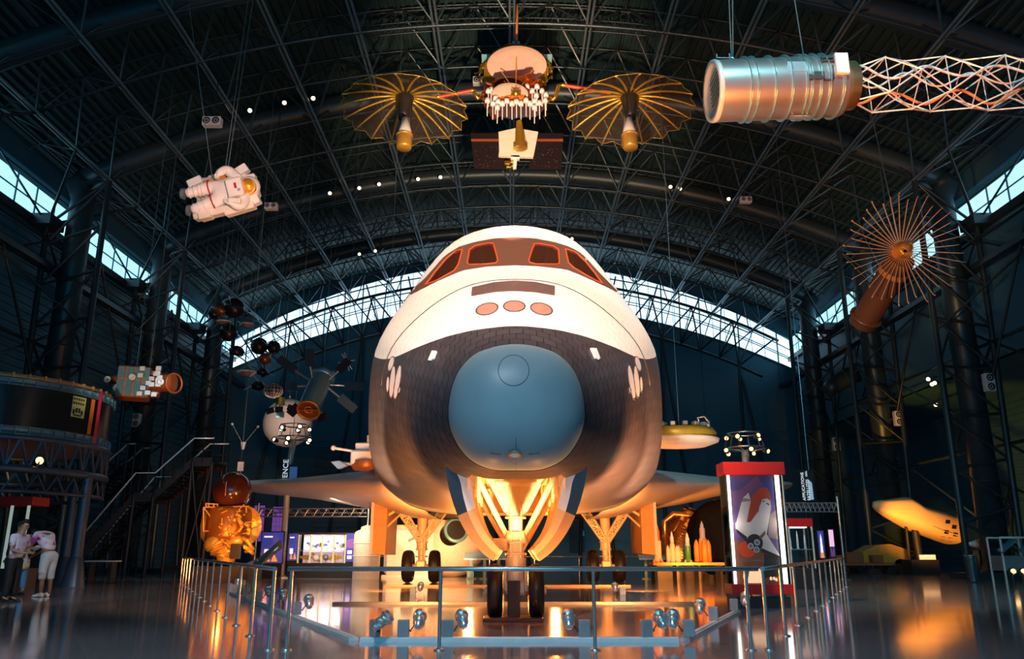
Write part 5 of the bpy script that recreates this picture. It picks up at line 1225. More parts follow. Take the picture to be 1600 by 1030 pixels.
def orb(u, v, y, r, col, lab, kind=0):
    p = P(u, v, y); t = thing('small_satellite', lab, 'satellite', p, 'little satellites in the back left corner'); m = MB()
    mt = mat('sat_' + col[0], col[1], .3, .6)
    if kind == 0: m.sph(p, r, 14)
    elif kind == 1: m.lathe([(0, -r * .7), (r * .8, -r * .6), (r, 0), (r * .7, r * .4), (r * .3, r * .6), (0, r * .65)], p, (.2, -.2, 1), 14)
    else: m.lathe([(0, r * .8), (r * .3, r * .5), (r, r * .1), (r, -r * .1), (r * .5, -r * .5), (0, -r * .5)], p, (0, 0, 1), 8, smooth=False)
    m.build('body', mt, t); m = MB()
    for k in range(4):
        a_ = 2 * pi * k / 4 + u; m.cyl(p + V(cos(a_), sin(a_), .0) * r * .8, p + V(cos(a_) * 1.9, sin(a_) * 1.9, .7 * (-1) ** k) * r, .02, n=4)
    m.build('aerial', alu, t)
    if kind == 2: m = MB(); m.ring(p, (0, 0, 1), r * 1.02, r * .12, 16, 5); m.build('band', white_paint, t)
    hang(t, p + V(0, 0, r * .6), lab)
dk_ = ('dark', (.03, .03, .035)); rs = ('rust', (.35, .12, .05)); sv = ('silver', (.45, .47, .48))
for a_ in ((345, 484, 33, .34, rs, 'rust coloured small satellite, top left of the back corner group', 1), (366, 482, 33, .44, dk_, 'dark round satellite right of the rust coloured one', 0), (350, 503, 33, .28, sv, 'silver saucer shaped satellite below the rust coloured one', 2),
           (357, 520, 33, .38, dk_, 'dark satellite lowest of the upper corner group', 0), (335, 490, 34, .26, dk_, 'small dark satellite at the left edge of the corner group', 0), (370, 548, 36, .36, dk_, 'dark satellite left of the arched window end', 1),
           (405, 541, 38, .42, dk_, 'dark spiky sphere against the lit arched window', 0), (428, 543, 38, .33, dk_, 'smaller dark sphere against the lit arched window', 0), (414, 561, 38, .30, rs, 'rust and silver small sphere below the spiky one', 0),
           (386, 582, 38, .44, sv, 'silver banded saucer satellite below the window corner', 2), (410, 581, 38, .28, dk_, 'dark tilted satellite right of the banded saucer', 1), (404, 603, 38, .34, dk_, 'dark bowl satellite left of the caged round one', 1), (386, 507, 36, .3, sv, 'grey cone satellite near the top of the back corner', 2)):
    orb(*a_)
t = thing('hanging_figure_probe', 'tiny white probe with thin arms hanging above the brown sphere', 'probe', P(380, 695, 33)); p = P(380, 695, 33); m = MB(); m.cyl(p - V(0, 0, .2), p + V(0, 0, .1), .05, .12, n=8)
for du, dv in ((-17, -32), (23, -28)): m.cyl(p, P(380 + du, 695 + dv, 33), .006, n=4); m.sph(P(380 + du, 695 + dv, 33), .06, 8)
m.build('body', white_paint, t); hang(t, p, 'tiny white probe')
t = thing('sign_card', 'small plain white hanging card above the brown sphere', 'sign', P(376, 729, 30)); m = MB(); p = P(376, 729, 30); m.box(p, (.22, .03, .34)); m.build('card', mat('card_white', (.8, .8, .8), .5), t); m = MB(); m.cyl(p, P(376, 745, 30), .02, n=6); m.build('stem', alu, t); hang(t, p + V(0, 0, .15), 'plain white card')
# lander like robot left of the fuselage
t = thing('robotic_lander', 'white robotic spacecraft with an arm, partly hidden behind the left side of the shuttle', 'spacecraft', P(570, 715, 27)); c = P(572, 716, 27)
m = MB(); m.box(c, (.9, .8, .45), bev=.05); m.box(c + V(-.1, 0, .35), (.5, .4, .3), bev=.04); m.cyl(c + V(.2, 0, .3), c + V(.2, 0, .75), .2, n=14); m.build('body', white_paint, t)
m = MB(); m.cyl(P(521, 700, 26.7), P(558, 706, 26.7), .045, n=8); m.sph(P(521, 700, 26.7), .09, 10); m.build('arm', white_paint, t)
m = MB(); m.slab([P(517, 722, 26.6), P(530, 720, 26.6), P(542, 728, 26.6), P(528, 733, 26.6)], (0, .4, .03)); m.cyl(P(530, 724, 26.7), P(562, 726, 26.8), .05, n=8); m.build('scoop_arm', silver_box, t)
m = MB(); m.lathe([(0, -.35), (.4, -.3), (.5, -.15), (.5, 0)], c - V(0, 0, .1), (0, 0, 1), 18); m.build('base_dish', mat('base_rust', (.3, .14, .08), .4, .4), t)
m = MB(); m.sph(P(583, 702, 26.5), .14, 12); m.build('camera_ball', mat('ball_blue_white', (.6, .75, .85), .3), t); hang(t, c + V(.6, 0, .2), 'white robotic spacecraft')
# heat shield disc right of the fuselage
t = thing('saucer_probe', 'flat round probe with a white underside and yellow rim, right of the shuttle', 'probe', P(1068, 690, 24)); c = P(1062, 686, 24.6)
m = MB(); m.lathe([(0, -.28), (.8, -.24), (1.15, -.12), (1.2, -.02), (1.1, .02)], c, (0, -.03, 1), 40); m.build('heat_shield', mat('shield_cream', (.85, .75, .66), .5), t)
m = MB(); m.lathe([(1.1, .0), (1.12, .16), (1.0, .30), (0, .32)], c, (0, -.03, 1), 40); m.build('yellow_rim', mat('rim_yellow', (.55, .40, .05), .4, .3, var=.3), t)
m = MB(); random.seed(8)
for k in range(16): a_ = 2 * pi * k / 16; m.box(c + V(cos(a_) * .85, sin(a_) * .85, .36), (.2, .14, .12), rot=a_, bev=.01)
m.tube([c + V(.5, -.6, .35), c + V(.45, -.6, .55), c + V(.65, -.6, .6), c + V(.8, -.6, .4)], .03, 6); m.build('instruments', silver_box, t)
m = MB(); m.tube([c + V(-.9, -.2, .8), c + V(-.82, -.3, .5), c + V(-.5, -.3, .3)], [.10, .14, .16], 10); m.build('green_hose', mat('hose_lime', (.35, .60, .05), .4), t); hang(t, c + V(0, 0, .3), 'flat round probe')
# ---------------------------------------------------------------- light poles
def light_pole(u, vt, y, lab, seed, n=9, curve=0):
    p = P(u, vt, y); t = thing('light_pole', lab, 'light pole', (p.x, y, 0)); m = MB()
    m.tube([V(p.x - curve, y, 0), V(p.x - curve, y, p.z - 1.2), V(p.x - curve * .6, y, p.z - .6), V(p.x, y, p.z)], .13, 12); m.lathe([(.4, 0), (.4, .04), (.15, .08)], (p.x - curve, y, 0), (0, 0, 1), 20); m.build('pole', mat('pole_pale', (.55, .60, .62), .35, .3), t)
    m = MB(); m.ring(V(p.x, y, p.z + .1), (0, 0, 1), .75, .035, 28, 6); m.ring(V(p.x, y, p.z + .65), (0, 0, 1), .6, .03, 28, 6)
    for k in range(6): a = pi / 3 * k; m.cyl((p.x, y, p.z), (p.x + .75 * cos(a), y + .75 * sin(a), p.z + .1), .025, n=5); m.cyl((p.x + .75 * cos(a), y + .75 * sin(a), p.z + .1), (p.x + .6 * cos(a), y + .6 * sin(a), p.z + .65), .02, n=5)
    m.build('ring_frame', alu, t); random.seed(seed)
    for k in range(n):
        a = 2 * pi * k / n + .3; rr_, zz = (.78, .1) if k % 2 else (.62, .62); c = V(p.x + rr_ * cos(a), y + rr_ * sin(a), p.z + zz - .12); d = V(cos(a) * .5, -.9, -.35 + .3 * (k % 3)).normalized()
        m = MB(); m.lathe([(0, -.16), (.07, -.15), (.11, .06), (.125, .10), (.09, .10)], c, d, 12); h = m.build('spotlight', black_s, t)
        m = MB(); m.lathe([(0, .085), (.075, .075)], c, d, 12); m.build('lens', bulb if seed == 1 else bulb_w, h)
    return t
light_pole(459, 688, 35, 'pale light pole with a ring of lit spotlights in front of the big white sphere', 2, 10, .12)
light_pole(1164, 705, 30, 'light pole with a ring of lit spotlights rising behind the poster case', 1, 10)
# ---------------------------------------------------------------- banners
def text_obj(body, size, mt, parent, loc, rot=(pi / 2, 0, 0), ext=.004, name='lettering', bold=0.0):
    cu_ = bpy.data.curves.new(name, 'FONT'); cu_.body = body; cu_.size = size; cu_.extrude = ext; cu_.offset = bold; cu_.align_x = 'LEFT'; cu_.space_character = 1.05
    o = bpy.data.objects.new('tmp', cu_); COL.objects.link(o); bpy.context.view_layer.update()
    me = bpy.data.meshes.new_from_object(o.evaluated_get(bpy.context.evaluated_depsgraph_get())); bpy.data.objects.remove(o)
    o = bpy.data.objects.new(name, me); COL.objects.link(o); me.materials.append(mt); o.parent = parent; o.location = Vector(loc) - ORG[parent.name]; o.rotation_euler = rot; return o
let_m = mat('banner_lettering', (.75, .85, .95), .5, emit=.55)
ban_m = mat('banner_navy', (.02, .05, .12), .5); ban_p = mat('banner_print_blue', (.08, .22, .55), .5, emit=.25, var=.6, scale=4)
y = 34.2; a, b_ = P(443, 728, y), P(465, 749.5, y)
t = thing('hanging_banner', 'navy hanging banner with the word SCIENCE written upwards', 'banner', ((a.x + b_.x) / 2, y, b_.z))
m = MB(); m.box(((a.x + b_.x) / 2, y, (a.z + b_.z) / 2 - .15), (b_.x - a.x, .03, a.z - b_.z + .4)); m.build('banner_cloth', ban_m, t)
m = MB(); m.box(((a.x + b_.x) / 2 + .12, y - .022, (a.z + b_.z) / 2 - .1), ((b_.x - a.x) * .5, .01, a.z - b_.z + .1)); m.build('print', ban_p, t)
text_obj('SCIENCE', .30, let_m, t, V(a.x + .20, y - .025, b_.z - .38), (pi / 2, -pi / 2, 0), bold=.004)
cable(V((a.x + b_.x) / 2, y, a.z), V((a.x + b_.x) / 2, y, arch((a.x + b_.x) / 2)), 'thin cable holding the navy SCIENCE banner')
y = 34; a, b_ = P(1248, 735, y), P(1274, 783, y)
t = thing('hanging_banner', 'dark hanging banner reading APPLICATIONS SATELLITES upwards, right of the poster case', 'banner', ((a.x + b_.x) / 2, y, b_.z))
m = MB(); m.box(((a.x + b_.x) / 2, y, (a.z + b_.z) / 2), (b_.x - a.x, .03, a.z - b_.z)); m.build('banner_cloth', mat('banner_black', (.01, .012, .02), .5), t)
m = MB(); xx = b_.x - .22; m.poly([V(xx - .02, y - .02, b_.z + .05), V(xx + .16, y - .02, b_.z + .05), V(xx + .14, y - .02, b_.z + .75), V(xx - .02, y - .02, b_.z + .9)]); m.poly([V(xx - .1, y - .02, b_.z + 1.0), V(xx - .02, y - .02, b_.z + 1.0), V(xx - .02, y - .02, b_.z + 1.25), V(xx - .1, y - .02, b_.z + 1.2)]); m.build('print', mat('print_ice', (.3, .5, .75), .5, emit=.5, var=.5, scale=5), t)
text_obj('APPLICATIONS', .165, let_m, t, V(a.x + .17, y - .02, b_.z + .02), (pi / 2, -pi / 2, 0), bold=.003); text_obj('SATELLITES', .165, let_m, t, V(a.x + .36, y - .02, b_.z + .02), (pi / 2, -pi / 2, 0), bold=.003)
cable(V(a.x + .42, y, a.z), V(a.x + .42, y, arch(a.x)), 'thin cable holding the applications banner')
# ---------------------------------------------------------------- gold spacecraft with brown sphere
t = thing('gold_spacecraft', 'gold foil covered spacecraft under a dark brown sphere, left behind the rail', 'spacecraft', (P(358, 870, 30).x, 30, 0))
c = V(P(357, 830, 30).x, 30, P(357, 820, 30).z); goldp = mat('gold_paint', (.95, .50, .09), .35, .4, var=.35, bump=.6, scale=7)
def GP(u, v, dy=0): return P(u, v, 30 + dy)
m = MB(); m.lathe([(0, -.55), (.75, -.55), (.8, -.4), (.8, .5), (.7, .62), (0, .62)], c, (0, 0, 1), 20); m.build('core_drum', mat('drum_bronze', (.42, .17, .03), .35, .5, var=.3), t)
m = MB(); e = GP(383, 822, -.3)
m.lathe([(.70, 0), (.66, -.05), (.4, -.18), (0, -.24)], e, (.75, -.6, 0), 28); m.lathe([(.70, 0), (.70, -.04), (.4, -.22), (0, -.3)], e, (.75, -.6, 0), 28); m.build('side_dish', goldp, t)
m = MB(); e = GP(322, 822, 0)
m.lathe([(.62, 0), (.4, .16), (0, .2)], e, (-.9, -.3, 0), 24); m.build('side_dome', goldp, t)
m = MB()
for (u0, v0, u1, v1) in ((318, 793, 390, 791), (318, 793, 318, 830), (318, 830, 345, 830), (318, 793, 345, 828), (385, 791, 385, 800), (322, 786, 322, 793), (326, 786, 326, 793), (334, 787, 334, 792), (340, 787, 340, 792), (322, 787, 340, 788)): m.cyl(GP(u0, v0, -.6), GP(u1, v1, -.6), .03, n=6)
m.build('tube_frame', goldp, t)
random.seed(12)
for k in range(70):
    m = MB(); p = GP(random.uniform(338, 390), random.uniform(796, 862), random.uniform(-.95, -.6)); r_ = random.uniform(.03, .10)
    if k % 3 == 0: m.box(p, (r_ * 2, r_ * 1.5, r_ * 1.4), rot=Matrix.Rotation(random.random(), 3, 'Y'), bev=.01)
    elif k % 3 == 1: m.cyl(p, p + V(random.uniform(-.4, .4), 0, random.uniform(-.3, .3)), r_ * .3, n=6)
    else: m.sph(p, r_, 8)
    m.build('fitting', goldp, t)
m = MB(); m.lathe([(.25, -.55), (.45, -.5), (.34, -.1), (.2, .2)], GP(354, 846, .1), (.1, -.1, 1), 16); m.lathe([(0, -.3), (.2, -.28), (.3, -.1), (.3, .2), (.2, .3), (0, .35)], GP(334, 850, -.5), (1, -.3, .3), 16); m.lathe([(0, -.3), (.16, -.28), (.2, .2), (0, .3)], GP(368, 846, -.6), (1, -.1, .2), 14); m.lathe([(0, -.2), (.14, -.18), (.22, .1), (.24, .14)], GP(350, 862, -.7), (-.2, -.3, -1), 14)
for (u0, v0, u1, v1) in ((325, 860, 350, 845), (330, 866, 372, 862), (380, 840, 396, 860), (384, 862, 396, 866)): m.tube([GP(u0, v0, -.7), GP((u0 + u1) / 2, (v0 + v1) / 2 - 3, -.8), GP(u1, v1, -.7)], .07, 8)
m.build('engine_section', goldp, t)
m = MB(); m.box((c.x, 30, .28), (2.2, 1.6, .56)); m.box(GP(368, 862, -.85), (.35, .1, .5)); m.build('plinth', black_s, t)
m = MB(); m.cyl(c - V(0, 0, 1.3), c - V(0, 0, .4), .3, .5, n=16); m.build('support', goldp, t)
t = thing('brown_sphere', 'glossy dark brown sphere resting on top of the gold spacecraft', 'sphere', GP(363, 768)); sp_ = GP(363, 768)
m = MB(); m.sph(sp_, .70, 40); m.build('ball', mat('ball_brown', (.09, .022, .012), .18, 0, coat=.7, var=.05), t)
m = MB(); m.cyl(sp_ + V(0, -.71, -.2), sp_ + V(0, -.71, .3), .018, n=6); m.build('rod', mat('rod_tan', (.7, .4, .25), .4), t)
lamp('POINT', 'exhibit_glow', GP(350, 850, -2.2) + V(0, 0, .2), energy=25, color=WARM2, size=.1)
# ---------------------------------------------------------------- big ring section on a round truss platform (left)
RX, RY, RR_ = -16.9, 26.0, 3.4
t = thing('rocket_ring_section', 'wide black rocket ring section with blue flanges, up on the round platform at left', 'rocket section', (RX, RY, 4.5))
zb_, zt_ = 4.62, 5.85
ring_blue = mat('flange_blue', (.10, .24, .32), .35, .5)
m = MB(); m.lathe([(RR_, zb_), (RR_, zt_)], (RX, RY, 0), (0, 0, 1), 96); m.build('skin', mat('ring_black', (.014, .013, .014), .22, .2), t)
m = MB(); m.lathe([(RR_ - .15, zb_), (RR_ - .15, zt_)][::-1], (RX, RY, 0), (0, 0, 1), 64); m.build('inner_skin', mat('ring_inner', (.5, .3, .12), .5), t)
for za, zc2 in ((zb_ - .24, zb_ + .02), (zt_ - .02, zt_ + .2)):
    m = MB(); m.lathe([(RR_ - .1, za), (RR_ + .05, za), (RR_ + .08, za + .03), (RR_ + .03, za + .05), (RR_ + .03, zc2 - .05), (RR_ + .08, zc2 - .03), (RR_ + .05, zc2), (RR_ - .1, zc2)], (RX, RY, 0), (0, 0, 1), 96)
    for k in range(60): a = 2 * pi * k / 60; m.box((RX + (RR_ + .055) * cos(a), RY + (RR_ + .055) * sin(a), (za + zc2) / 2), (.06, .03, zc2 - za), rot=a)
    m.build('flange', ring_blue, t)
m = MB(); m.lathe([(RR_ - .25, zt_ + .2), (RR_ - .1, zt_ + .2), (RR_ - .1, zt_ + .36), (RR_ - .25, zt_ + .36)], (RX, RY, 0), (0, 0, 1), 96)
for k in range(48): a = 2 * pi * k / 48; m.box((RX + (RR_ - .1) * cos(a), RY + (RR_ - .1) * sin(a), zt_ + .28), (.1, .06, .2), rot=a)
m.build('top_equipment', mat('top_tan', (.62, .34, .14), .45, .3, var=.4), t)
m = MB(); a0_ = -1.9
for k in range(6): a = -1.52 + k * .09
m.lathe([(RR_ + .012, zb_ + .05), (RR_ + .012, zt_ - .05)], (RX, RY, 0), (0, 0, 1), 10, a0=-1.62, a1=-1.34); m.build('glow_patch', mat('skin_glow_orange', (.30, .13, .03), .4, .1), t)  # orange glow on the black skin, put into the colour of a patch
m = MB(); m.lathe([(RR_ + .014, zb_ + .05), (RR_ + .014, zt_ - .05)], (RX, RY, 0), (0, 0, 1), 6, a0=-.17, a1=-.115); m.build('orange_panel', mat('panel_orange', (.75, .22, .03), .35), t)
m = MB(); m.lathe([(RR_ + .09, zb_ - .2), (RR_ + .09, zt_ + .2)], (RX, RY, 0), (0, 0, 1), 2, a0=-.10, a1=-.05); m.build('pink_edge', mat('edge_crimson', (.7, .03, .10), .35), t)
m = MB(); aS = -.29; m.lathe([(RR_ + .02, zb_ + .50), (RR_ + .02, zb_ + 1.15)], (RX, RY, 0), (0, 0, 1), 5, a0=aS - .10, a1=aS + .05); m.m = 1
def RP(a, z): return V(RX + (RR_ + .028) * cos(a), RY + (RR_ + .028) * sin(a), z)
def sq(a0, a1, z0, z1):
    a0, a1 = aS + (a0 - aS) * 1.25, aS + (a1 - aS) * 1.25; m.poly([RP(a0, z0), RP(a1, z0), RP(a1, z1), RP(a0, z1)])
for k in range(5): sq(aS - .075 + .021 * k, aS - .061 + .021 * k, zb_ + 1.03, zb_ + 1.1); sq(aS - .075 + .021 * k, aS - .061 + .021 * k, zb_ + .90, zb_ + .97)
for k in range(4): sq(aS - .07 + .024 * k, aS - .052 + .024 * k, zb_ + .68 - .06 * abs(k - 1.5), zb_ + .82 - .06 * abs(k - 1.5))
sq(aS - .06, aS + .01, zb_ + .54, zb_ + .58); m.build('vent_placard', [mat('placard_lime', (.55, .62, .25), .5), black_s], t)
t = thing('round_platform', 'round blue lattice platform on steel columns carrying the rocket ring', 'platform', (RX, RY, 0))
plat = mat('platform_blue_steel', (.07, .12, .20), .35, .4)
m = MB()
for z, r_ in ((4.30, .09), (3.40, .12), (2.75, .06)): m.ring((RX, RY, z), (0, 0, 1), RR_ + .05, r_, 72, 8)
nn_ = 36
for k in range(nn_):
    a0_, a1_ = 2 * pi * k / nn_, 2 * pi * (k + .5) / nn_; a2_ = 2 * pi * (k + 1) / nn_
    f = lambda a, z, r=RR_ + .05: V(RX + r * cos(a), RY + r * sin(a), z)
    m.cyl(f(a0_, 3.4), f(a1_, 4.3), .05, n=5); m.cyl(f(a1_, 4.3), f(a2_, 3.4), .05, n=5)
    if k % 2: m.cyl(f(a0_, 3.4), f(a0_, 4.3), .04, n=5)
    m.cyl(f(a0_, 2.75), f(a1_, 3.25), .03, n=5); m.cyl(f(a1_, 3.25), f(a2_, 2.75), .03, n=5)
m.build('ring_truss', plat, t)
m = MB(); m.lathe([(0, 4.36), (RR_, 4.36), (RR_, 4.30), (0, 4.30)], (RX, RY, 0), (0, 0, 1), 48, smooth=False); m.build('deck', mat('deck_tan', (.5, .3, .18), .5), t)
for a in (-.06, -1.25, -2.4, 1.2, 2.4):
    m = MB(); q = V(RX + RR_ * cos(a), RY + RR_ * sin(a), 0); m.cyl(q, q + V(0, 0, 3.4), .17, n=14); m.lathe([(.36, 0), (.34, .05), (.2, .85), (.17, .9)], q, (0, 0, 1), 14); m.build('column', plat, t)
m = MB(); p = P(64, 719, 23.6); m.lathe([(0, -.12), (.1, -.1), (.13, .1), (.11, .1)], p, (.2, -1, -.3), 12); h = m.build('spotlight', black_s, t); m = MB(); m.lathe([(0, .09), (.12, .08)], p, (.2, -1, -.3), 12); m.build('lens', bulb, h)
m = MB(); m.cyl(p, V(p.x, p.y - .2, 3.4), .03, n=6); m.cyl(V(p.x, p.y - .2, 3.4), V(p.x, p.y - .75 if False else p.y - .4, 3.4), .03, n=6); m.build('spotlight_arm', plat, t)
# ---------------------------------------------------------------- staircase
SY = 34.0
t = thing('staircase', 'dark steel staircase with pale handrails rising to the right in two flights, left side', 'staircase', (P(160, 860, SY).x, SY, 0))
st_m = mat('stair_steel', (.012, .013, .016), .45, .3)
A0, A1 = P(93, 893, SY), P(208, 777, SY); A0.z = 0; B0, B1 = P(238, 781, SY), P(300, 722, SY); C1 = P(330, 735, SY)
A1.z -= .0; B0.z = A1.z; C1.z = B1.z
m = MB()
for dy in (0, 1.8):
    for a, b_ in ((A0, A1), (A1, B0), (B0, B1), (B1, C1)):
        m.slab([a + V(0, dy, -.18), b_ + V(0, dy, -.18), b_ + V(0, dy, .18), a + V(0, dy, .18)], (0, .08, 0))
m.build('stringer', mat('stringer_grey', (.035, .033, .035), .45, .3), t)
m = MB(); n = 20
for i in range(n): p = A0.lerp(A1, (i + .5) / n); m.box(p + V(0, .92, .0), (.26, 1.75, .04))
n = 11
for i in range(n): p = B0.lerp(B1, (i + .5) / n); m.box(p + V(0, .92, .0), (.26, 1.75, .04))
m.box(A1.lerp(B0, .5) + V(0, .92, 0), ((B0 - A1).x, 1.75, .06)); m.box(B1.lerp(C1, .5) + V(0, .92, 0), ((C1 - B1).x, 1.75, .06)); m.build('treads', st_m, t)
rail_pale = mat('handrail_pale', (.80, .82, .84), .3, .3)
for dy in (0, 1.85):
    m = MB(); H = 1.0; m.tube([A0 + V(.2, dy, H), A1 + V(0, dy, H), B0 + V(0, dy, H), B1 + V(0, dy, H), C1 + V(0, dy, H)], .035, 8); m.build('handrail', rail_pale, t)
    m = MB(); m.tube([A0 + V(.2, dy, .5), A1 + V(0, dy, .5), B0 + V(0, dy, .5), B1 + V(0, dy, .5), C1 + V(0, dy, .5)], .02, 5)
    for a, b_, n in ((A0, A1, 7), (A1, B0, 2), (B0, B1, 4), (B1, C1, 2)):
        for i in range(n + 1): p = a.lerp(b_, i / n) + V(.1 if a is A0 and i == 0 else 0, dy, 0); m.cyl(p, p + V(0, 0, H), .022, n=5)
    m.build('balusters', st_m, t)
m = MB()
for q in (A1, B0, B1, C1):
    for dy in (.05, 1.8): m.cyl(V(q.x, q.y + dy, 0), q + V(0, dy, 0), .08, n=8)
m.cyl(V(B1.x, SY, 0), V(C1.x, SY, C1.z), .05, n=6); m.cyl(V(C1.x, SY, 0), V(B1.x, SY, B1.z), .05, n=6); m.build('supports', st_m, t)
t = thing('staircase', 'second dark staircase with twin pale handrails farther left, behind the platform', 'staircase', (P(60, 860, 38).x, 38, 0))
D0, D1, D2, D3, D4 = P(10, 900, 38), P(92, 777, 38), P(138, 785, 38), P(196, 727, 38), P(208, 728, 38); D0.z = 0; D2.z = D1.z; D4.z = D3.z
for dy in (0, 1.6):
    m = MB()
    m.tube([p + V(0, dy, 1.0) for p in (D0, D1, D2, D3, D4)], .035, 8); m.build('handrail', rail_pale, t)
m = MB()
for dy in (0, 1.6):
    for a, b_ in ((D0, D1), (D1, D2), (D2, D3), (D3, D4)): m.slab([a + V(0, dy, -.15), b_ + V(0, dy, -.15), b_ + V(0, dy, .15), a + V(0, dy, .15)], (0, .06, 0))
    for q in (D1, D2, D3, D4): m.cyl(V(q.x, q.y + dy, 0), q + V(0, dy, 1), .05, n=6)
for i in range(16): p = D0.lerp(D1, (i + .5) / 16); m.box(p + V(0, .8, 0), (.3, 1.6, .04))
for i in range(9): p = D2.lerp(D3, (i + .5) / 9); m.box(p + V(0, .8, 0), (.3, 1.6, .04))
m.build('stair_frame', st_m, t)
# ---------------------------------------------------------------- kiosk left with red canopy, bench
KY = 23.5
a, b_ = P(-30, 776, KY), P(51, 790, KY)
t = thing('kiosk', 'glass kiosk under a dark red canopy behind the visitors, far left', 'kiosk', ((a.x + b_.x) / 2, KY, 0))
m = MB(); m.box(((a.x + b_.x) / 2, KY + .4, (a.z + b_.z) / 2), (b_.x - a.x, .9, a.z - b_.z), bev=.01); m.build('canopy', red_m, t)
for u in (18, 44): m = MB(); x = P(u, 790, KY).x; m.box((x, KY + .05, b_.z / 2 + .3), (.07, .05, b_.z - .6)); m.build('lit_post', mat('post_lit', (.6, .75, .65), .4, emit=.35), t)
m = MB(); m.box(((a.x + b_.x) / 2, KY + .45, .3), (b_.x - a.x - .1, .8, .6)); m.build('base', black_s, t)
p = P(190, 878, 33); m = MB(); t = thing('bench', 'low dark bench with a pale edge against the foot of the stairs', 'bench', (-13.5, 28.5, 0))
a, b_ = P(138, 877, 29), P(185, 877, 29); m.box(((a.x + b_.x) / 2, 29, a.z), (b_.x - a.x, .5, .05)); m.build('top', rail_pale, t)
for x in (a.x + .15, b_.x - .15): m = MB(); m.box((x, 29, a.z / 2), (.06, .4, a.z - .03)); m.build('leg', black_s, t)
# ---------------------------------------------------------------- loudspeakers
spk = [(1545, 598, 34.3, 0, 'near the top of the rightmost column in view', 1), (1403, 654, 43.3, 0, 'on the second column from the right', 1.0), (1306, 694, 52.3, 0, 'on the column right of the shuttle wing, lowest of the three', 1.05), (214, 657, 43.3, 0, 'left, below the boxy satellite', .9), (751, 127, 33, 1, 'high under the roof left of the relay satellite', .9), (332, 191, 28, 1, 'under the roof above the astronaut', .9), (424, 323, 33, 1, 'right of the astronaut under the roof', .7), (1165, 313, 36, 1, 'on the right under the roof, above the right end of the window', .7)]
for i, (u, v, y, horiz, lab, s_) in enumerate(spk):
    p = P(u, v, y); t = thing('loudspeaker', 'pale two-cone loudspeaker ' + lab, 'loudspeaker', p, 'loudspeakers'); w_, h_ = (.42, .80) if not horiz else (.8, .42); w_ *= s_; h_ *= s_
    m = MB(); m.box(p, (w_, .3, h_), bev=.02); cb = m.build('cabinet', mat('speaker_white', (.85, .88, .90), .5, emit=.0), t)
    for q in (-1, 1):
        c = p + (V(0, -.155, q * h_ / 4) if not horiz else V(q * w_ / 4, -.155, 0)); m = MB(); m.lathe([(0, .0), (.04, .02), (.06, -.01), (.14 * s_, .006), (.16 * s_, .014)], c, (0, -1, 0), 18); m.build('cone', black_s, t)
    m = MB(); q0 = p + V(0, .1, 0)
    if horiz: m.cyl(p + V(0, .1, .1), V(p.x, p.y + .1, arch(p.x, DT) - .12), .02, n=5)
    else: m.cyl(p + V(0, .1, 0), V(20.45 if p.x > 0 else -20.45, p.y + .5, p.z), .05, n=6)
    m.build('bracket', steel_dark, t)
    if i == 0 and False: pass
lamp('SPOT', 'roof_and_fill_beam', (0, 10, 18), (18, 38, 8), 500, (.6, .85, 1), .2, 50)
# ---------------------------------------------------------------- roof spotlights
RS = [(390, 173), (444, 161), (489, 154), (515, 302), (561, 294), (592, 288), (653, 280), (688, 277), (1048, 292), (1063, 295), (1139, 311), (586, 392), (561, 397), (894, 373), (855, 214), (430, 324), (339, 188), (1457, 600), (1451, 592), (1463, 632), (1478, 630), (1461, 598)]
RL = ['leftmost in the row right above the astronaut', 'middle of the row right above the astronaut', 'rightmost of the row above the astronaut', 'leftmost of the long arc left of centre', 'second of the long arc left of centre', 'third of the long arc left of centre', 'fourth of the long arc left of centre', 'rightmost of the long arc left of centre', 'left one of the pair right of the roof centre', 'right one of the pair right of the roof centre', 'alone over the right side of the window', 'right one of two just above the window, left', 'left one of two just above the window, left', 'just over the cockpit roof, right', 'just below the right umbrella dish side, high centre', 'by the loudspeaker right of the astronaut', 'by the loudspeaker just above the astronaut', 'centre of the upper trio', 'left one of the upper trio', 'left one of the lower pair', 'right one of the lower pair', 'topmost of the upper trio']
for i, (u, v) in enumerate(RS):
    y = 33 if v < 260 else (42 if v < 320 else 50)
    if u > 1400: y = 40
    p = P(u, v, y); t = thing('spotlight', ('small lit roof spotlight, ' if u < 1400 else 'small lit spotlight on the dark right side, ') + RL[i], 'spotlight', p, 'roof spotlights' if u < 1400 else 'wall frame spotlights')
    d = V(-p.x * .04, -1, -.5).normalized()
    m = MB(); m.lathe([(0, -.12), (.07, -.11), (.10, .08), (.12, .12), (.10, .12)], p, d, 10); m.build('lamp_can', black_s, t)
    m = MB(); m.lathe([(0, .115), (.10, .11)], p, d, 10); m.build('lens', bulb_w, t)
    m = MB(); 
    if u < 1400: m.cyl(p, V(p.x, p.y, arch(p.x) - .02), .02, n=5)
    else: m.cyl(p, V(max(p.x, 22.1), p.y, 9.48 if p.z < 9.4 else p.z + .2), .02, n=5)
    m.build('hanger', steel_dark, t)
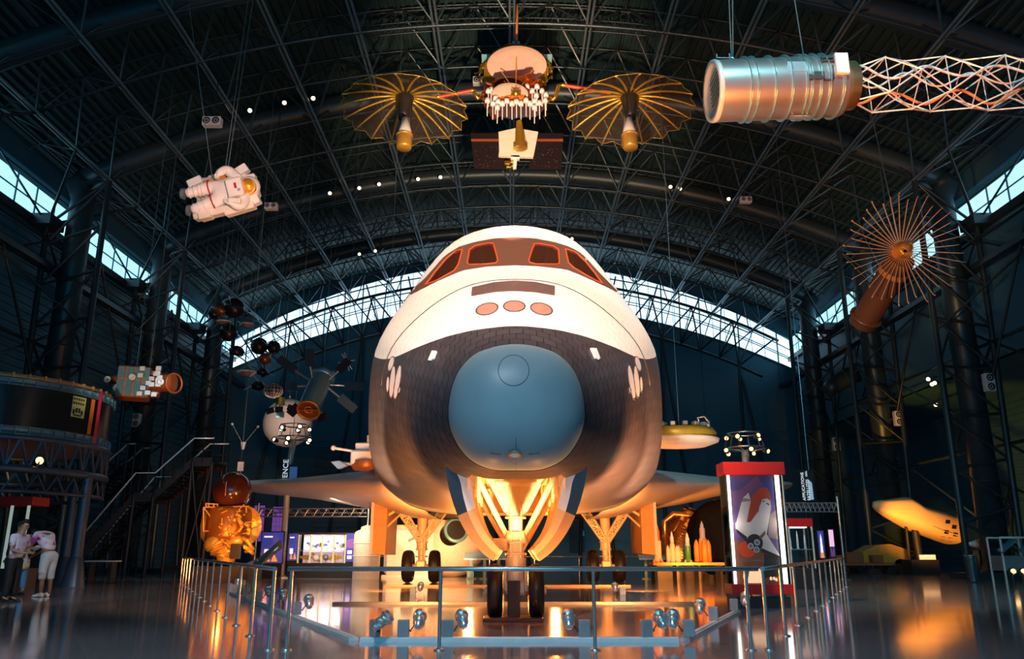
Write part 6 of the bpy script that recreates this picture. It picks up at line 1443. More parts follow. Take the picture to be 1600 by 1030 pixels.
# ---------------------------------------------------------------- engine exhibit and model rockets, right of the shuttle
EY = 34.0
t = thing('rocket_engine', 'big golden rocket engine with bell and pipework, right of the right main gear door', 'rocket engine', (P(1070, 880, EY).x, EY, 0))
eng = mat('engine_bronze', (.62, .38, .16), .3, .9, var=.3); c = P(1068, 850, EY)
m = MB(); m.lathe([(1.15, -.6), (1.12, -.3), (1.0, .1), (.75, .6), (.45, 1.0), (.3, 1.2), (.34, 1.4)], (c.x, EY + .3, c.z + .1), (.25, -.25, 1), 36)
m.lathe([(1.10, -.6), (1.05, -.3), (.92, .1), (.68, .6), (.4, 1.0)], (c.x, EY + .3, c.z + .1), (.25, -.25, 1), 36); m.build('nozzle_bell', eng, t)
m = MB(); 
for k in range(14): m.ring(V(c.x, EY + .3, c.z + .1) + V(.25, -.25, 1).normalized() * (-.5 + .12 * k), (.25, -.25, 1), 1.14 - .055 * max(0, k - 4), .022, 32, 4)
m.build('cooling_ribs', eng, t)
for pts, r_ in (([(1040, 865), (1038, 815), (1052, 803), (1080, 806), (1098, 806)], .12), ([(1062, 808), (1075, 800), (1100, 812), (1100, 835)], .10), ([(1080, 825), (1092, 815), (1108, 812)], .09), ([(1046, 840), (1056, 825), (1064, 812)], .06), ([(1085, 850), (1098, 838), (1103, 820)], .06)):
    m = MB(); m.tube([P(u, v, EY - .9) for u, v in pts], r_, 10); m.build('pipe', eng, t)
m = MB(); random.seed(4)
for k in range(14): p = P(random.uniform(1062, 1108), random.uniform(802, 822), EY - .9); m.box(p, (.22, .2, .18), rot=Matrix.Rotation(k, 3, 'Y'), bev=.03)
m.build('valve_bodies', eng, t)
m = MB(); m.box((c.x, EY + .3, .35), (2.4, 1.4, .7)); m.box((c.x - .9, EY + .3, .9), (.1, .1, 1.4)); m.box((c.x + .9, EY + .3, .9), (.1, .1, 1.4)); m.build('stand', black_s, t)
m = MB(); p = P(1118, 845, 33); t = thing('dark_drum', 'large round black drum exhibit seen edge on, left of the poster case', 'drum', (p.x, 33, 0)); m.lathe([(0, -.4), (1.3, -.4), (1.5, -.2), (1.5, .2), (1.3, .4), (0, .4)], (p.x + .35, 33, 1.6), (.15, -1, 0), 32); m.build('shell', mat('matt_black', (.008, .008, .009), .9, spec=.1), t); m = MB(); m.box((p.x + .35, 33, .1), (1.6, .9, .2)); m.build('base', black_s, t)
a, b_ = P(1018, 884, 31.2), P(1128, 884, 31.2); m = MB()
t = thing('display_table', 'low gold edged display table carrying a row of model rockets', 'table', ((a.x + b_.x) / 2, 31.3, 0)); tz = max(P(1070, 879, 31).z, .35)
m.box(((a.x + b_.x) / 2, 31.3, tz - .05), (b_.x - a.x, 1.0, .10)); m.build('table_top', mat('table_gold', (.6, .38, .12), .4, .3), t)
for k in range(4): m = MB(); m.box((a.x + .1 + (b_.x - a.x - .2) * k / 3, 31.3, (tz - .1) / 2), (.08, .8, tz - .1)); m.build('leg', black_s, t)
for u, vt, r_, ms, bo, lab in ((1025.5, 818, .14, (mr_w, mr_o), 0, 'tall slim white model rocket at the left end of the row'), (1049, 830, .10, (mr_w, mr_w), 2, 'white model rocket with two side boosters, second in the row'), (1073, 832, .11, (mr_g, mr_w), 0, 'model rocket with a green lower stage, middle of the row'), (1096, 814, .15, (mr_o, mr_b), 3, 'tallest model rocket with white boosters and orange body, right end of the row'), (1060, 852, .07, (mr_w, mr_w), 0, 'small white model rocket between the boosters model and the green one')):
    p = P(u, vt, 31.2); model_rocket(p.x, 31.2, tz, p.z - tz, r_, ms, label=lab, boosters=bo, group='model rockets on the low table')
m = MB(); p = P(1117, 795, 33.4); model_rocket(p.x, 33.2, 3.1, p.z - 3.1 + .25, .1, (mr_w, mr_b), label='small white model rocket standing on top of the black drum')
# ---------------------------------------------------------------- winged vehicle on a pedestal, right
WY = 40.0
t = thing('winged_vehicle', 'blunt white winged test vehicle with black checks at its tail, lit orange, right', 'spacecraft', (P(1440, 880, WY).x, WY, 0))
n0, n1 = P(1364, 788, WY - 1.0), P(1487, 829, WY + .4); d = (n1 - n0).normalized(); Lw = (n1 - n0).length
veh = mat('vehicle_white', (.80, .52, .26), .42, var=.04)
up2 = V(0, 0, 1); up2 = (up2 - d * up2.dot(d)).normalized(); sd = d.cross(up2)
rows = []
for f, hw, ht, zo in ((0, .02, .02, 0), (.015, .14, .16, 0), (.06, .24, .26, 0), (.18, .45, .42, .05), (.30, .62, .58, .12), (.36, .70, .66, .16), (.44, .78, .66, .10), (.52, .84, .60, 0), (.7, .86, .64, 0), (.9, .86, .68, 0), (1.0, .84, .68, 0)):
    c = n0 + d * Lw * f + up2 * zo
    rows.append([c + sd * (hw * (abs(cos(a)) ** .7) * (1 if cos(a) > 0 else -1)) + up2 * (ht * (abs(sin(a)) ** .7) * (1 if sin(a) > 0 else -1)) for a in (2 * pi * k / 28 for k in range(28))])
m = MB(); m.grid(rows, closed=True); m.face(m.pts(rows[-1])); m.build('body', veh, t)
BV3 = BVHTree.FromPolygons([Vector(p) for p in m.v], m.f)
m = MB()
def chk(u, v, w_=7, h_=7):
    q = []
    for du, dv in ((0, 0), (w_, 1), (w_ - 1, h_), (-1, h_ - 1)):
        dd = ray(u + du, v + dv).normalized(); loc, nr, _, _ = BV3.ray_cast(V(0, 0, CH), dd)
        if loc is None: return
        q.append(loc - dd * .012)
    m.poly(q)
for u, v in ((1476, 828), (1488, 820), (1478, 812), (1490, 832), (1470, 838), (1482, 840)): chk(u, v)
m.build('black_checks', black_s, t)
m = MB(); m.tube([(lambda l: l[0] - ray(u, v).normalized() * .004)(BV3.ray_cast(V(0, 0, CH), ray(u, v).normalized())) for u, v in ((1458, 822), (1475, 829), (1488, 833))], .012, 5); m.build('seam', dark_seam, t)
m = MB(); q = n0 + d * Lw * .52; m.cyl(V(q.x, q.y, .5), q - up2 * .3, .16, n=12); m.box((q.x, q.y, .35), (1.3, 1.0, .7)); m.cyl(V(q.x - .5, q.y, .5), q - up2 * .3 - d * .5, .07, n=8); m.build('pedestal', mat('pedestal_dark', (.012, .010, .010), .6), t)
m = MB(); m.box((q.x + .1, q.y - .55, .82), (.75, .06, .22)); m.build('caption_board', mat('caption_white', (.8, .75, .7), .5, emit=.25), t)
# low vehicles and small things along the right
p = P(1385, 872, 42); t = thing('small_vehicle', 'low yellow vehicle with a flat cabin, left of the winged vehicle pedestal', 'vehicle', (p.x, 42, 0)); m = MB()
m.slab([V(p.x - 2.2, 42, .5), V(p.x + 1.2, 42, .5), V(p.x + 1.2, 42, 1.15), V(p.x + .3, 42, 1.45), V(p.x - .4, 42, 1.4), V(p.x - 1.4, 42, .95), V(p.x - 2.2, 42, .85)], (0, 1.4, 0)); m.build('body', mat('vehicle_yellow', (.55, .33, .06), .4), t)
for dx in (-1.6, .7):
    for dy in (.1, 1.3): m = MB(); m.cyl((p.x + dx, 42 + dy - .1, .36), (p.x + dx, 42 + dy + .1, .36), .36, n=18); m.build('wheel', black_m, t)
t = thing('equipment_cart', 'dark equipment cart with a rail, behind the right guard rail end', 'cart', (P(1350, 880, 40).x, 40, 0)); x = P(1350, 880, 40).x
m = MB(); m.box((x, 40, .5), (2.6, .9, .12)); m.box((x - .5, 40, .8), (.8, .6, .5), bev=.03); m.box((x + .6, 40, .74), (.5, .5, .36), bev=.03); m.build('deck', mat('cart_brown', (.16, .08, .04), .5), t)
for dx in (-1.1, 1.1):
    for dy in (-.35, .35): m = MB(); m.cyl((x + dx, 40 + dy - .05, .2), (x + dx, 40 + dy + .05, .2), .2, n=12); m.cyl((x + dx, 40 + dy, .2), (x + dx, 40 + dy, .46), .03, n=6); m.build('wheel', black_m, t)
p = G(1518, 903); p.y = 30; x = P(1518, 880, 30).x; m = MB(); m.lathe([(0, 0), (.19, 0), (.20, .05), (.20, .80), (.21, .82), (.21, .95), (.0, .95)], (x, 30, 0), (0, 0, 1), 24); m.m = 1; m.ring((x, 30, .93), (0, 0, 1), .205, .02, 24, 6); t = single(m, 'litter_bin', [mat('bin_steel', (.10, .18, .22), .25, .8), alu], 'round steel litter bin on the open floor at right', 'litter bin')
p0, p1 = P(1511, 850, 37), P(1556, 851, 37); t = thing('small_missile', 'pale banded pointed missile lying on a stand behind the litter bin', 'missile', (p0.x, 37, 0)); m = MB(); dd = (p1 - p0).normalized(); L_ = (p1 - p0).length
m.lathe([(0, 0), (.08, .1), (.2, .5), (.26, .9), (.27, L_)], p0, dd, 20); m.lathe([(.27, L_), (0, L_)], p0, dd, 20); m.build('body', white_paint, t)
m = MB()
for f in (.35, .45, .55, .65, .75, .85): m.ring(p0 + dd * L_ * f, dd, .27 if f > .6 else .12 + .28 * f * .8, .012, 18, 4)
m.build('bands', steel_roof, t); m = MB(); q = p0.lerp(p1, .6); m.box((q.x, 37, (q.z - .25) / 2), (.9, .5, q.z - .25)); m.build('stand', black_s, t)
a, b_ = P(1562, 840, 29), P(1620, 886, 29)
t = thing('display_table', 'white framed table with tilted blue panels at the right edge', 'table', ((a.x + b_.x) / 2, 29, 0)); m = MB()
for x in (a.x, b_.x):
    for dy in (0, .8): m.box((x, 29 + dy, a.z / 2), (.05, .05, a.z))
m.box(((a.x + b_.x) / 2, 29, a.z), (b_.x - a.x, .05, .06)); m.box(((a.x + b_.x) / 2, 29.8, a.z), (b_.x - a.x, .05, .06)); m.build('frame', white_paint, t)
m = MB(); m.box(((a.x + b_.x) / 2, 29.4, b_.z + .12), (b_.x - a.x, .8, .5)); m.build('cabinet', silver_box, t)
for k in range(2): m = MB(); x = a.x + .25 + .75 * k; m.slab([V(x - .3, 28.9, a.z - .55), V(x + .25, 28.9, a.z - .15), V(x + .3, 29.3, a.z - .05), V(x - .25, 29.3, a.z - .45)], (0, 0, .03)); m.build('tilted_panel', mat('tilt_blue', (.08, .28, .42), .3, .3), t)
for u, v, lab in ((1581, 893, 'lit low floor lamp near the right edge, left one'), (1597, 893, 'lit low floor lamp at the right edge')):
    p = P(u, v, 26); z = max(p.z, .12); t = thing('floor_lamp', lab, 'lamp', (p.x, 26, 0)); m = MB(); m.cyl((p.x, 26, 0), (p.x, 26, z), .03, n=8); m.lathe([(0, .1), (.09, .08), (.11, -.08), (.1, -.1)], (p.x, 26, z), (0, .3, 1), 12); m.build('lamp_head', black_s, t); m = MB(); m.sph((p.x, 25.93, z), .08, 10); m.build('bulb', bulb, t)
t = thing('tall_trestle', 'dark trestle with a long arm and small orange lit tip behind the right column', 'trestle', (P(1540, 860, 36).x, 36, 0)); m = MB()
m.cyl(P(1535, 895, 36), P(1577, 760, 36), .07, n=6); m.cyl(P(1577, 760, 36), P(1584, 880, 36), .07, n=6); m.cyl(P(1552, 795, 36), P(1581, 778, 36), .06, n=6); m.cyl(P(1546, 745, 36), P(1600, 770, 36), .05, n=6); m.build('frame', mat('trestle_brown', (.22, .10, .04), .45, .3), t)
t = thing('low_barrier', 'low dark barrier panel at the foot of the right columns', 'barrier', (P(1300, 890, 44).x, 44, 0)); x0_, x1_ = P(1330, 880, 44).x, P(1400, 880, 44).x
m = MB(); m.box(((x0_ + x1_) / 2, 44, .5), (x1_ - x0_, .1, .1)); m.box(((x0_ + x1_) / 2, 44, 1.0), (x1_ - x0_, .08, .08)); m.build('rails', steel_roof, t)
for k in range(4): m = MB(); m.cyl((x0_ + (x1_ - x0_) * k / 3, 44, 0), (x0_ + (x1_ - x0_) * k / 3, 44, 1.0), .04, n=6); m.build('post', steel_roof, t)
p = P(1236, 770, 36); 
# ---------------------------------------------------------------- people (skinned bodies)
def skin(name, verts, edges, mt, parent, root=0, sub=2, loc=None, rz=0):
    me = bpy.data.meshes.new(name); me.from_pydata([v[:3] for v in verts], edges, []); o = bpy.data.objects.new(name, me); COL.objects.link(o)
    sk_ = o.modifiers.new('skin', 'SKIN'); sk_.use_smooth_shade = True
    if not me.skin_vertices: 
        bm_ = None
    lay = me.skin_vertices[0] if me.skin_vertices else None
    if lay is None:
        import bmesh
        bm_ = bmesh.new(); bm_.from_mesh(me); bm_.verts.layers.skin.verify(); bm_.to_mesh(me); bm_.free(); lay = me.skin_vertices[0]
    for i, v in enumerate(verts):
        r = v[3]; r = r if isinstance(r, (tuple, list)) else (r, r); lay.data[i].radius = r; lay.data[i].use_root = (i == root)
    s_ = o.modifiers.new('sub', 'SUBSURF'); s_.levels = sub; s_.render_levels = sub
    bpy.context.view_layer.update()
    m2 = bpy.data.meshes.new_from_object(o.evaluated_get(bpy.context.evaluated_depsgraph_get())); bpy.data.objects.remove(o); m2.name = name
    o = bpy.data.objects.new(name, m2); COL.objects.link(o); m2.materials.clear(); m2.materials.append(mt)
    for p in m2.polygons: p.use_smooth = True
    if parent: o.parent = parent
    return o
def chain(n, start=0): return [(start + i, start + i + 1) for i in range(n - 1)]
def fingers(vs, es, hand, root_i, dirv, spread, s=1.0, curl=None):
    """five short chains rooted in the palm"""
    d = Vector(dirv).normalized(); sp_ = Vector(spread).normalized(); cu = Vector(curl or (0, 0, -1)).normalized(); h = Vector(hand)
    for k, (off, L_) in enumerate(((-.032, .060), (-.011, .072), (.011, .068), (.031, .052))):
        i = len(vs); vs.append((*(h + d * .035 * s + sp_ * off * s), .010 * s)); vs.append((*(h + d * (.035 + L_ * .55) * s + sp_ * off * 1.15 * s + cu * .012 * s), .009 * s)); vs.append((*(h + d * (.035 + L_ * .9) * s + sp_ * off * 1.2 * s + cu * .036 * s), .0075 * s)); es += [(root_i, i), (i, i + 1), (i + 1, i + 2)]
    i = len(vs); vs.append((*(h + sp_ * -.045 * s + d * .015 * s + cu * .012 * s), .011 * s)); vs.append((*(h + sp_ * -.055 * s + d * .05 * s + cu * .028 * s), .009 * s)); es += [(root_i, i), (i, i + 1)]
skin_t = mat('skin_brown', (.30, .14, .08), .55, var=.06); skin_l = mat('skin_tan', (.50, .27, .17), .55, var=.06)
def head_bits(t, c, f, up, skinm, hair, hair_len=1.0, s=1.0):
    """face details and hair around head centre c, facing f"""
    f = Vector(f).normalized(); up = Vector(up); up = (up - f * up.dot(f)).normalized(); sd_ = f.cross(up); R3 = Matrix((sd_, f, up)).transposed()
    def q(x, y, z): return c + R3 @ V(x, y, z) * s
    m = MB(); n = 18; rows = []
    for i in range(1, 10):
        th = pi * i / 18 * 1.22; rows.append([q(.088 * sin(th) * cos(a) * 1.0, -.012 + .105 * sin(th) * sin(a) * (1.0 if sin(a) < 0 else (.93 if th < 1.0 else .2)), .02 + .118 * cos(th)) for a in (2 * pi * k / n for k in range(n))])
    m.grid([[q(0, -.012, .138)] * n] + rows, closed=True); m.build('hair', hair, t, local=True)
    m = MB()
    for s_ in (-1, 1): m.sph(q(.032 * s_, .082, .008), .011 * s, 8)
    m.build('eyes', mat('eye_dark', (.02, .015, .01), .3), t, local=True)
    m = MB(); m.lathe([(0, .03), (.009, .025), (.017, -.015), (0, -.02)], q(0, .095, -.018), R3 @ V(0, .25, 1), 8)
    for s_ in (-1, 1): m.sph(q(.086 * s_, .0, -.01), .022 * s, 8, (.4, .8, 1.2))
    m.box(q(0, .088, -.055), (.04, .012, .010), rot=R3); m.build('nose_and_ears', skinm, t, local=True)
def shoe(t, p, f, mt, name='shoe'):
    f = Vector(f).normalized(); sd_ = V(f.y, -f.x, 0); m = MB(); rows = []
    for y, w_, h_ in ((-.09, .02, .05), (-.08, .04, .09), (-.03, .046, .10), (.04, .048, .075), (.11, .052, .055), (.17, .045, .045), (.195, .02, .03)):
        rows.append([p + f * y + sd_ * (w_ * cos(a)) + V(0, 0, max(0.0, h_ / 2 + h_ / 2 * sin(a))) for a in (2 * pi * k / 12 for k in range(12))])
    m.grid(rows, closed=True); m.face(m.pts(rows[0])[::-1]); m.face(m.pts(rows[-1])); m.build(name, mt, t, local=True)
def tie_dye(name, cols):
    m = bpy.data.materials.new(name); m.use_nodes = True; N = m.node_tree.nodes; L = m.node_tree.links; b = N['Principled BSDF']; b.inputs['Roughness'].default_value = .8
    tc = N.new('ShaderNodeTexCoord'); nz = N.new('ShaderNodeTexNoise'); nz.inputs['Scale'].default_value = 6; nz.inputs['Detail'].default_value = 1.5; cr = N.new('ShaderNodeValToRGB'); L.new(tc.outputs['Object'], nz.inputs['Vector']); L.new(nz.outputs['Fac'], cr.inputs[0]); L.new(cr.outputs[0], b.inputs['Base Color'])
    cr.color_ramp.elements[0].position = .3; cr.color_ramp.elements[0].color = cols[0]; cr.color_ramp.elements[1].position = .7; cr.color_ramp.elements[1].color = cols[-1]
    for i, c in enumerate(cols[1:-1]): e = cr.color_ramp.elements.new(.42 + .12 * i); e.color = c
    return m
dyeP = tie_dye('shirt_tie_dye_purple', [(.40, .04, .32, 1), (.80, .60, .75, 1), (.85, .8, .85, 1), (.85, .82, .88, 1)]); dyeY = tie_dye('skirt_tie_dye', [(.75, .08, .25, 1), (.85, .7, .1, 1), (.8, .8, .82, 1), (.25, .55, .75, 1)])
pants_p = mat('trousers_pale_blue', (.55, .62, .66), .8, var=.1); pants_b = mat('trousers_black', (.01, .01, .012), .7); jeans = mat('trousers_blue', (.10, .32, .60), .8); shoe_w = mat('shoe_white', (.8, .82, .85), .5); hair_d = mat('hair_dark', (.015, .01, .008), .6)
def person(label, loc, rz, body_v, body_e, parts, head, face, skinm, shoes, hair=hair_d, s=1.0, shoe_m=shoe_w):
    t = thing('person', label, 'person', loc); t.rotation_euler = (0, 0, rz); t.scale = (s, s, s); ORG[t.name] = Vector(loc)
    skin('body', body_v, body_e, skinm, t)
    for nm, vs, es, mt in parts: skin(nm, vs, es, mt, t)
    head_bits(t, Vector(head), face, (0, -.3, 1) if abs(Vector(face).normalized().z) < .8 else (0, 1, 0), skinm, hair)
    for p, f in shoes: shoe(t, Vector(p), f, shoe_m)
    return t
def std_body(lean, arms, hd, legw=1.0, hipz=.92):
    """lean: forward offset of chest / neck; +y is forward."""
    hip = V(0, 0, hipz); ch = V(0, lean[0], lean[1]); nk = V(0, lean[2], lean[3]); hd = Vector(hd)
    v = [(*hip, (.15, .11)), (*hip.lerp(ch, .5), (.13, .10)), (*ch, (.16, .11)), (*nk, .055), (*(nk.lerp(hd, .45)), .05), (*hd, (.082, .098)), (*(hd + (hd - nk).normalized() * .07), (.066, .078))]
    e = [(0, 1), (1, 2), (2, 3), (3, 4), (4, 5), (5, 6)]
    for s_ in (-1, 1):
        i = len(v); v += [(s_ * .10, 0, hipz - .06, .09), (s_ * .11, .02, .50, .062), (s_ * .11, -.01, .28, .05), (s_ * .11, -.02, .07, .036), (s_ * .115, .10, .045, .03)]; e += [(0, i), (i, i + 1), (i + 1, i + 2), (i + 2, i + 3), (i + 3, i + 4)]
        a = arms[0 if s_ < 0 else 1]; i = len(v); v += [(*a[0], .055), (*a[1], .04), (*Vector(a[1]).lerp(Vector(a[2]), .6), .032), (*a[2], .026), (*a[3], .034)]; e += [(2, i), (i, i + 1), (i + 1, i + 2), (i + 2, i + 3), (i + 3, i + 4)]
        fingers(v, e, a[3], i + 4, Vector(a[3]) - Vector(a[2]), (1 * s_, 0, 0.2), curl=(0, .3, -1))
    return v, e
def garment_legs(w, z1, hipz=.92, wr=1.0):
    v = [(0, 0, hipz + .06, (.165 * w, .13 * w)), (0, 0, hipz - .04, (.17 * w, .14 * w))]; e = [(0, 1)]
    for s_ in (-1, 1):
        i = len(v); v += [(s_ * .10, 0, hipz - .14, .105 * w), (s_ * .11, .02, .52, .082 * w * wr), (s_ * .11, -.005, z1, .072 * w * wr)]; e += [(1, i), (i, i + 1), (i + 1, i + 2)]
    return v, e
def garment_top(lean, arms, hipz=.92, w=1.0, slv=.7):
    hip = V(0, 0, hipz - .02); ch = V(0, lean[0], lean[1]); nk = V(0, lean[2], lean[3])
    v = [(*(hip - V(0, 0, .05)), (.178 * w, .15 * w)), (*hip.lerp(ch, .5), (.16 * w, .13 * w)), (*ch, (.185 * w, .135 * w)), (*ch.lerp(nk, .7), .09)]; e = [(0, 1), (1, 2), (2, 3)]
    for k in (0, 1):
        a = arms[k]; i = len(v); v += [(*a[0], .078), (*Vector(a[0]).lerp(Vector(a[1]), slv), .066)]; e += [(2, i), (i, i + 1)]
    return v, e
# 1: bending over in white and purple top, pale three-quarter trousers (seen from behind, turned left)
g = G(68, 933)
lean = (.22, 1.27, .38, 1.34)
arms = (((-.19, .26, 1.30), (-.22, .36, 1.02), (-.14, .54, .90), (-.12, .61, .86)), ((.19, .26, 1.30), (.24, .36, 1.02), (.16, .54, .90), (.14, .61, .86)))
bv, be = std_body(lean, arms, (0, .52, 1.30)); lv, le = garment_legs(1.06, .34); tv, te = garment_top(lean, arms, 1.0)
person('person bending forward in a white and purple top, pale cropped trousers and white trainers', (g.x, g.y, 0), R(72), bv, be, [('trousers', lv, le, pants_p), ('shirt', tv, te, dyeP)], (0, .52, 1.30), (0, .7, -.7), skin_t, [((-.11, 0, 0), (0, 1, 0)), ((.11, .06, 0), (.2, 1, 0))], s=1.12)
# 2: middle, in tie-dyed dress and blue leggings, bending
g2 = V(P(32, 900, g.y + .9).x, g.y + .9, 0); lean2 = (.22, 1.22, .36, 1.36)
arms2 = (((-.17, .22, 1.28), (-.2, .26, 1.0), (-.12, .42, .9), (-.10, .49, .87)), ((.17, .22, 1.28), (.2, .28, 1.0), (.12, .42, .9), (.10, .49, .87)))
bv, be = std_body(lean2, arms2, (0, .44, 1.46)); lv, le = garment_legs(1.0, .15); tv, te = garment_top(lean2, arms2, .92, 1.0); sv_ = [(0, 0, .98, (.16, .13)), (0, 0, .8, (.2, .17)), (0, 0, .60, (.22, .19))]; se = [(0, 1), (1, 2)]
person('person in a tie-dyed white, yellow and pink dress over blue leggings, between the other two', g2, R(70), bv, be, [('leggings', lv, le, jeans), ('dress_top', tv, te, dyeY), ('skirt', sv_, se, dyeY)], (0, .44, 1.46), (0, .8, -.5), skin_l, [((-.11, 0, 0), (0, 1, 0)), ((.11, 0, 0), (0, 1, 0))], shoe_m=black_s, s=.98)
# 3: left, purple and white shirt, black trousers, facing right and holding a map
g3 = G(20, 941); lean3 = (.04, 1.30, .08, 1.46)
arms3 = (((-.2, .05, 1.38), (-.24, .06, 1.10), (-.10, .28, 1.04), (-.06, .35, 1.05)), ((.2, .05, 1.38), (.24, .08, 1.10), (.10, .28, 1.02), (.06, .35, 1.03)))
bv, be = std_body(lean3, arms3, (0, .12, 1.62)); lv, le = garment_legs(1.05, .10); tv, te = garment_top(lean3, arms3, .95, 1.0, .8)
t3 = person('person standing in a purple and white shirt and black trousers, holding a folded map', (g3.x - .1, g3.y, 0), R(-100), bv, be, [('trousers', lv, le, pants_b), ('shirt', tv, te, dyeP)], (0, .12, 1.62), (0, .9, -.4), skin_l, [((-.11, 0, 0), (0, 1, 0)), ((.11, .02, 0), (0, 1, 0))], shoe_m=black_s)
# 4: dark silhouette behind, cut by the left edge
g4 = V(P(4, 900, g3.y + .5).x, g3.y + .7, 0)
bv, be = std_body(lean3, arms3, (0, .12, 1.62)); lv, le = garment_legs(1.05, .10); tv, te = garment_top(lean3, arms3, .95, 1.0, .8)
person('person all in black at the very left edge of the view', g4, R(-60), bv, be, [('trousers', lv, le, pants_b), ('shirt', tv, te, mat('shirt_black', (.012, .012, .014), .8))], (0, .12, 1.62), (0, .9, -.4), skin_t, [((-.11, 0, 0), (0, 1, 0)), ((.11, .02, 0), (0, 1, 0))], shoe_m=black_s)
m = MB(); Mz = Matrix.Rotation(R(-100), 3, 'Z'); c = V(g3.x - .1, g3.y, 0) + Mz @ V(0, .42, 1.09); m.slab([c + Mz @ V(-.14, -.08, -.02), c + Mz @ V(.0, -.08, .02), c + Mz @ V(.14, -.08, -.02), c + Mz @ V(.14, .1, .06), c + Mz @ V(0, .1, .10), c + Mz @ V(-.14, .1, .06)], (0, 0, .004)); single(m, 'folded_map', mat('map_white', (.7, .75, .85), .6), 'folded pale map held by the person in black trousers', 'map')
# ---------------------------------------------------------------- astronaut with a manoeuvring backpack
AY = 17.0
ctr = P(345, 300, AY)
t = thing('astronaut', 'astronaut in a white spacesuit with jet backpack, hanging on cables, lying head to the right', 'astronaut', ctr)
def AP(x, y, dy=0): # from magnified view of the astronaut to local space
    return P(270 + x / 9.367, 240 + y / 9.364, AY + dy) - ctr
def AV(x, y, r, dy=0): p = AP(x, y, dy); return (p.x, p.y, p.z, r)
v = [AV(740, 620, .28), AV(880, 540, .27), AV(1000, 490, .26), AV(1070, 475, .17)]; e = [(0, 1), (1, 2), (2, 3)]
i = len(v); v += [AV(640, 500, .20), AV(520, 505, .175, -.05), AV(390, 540, .15, -.1), AV(250, 575, .12, -.15), AV(175, 592, .11, -.18)]; e += [(0, i)] + [(i + k, i + k + 1) for k in range(4)]
i = len(v); v += [AV(660, 700, .20), AV(560, 730, .175, -.05), AV(450, 770, .15, -.1), AV(330, 810, .12, -.15), AV(255, 835, .11, -.18)]; e += [(0, i)] + [(i + k, i + k + 1) for k in range(4)]
i = len(v); v += [AV(960, 370, .17, -.05), AV(860, 285, .14, -.1), AV(770, 230, .13, -.2), AV(700, 270, .10, -.3)]; e += [(2, i)] + [(i + k, i + k + 1) for k in range(3)]
hi1 = len(v) - 1
i = len(v); v += [AV(1050, 620, .17, -.05), AV(1040, 740, .15, -.12), AV(960, 780, .12, -.25), AV(890, 745, .09, -.35), AV(850, 715, .07, -.38)]; e += [(2, i)] + [(i + k, i + k + 1) for k in range(4)]
hi2 = len(v) - 1
h1 = AP(665, 300, -.33); h2 = AP(830, 700, -.4)
for hh, hi_, dv_ in ((h1, hi1, (-.3, 0, -.8)), (h2, hi2, (-.9, 0, .25))):
    i0 = len(v); v.append((*hh, .062)); e.append((hi_, i0)); fingers(v, e, hh, i0, dv_, (.5, -.1, -.3) if hh is h1 else (0, .1, 1), s=1.55, curl=(.3, -.4, -.1))
skin('suit', v, e, cloth_white, t)
grey_boot = mat('boot_grey_blue', (.14, .18, .22), .6)
for a in ((175, 592, 122, 588), (252, 835, 205, 832)): m = MB(); p, q = AP(a[0], a[1], -.18), AP(a[2], a[3], -.19); m.cyl(p, q, .135, .12, n=18); m.build('boot_sole', grey_boot, t, local=True)
redb = mat('stripe_red', (.45, .01, .03), .6)
for a, ax2, r_ in (((548, 515), (630, 498), .185), ((600, 715, ), (520, 742), .19)): m = MB(); p = AP(a[0], a[1], -.04); q = AP(ax2[0], ax2[1], -.04); m.ring(p, q - p, r_, .017, 24, 5); m.build('leg_stripe', redb, t, local=True)
m = MB()
for (x, y, dx, dy, r_) in ((450, 525, 60, -8, .165), (400, 540, 60, -8, .155), (330, 555, 60, -8, .14), (250, 575, 60, -8, .123), (480, 760, 60, -18, .16), (400, 785, 60, -18, .145), (330, 810, 60, -18, .124)): p = AP(x, y, -.08 - .1 * (500 - x) / 350); m.ring(p, AP(x + dx, y + dy, -.1) - AP(x, y, -.1), r_, .012, 22, 5)
m.build('suit_folds', cloth_white, t, local=True)
m = MB(); hc = AP(1130, 480, -.02); m.sph(hc, .235, 24); m.build('helmet', mat('helmet_white', (.82, .80, .78), .35), t, local=True); hel = None
m = MB(); vc = AP(1110, 485, -.10); m.sph(vc, .20, 24); m.build('visor', mat('visor_gold', (1, .42, .03), .25, .55, var=.05), t, local=True)
m = MB(); m.ring(AP(1106, 482, -.19), V(-.2, -1, -.1), .165, .02, 24, 6, pi * .1, pi * 1.2); m.build('visor_rim', mat('rim_pale_gold', (.95, .75, .35), .3, .5), t, local=True)
bx = (AP(1030, 430) - AP(830, 480)).normalized(); by = V(0, -1, -.15).normalized(); bz2 = bx.cross(by).normalized(); RB = Matrix((bx, by, bz2)).transposed()
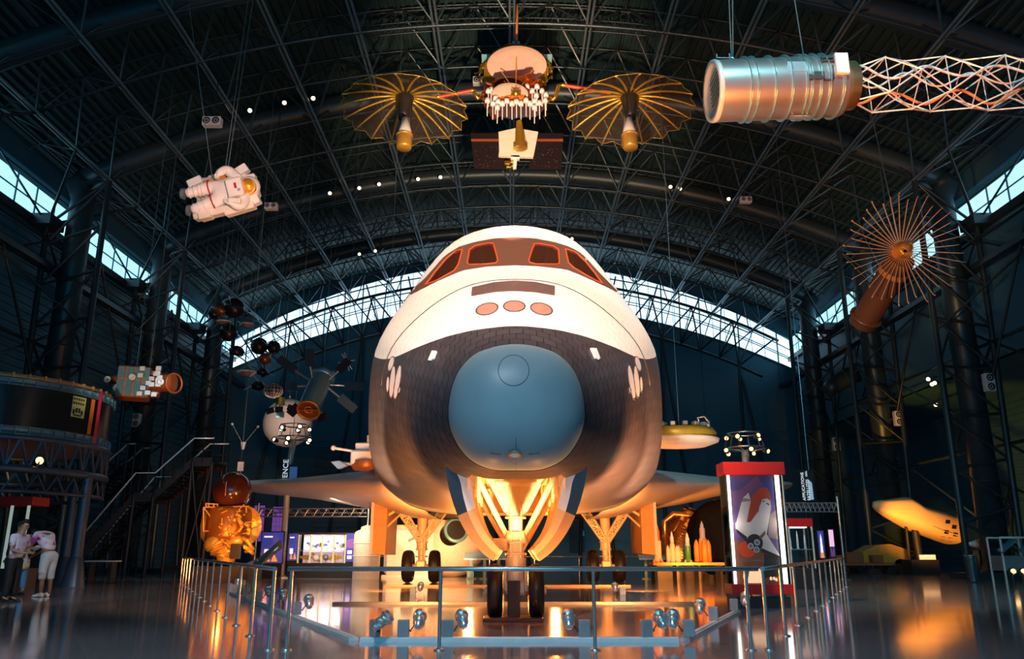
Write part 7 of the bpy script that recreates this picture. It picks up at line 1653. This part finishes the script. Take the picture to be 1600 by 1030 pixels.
def abox(x, y, dy, d3, nm, mt, ang=0, bev=.02):
    q = MB(); q.box(AP(x, y, dy), d3, rot=Matrix.Rotation(ang, 3, 'Y') @ RB, bev=bev); return q.build(nm, mt, t, local=True)
abox(915, 500, -.33, (.36, .16, .42), 'chest_pack', mat('pack_white', (.84, .80, .78), .5)); abox(912, 465, -.42, (.05, .02, .13), 'red_patch', redb, bev=.002); abox(965, 525, -.42, (.06, .02, .06), 'blue_patch', mat('patch_blue', (.25, .4, .6), .5), bev=.002)
abox(905, 690, -.42, (.28, .12, .12), 'arm_controller', white_paint, .35)
abox(760, 790, .05, (.3, .25, .10), 'grey_panel', mat('panel_grey', (.4, .45, .5), .4), .2); abox(530, 385, .15, (.62, .2, .08), 'grey_panel', MATS['panel_grey'], .1); abox(450, 630, .2, (.3, .2, .3), 'grey_panel', MATS['panel_grey'], 0)
mmu = mat('backpack_cream', (.80, .70, .60), .5)
abox(860, 560, .32, (.9, .35, .95), 'backpack', mmu, 0, .05); abox(640, 865, .05, (1.0, .28, .16), 'backpack_arm', mmu, .02); abox(340, 430, .1, (.34, .26, .20), 'thruster_block', white_paint, -.2); abox(480, 900, .0, (.28, .3, .22), 'thruster_block', mmu, 0); abox(1000, 260, .12, (.36, .24, .2), 'thruster_block', white_paint, -.35); abox(1170, 700, .08, (.34, .26, .22), 'thruster_block', white_paint, -.2)
abox(1160, 370, .18, (.20, .22, .18), 'backpack_corner', white_paint, 0); abox(1210, 600, .15, (.16, .22, .16), 'backpack_corner', white_paint, 0); abox(1205, 480, .2, (.14, .2, .5), 'backpack_corner', white_paint, 0); abox(990, 820, .05, (.7, .25, .15), 'backpack_arm', mmu, -.05); abox(640, 400, .12, (.5, .22, .12), 'backpack_arm', mat('arm_orange', (.6, .25, .05), .5), -.05)
for x, y, x2, lab in ((775, 180, 800, 'left one of the twin cables holding the astronaut'), (812, 180, 840, 'right one of the twin cables holding the astronaut'), (582, 335, 530, 'thin single cable at the astronaut backpack')):
    p = AP(x, y) + ctr + V(0, 0, -.05); q = P(270 + x2 / 9.367, 240, AY); d = (q - p); cable(p, p + d * ((arch(p.x) - p.z) / d.z), lab, r=.009)
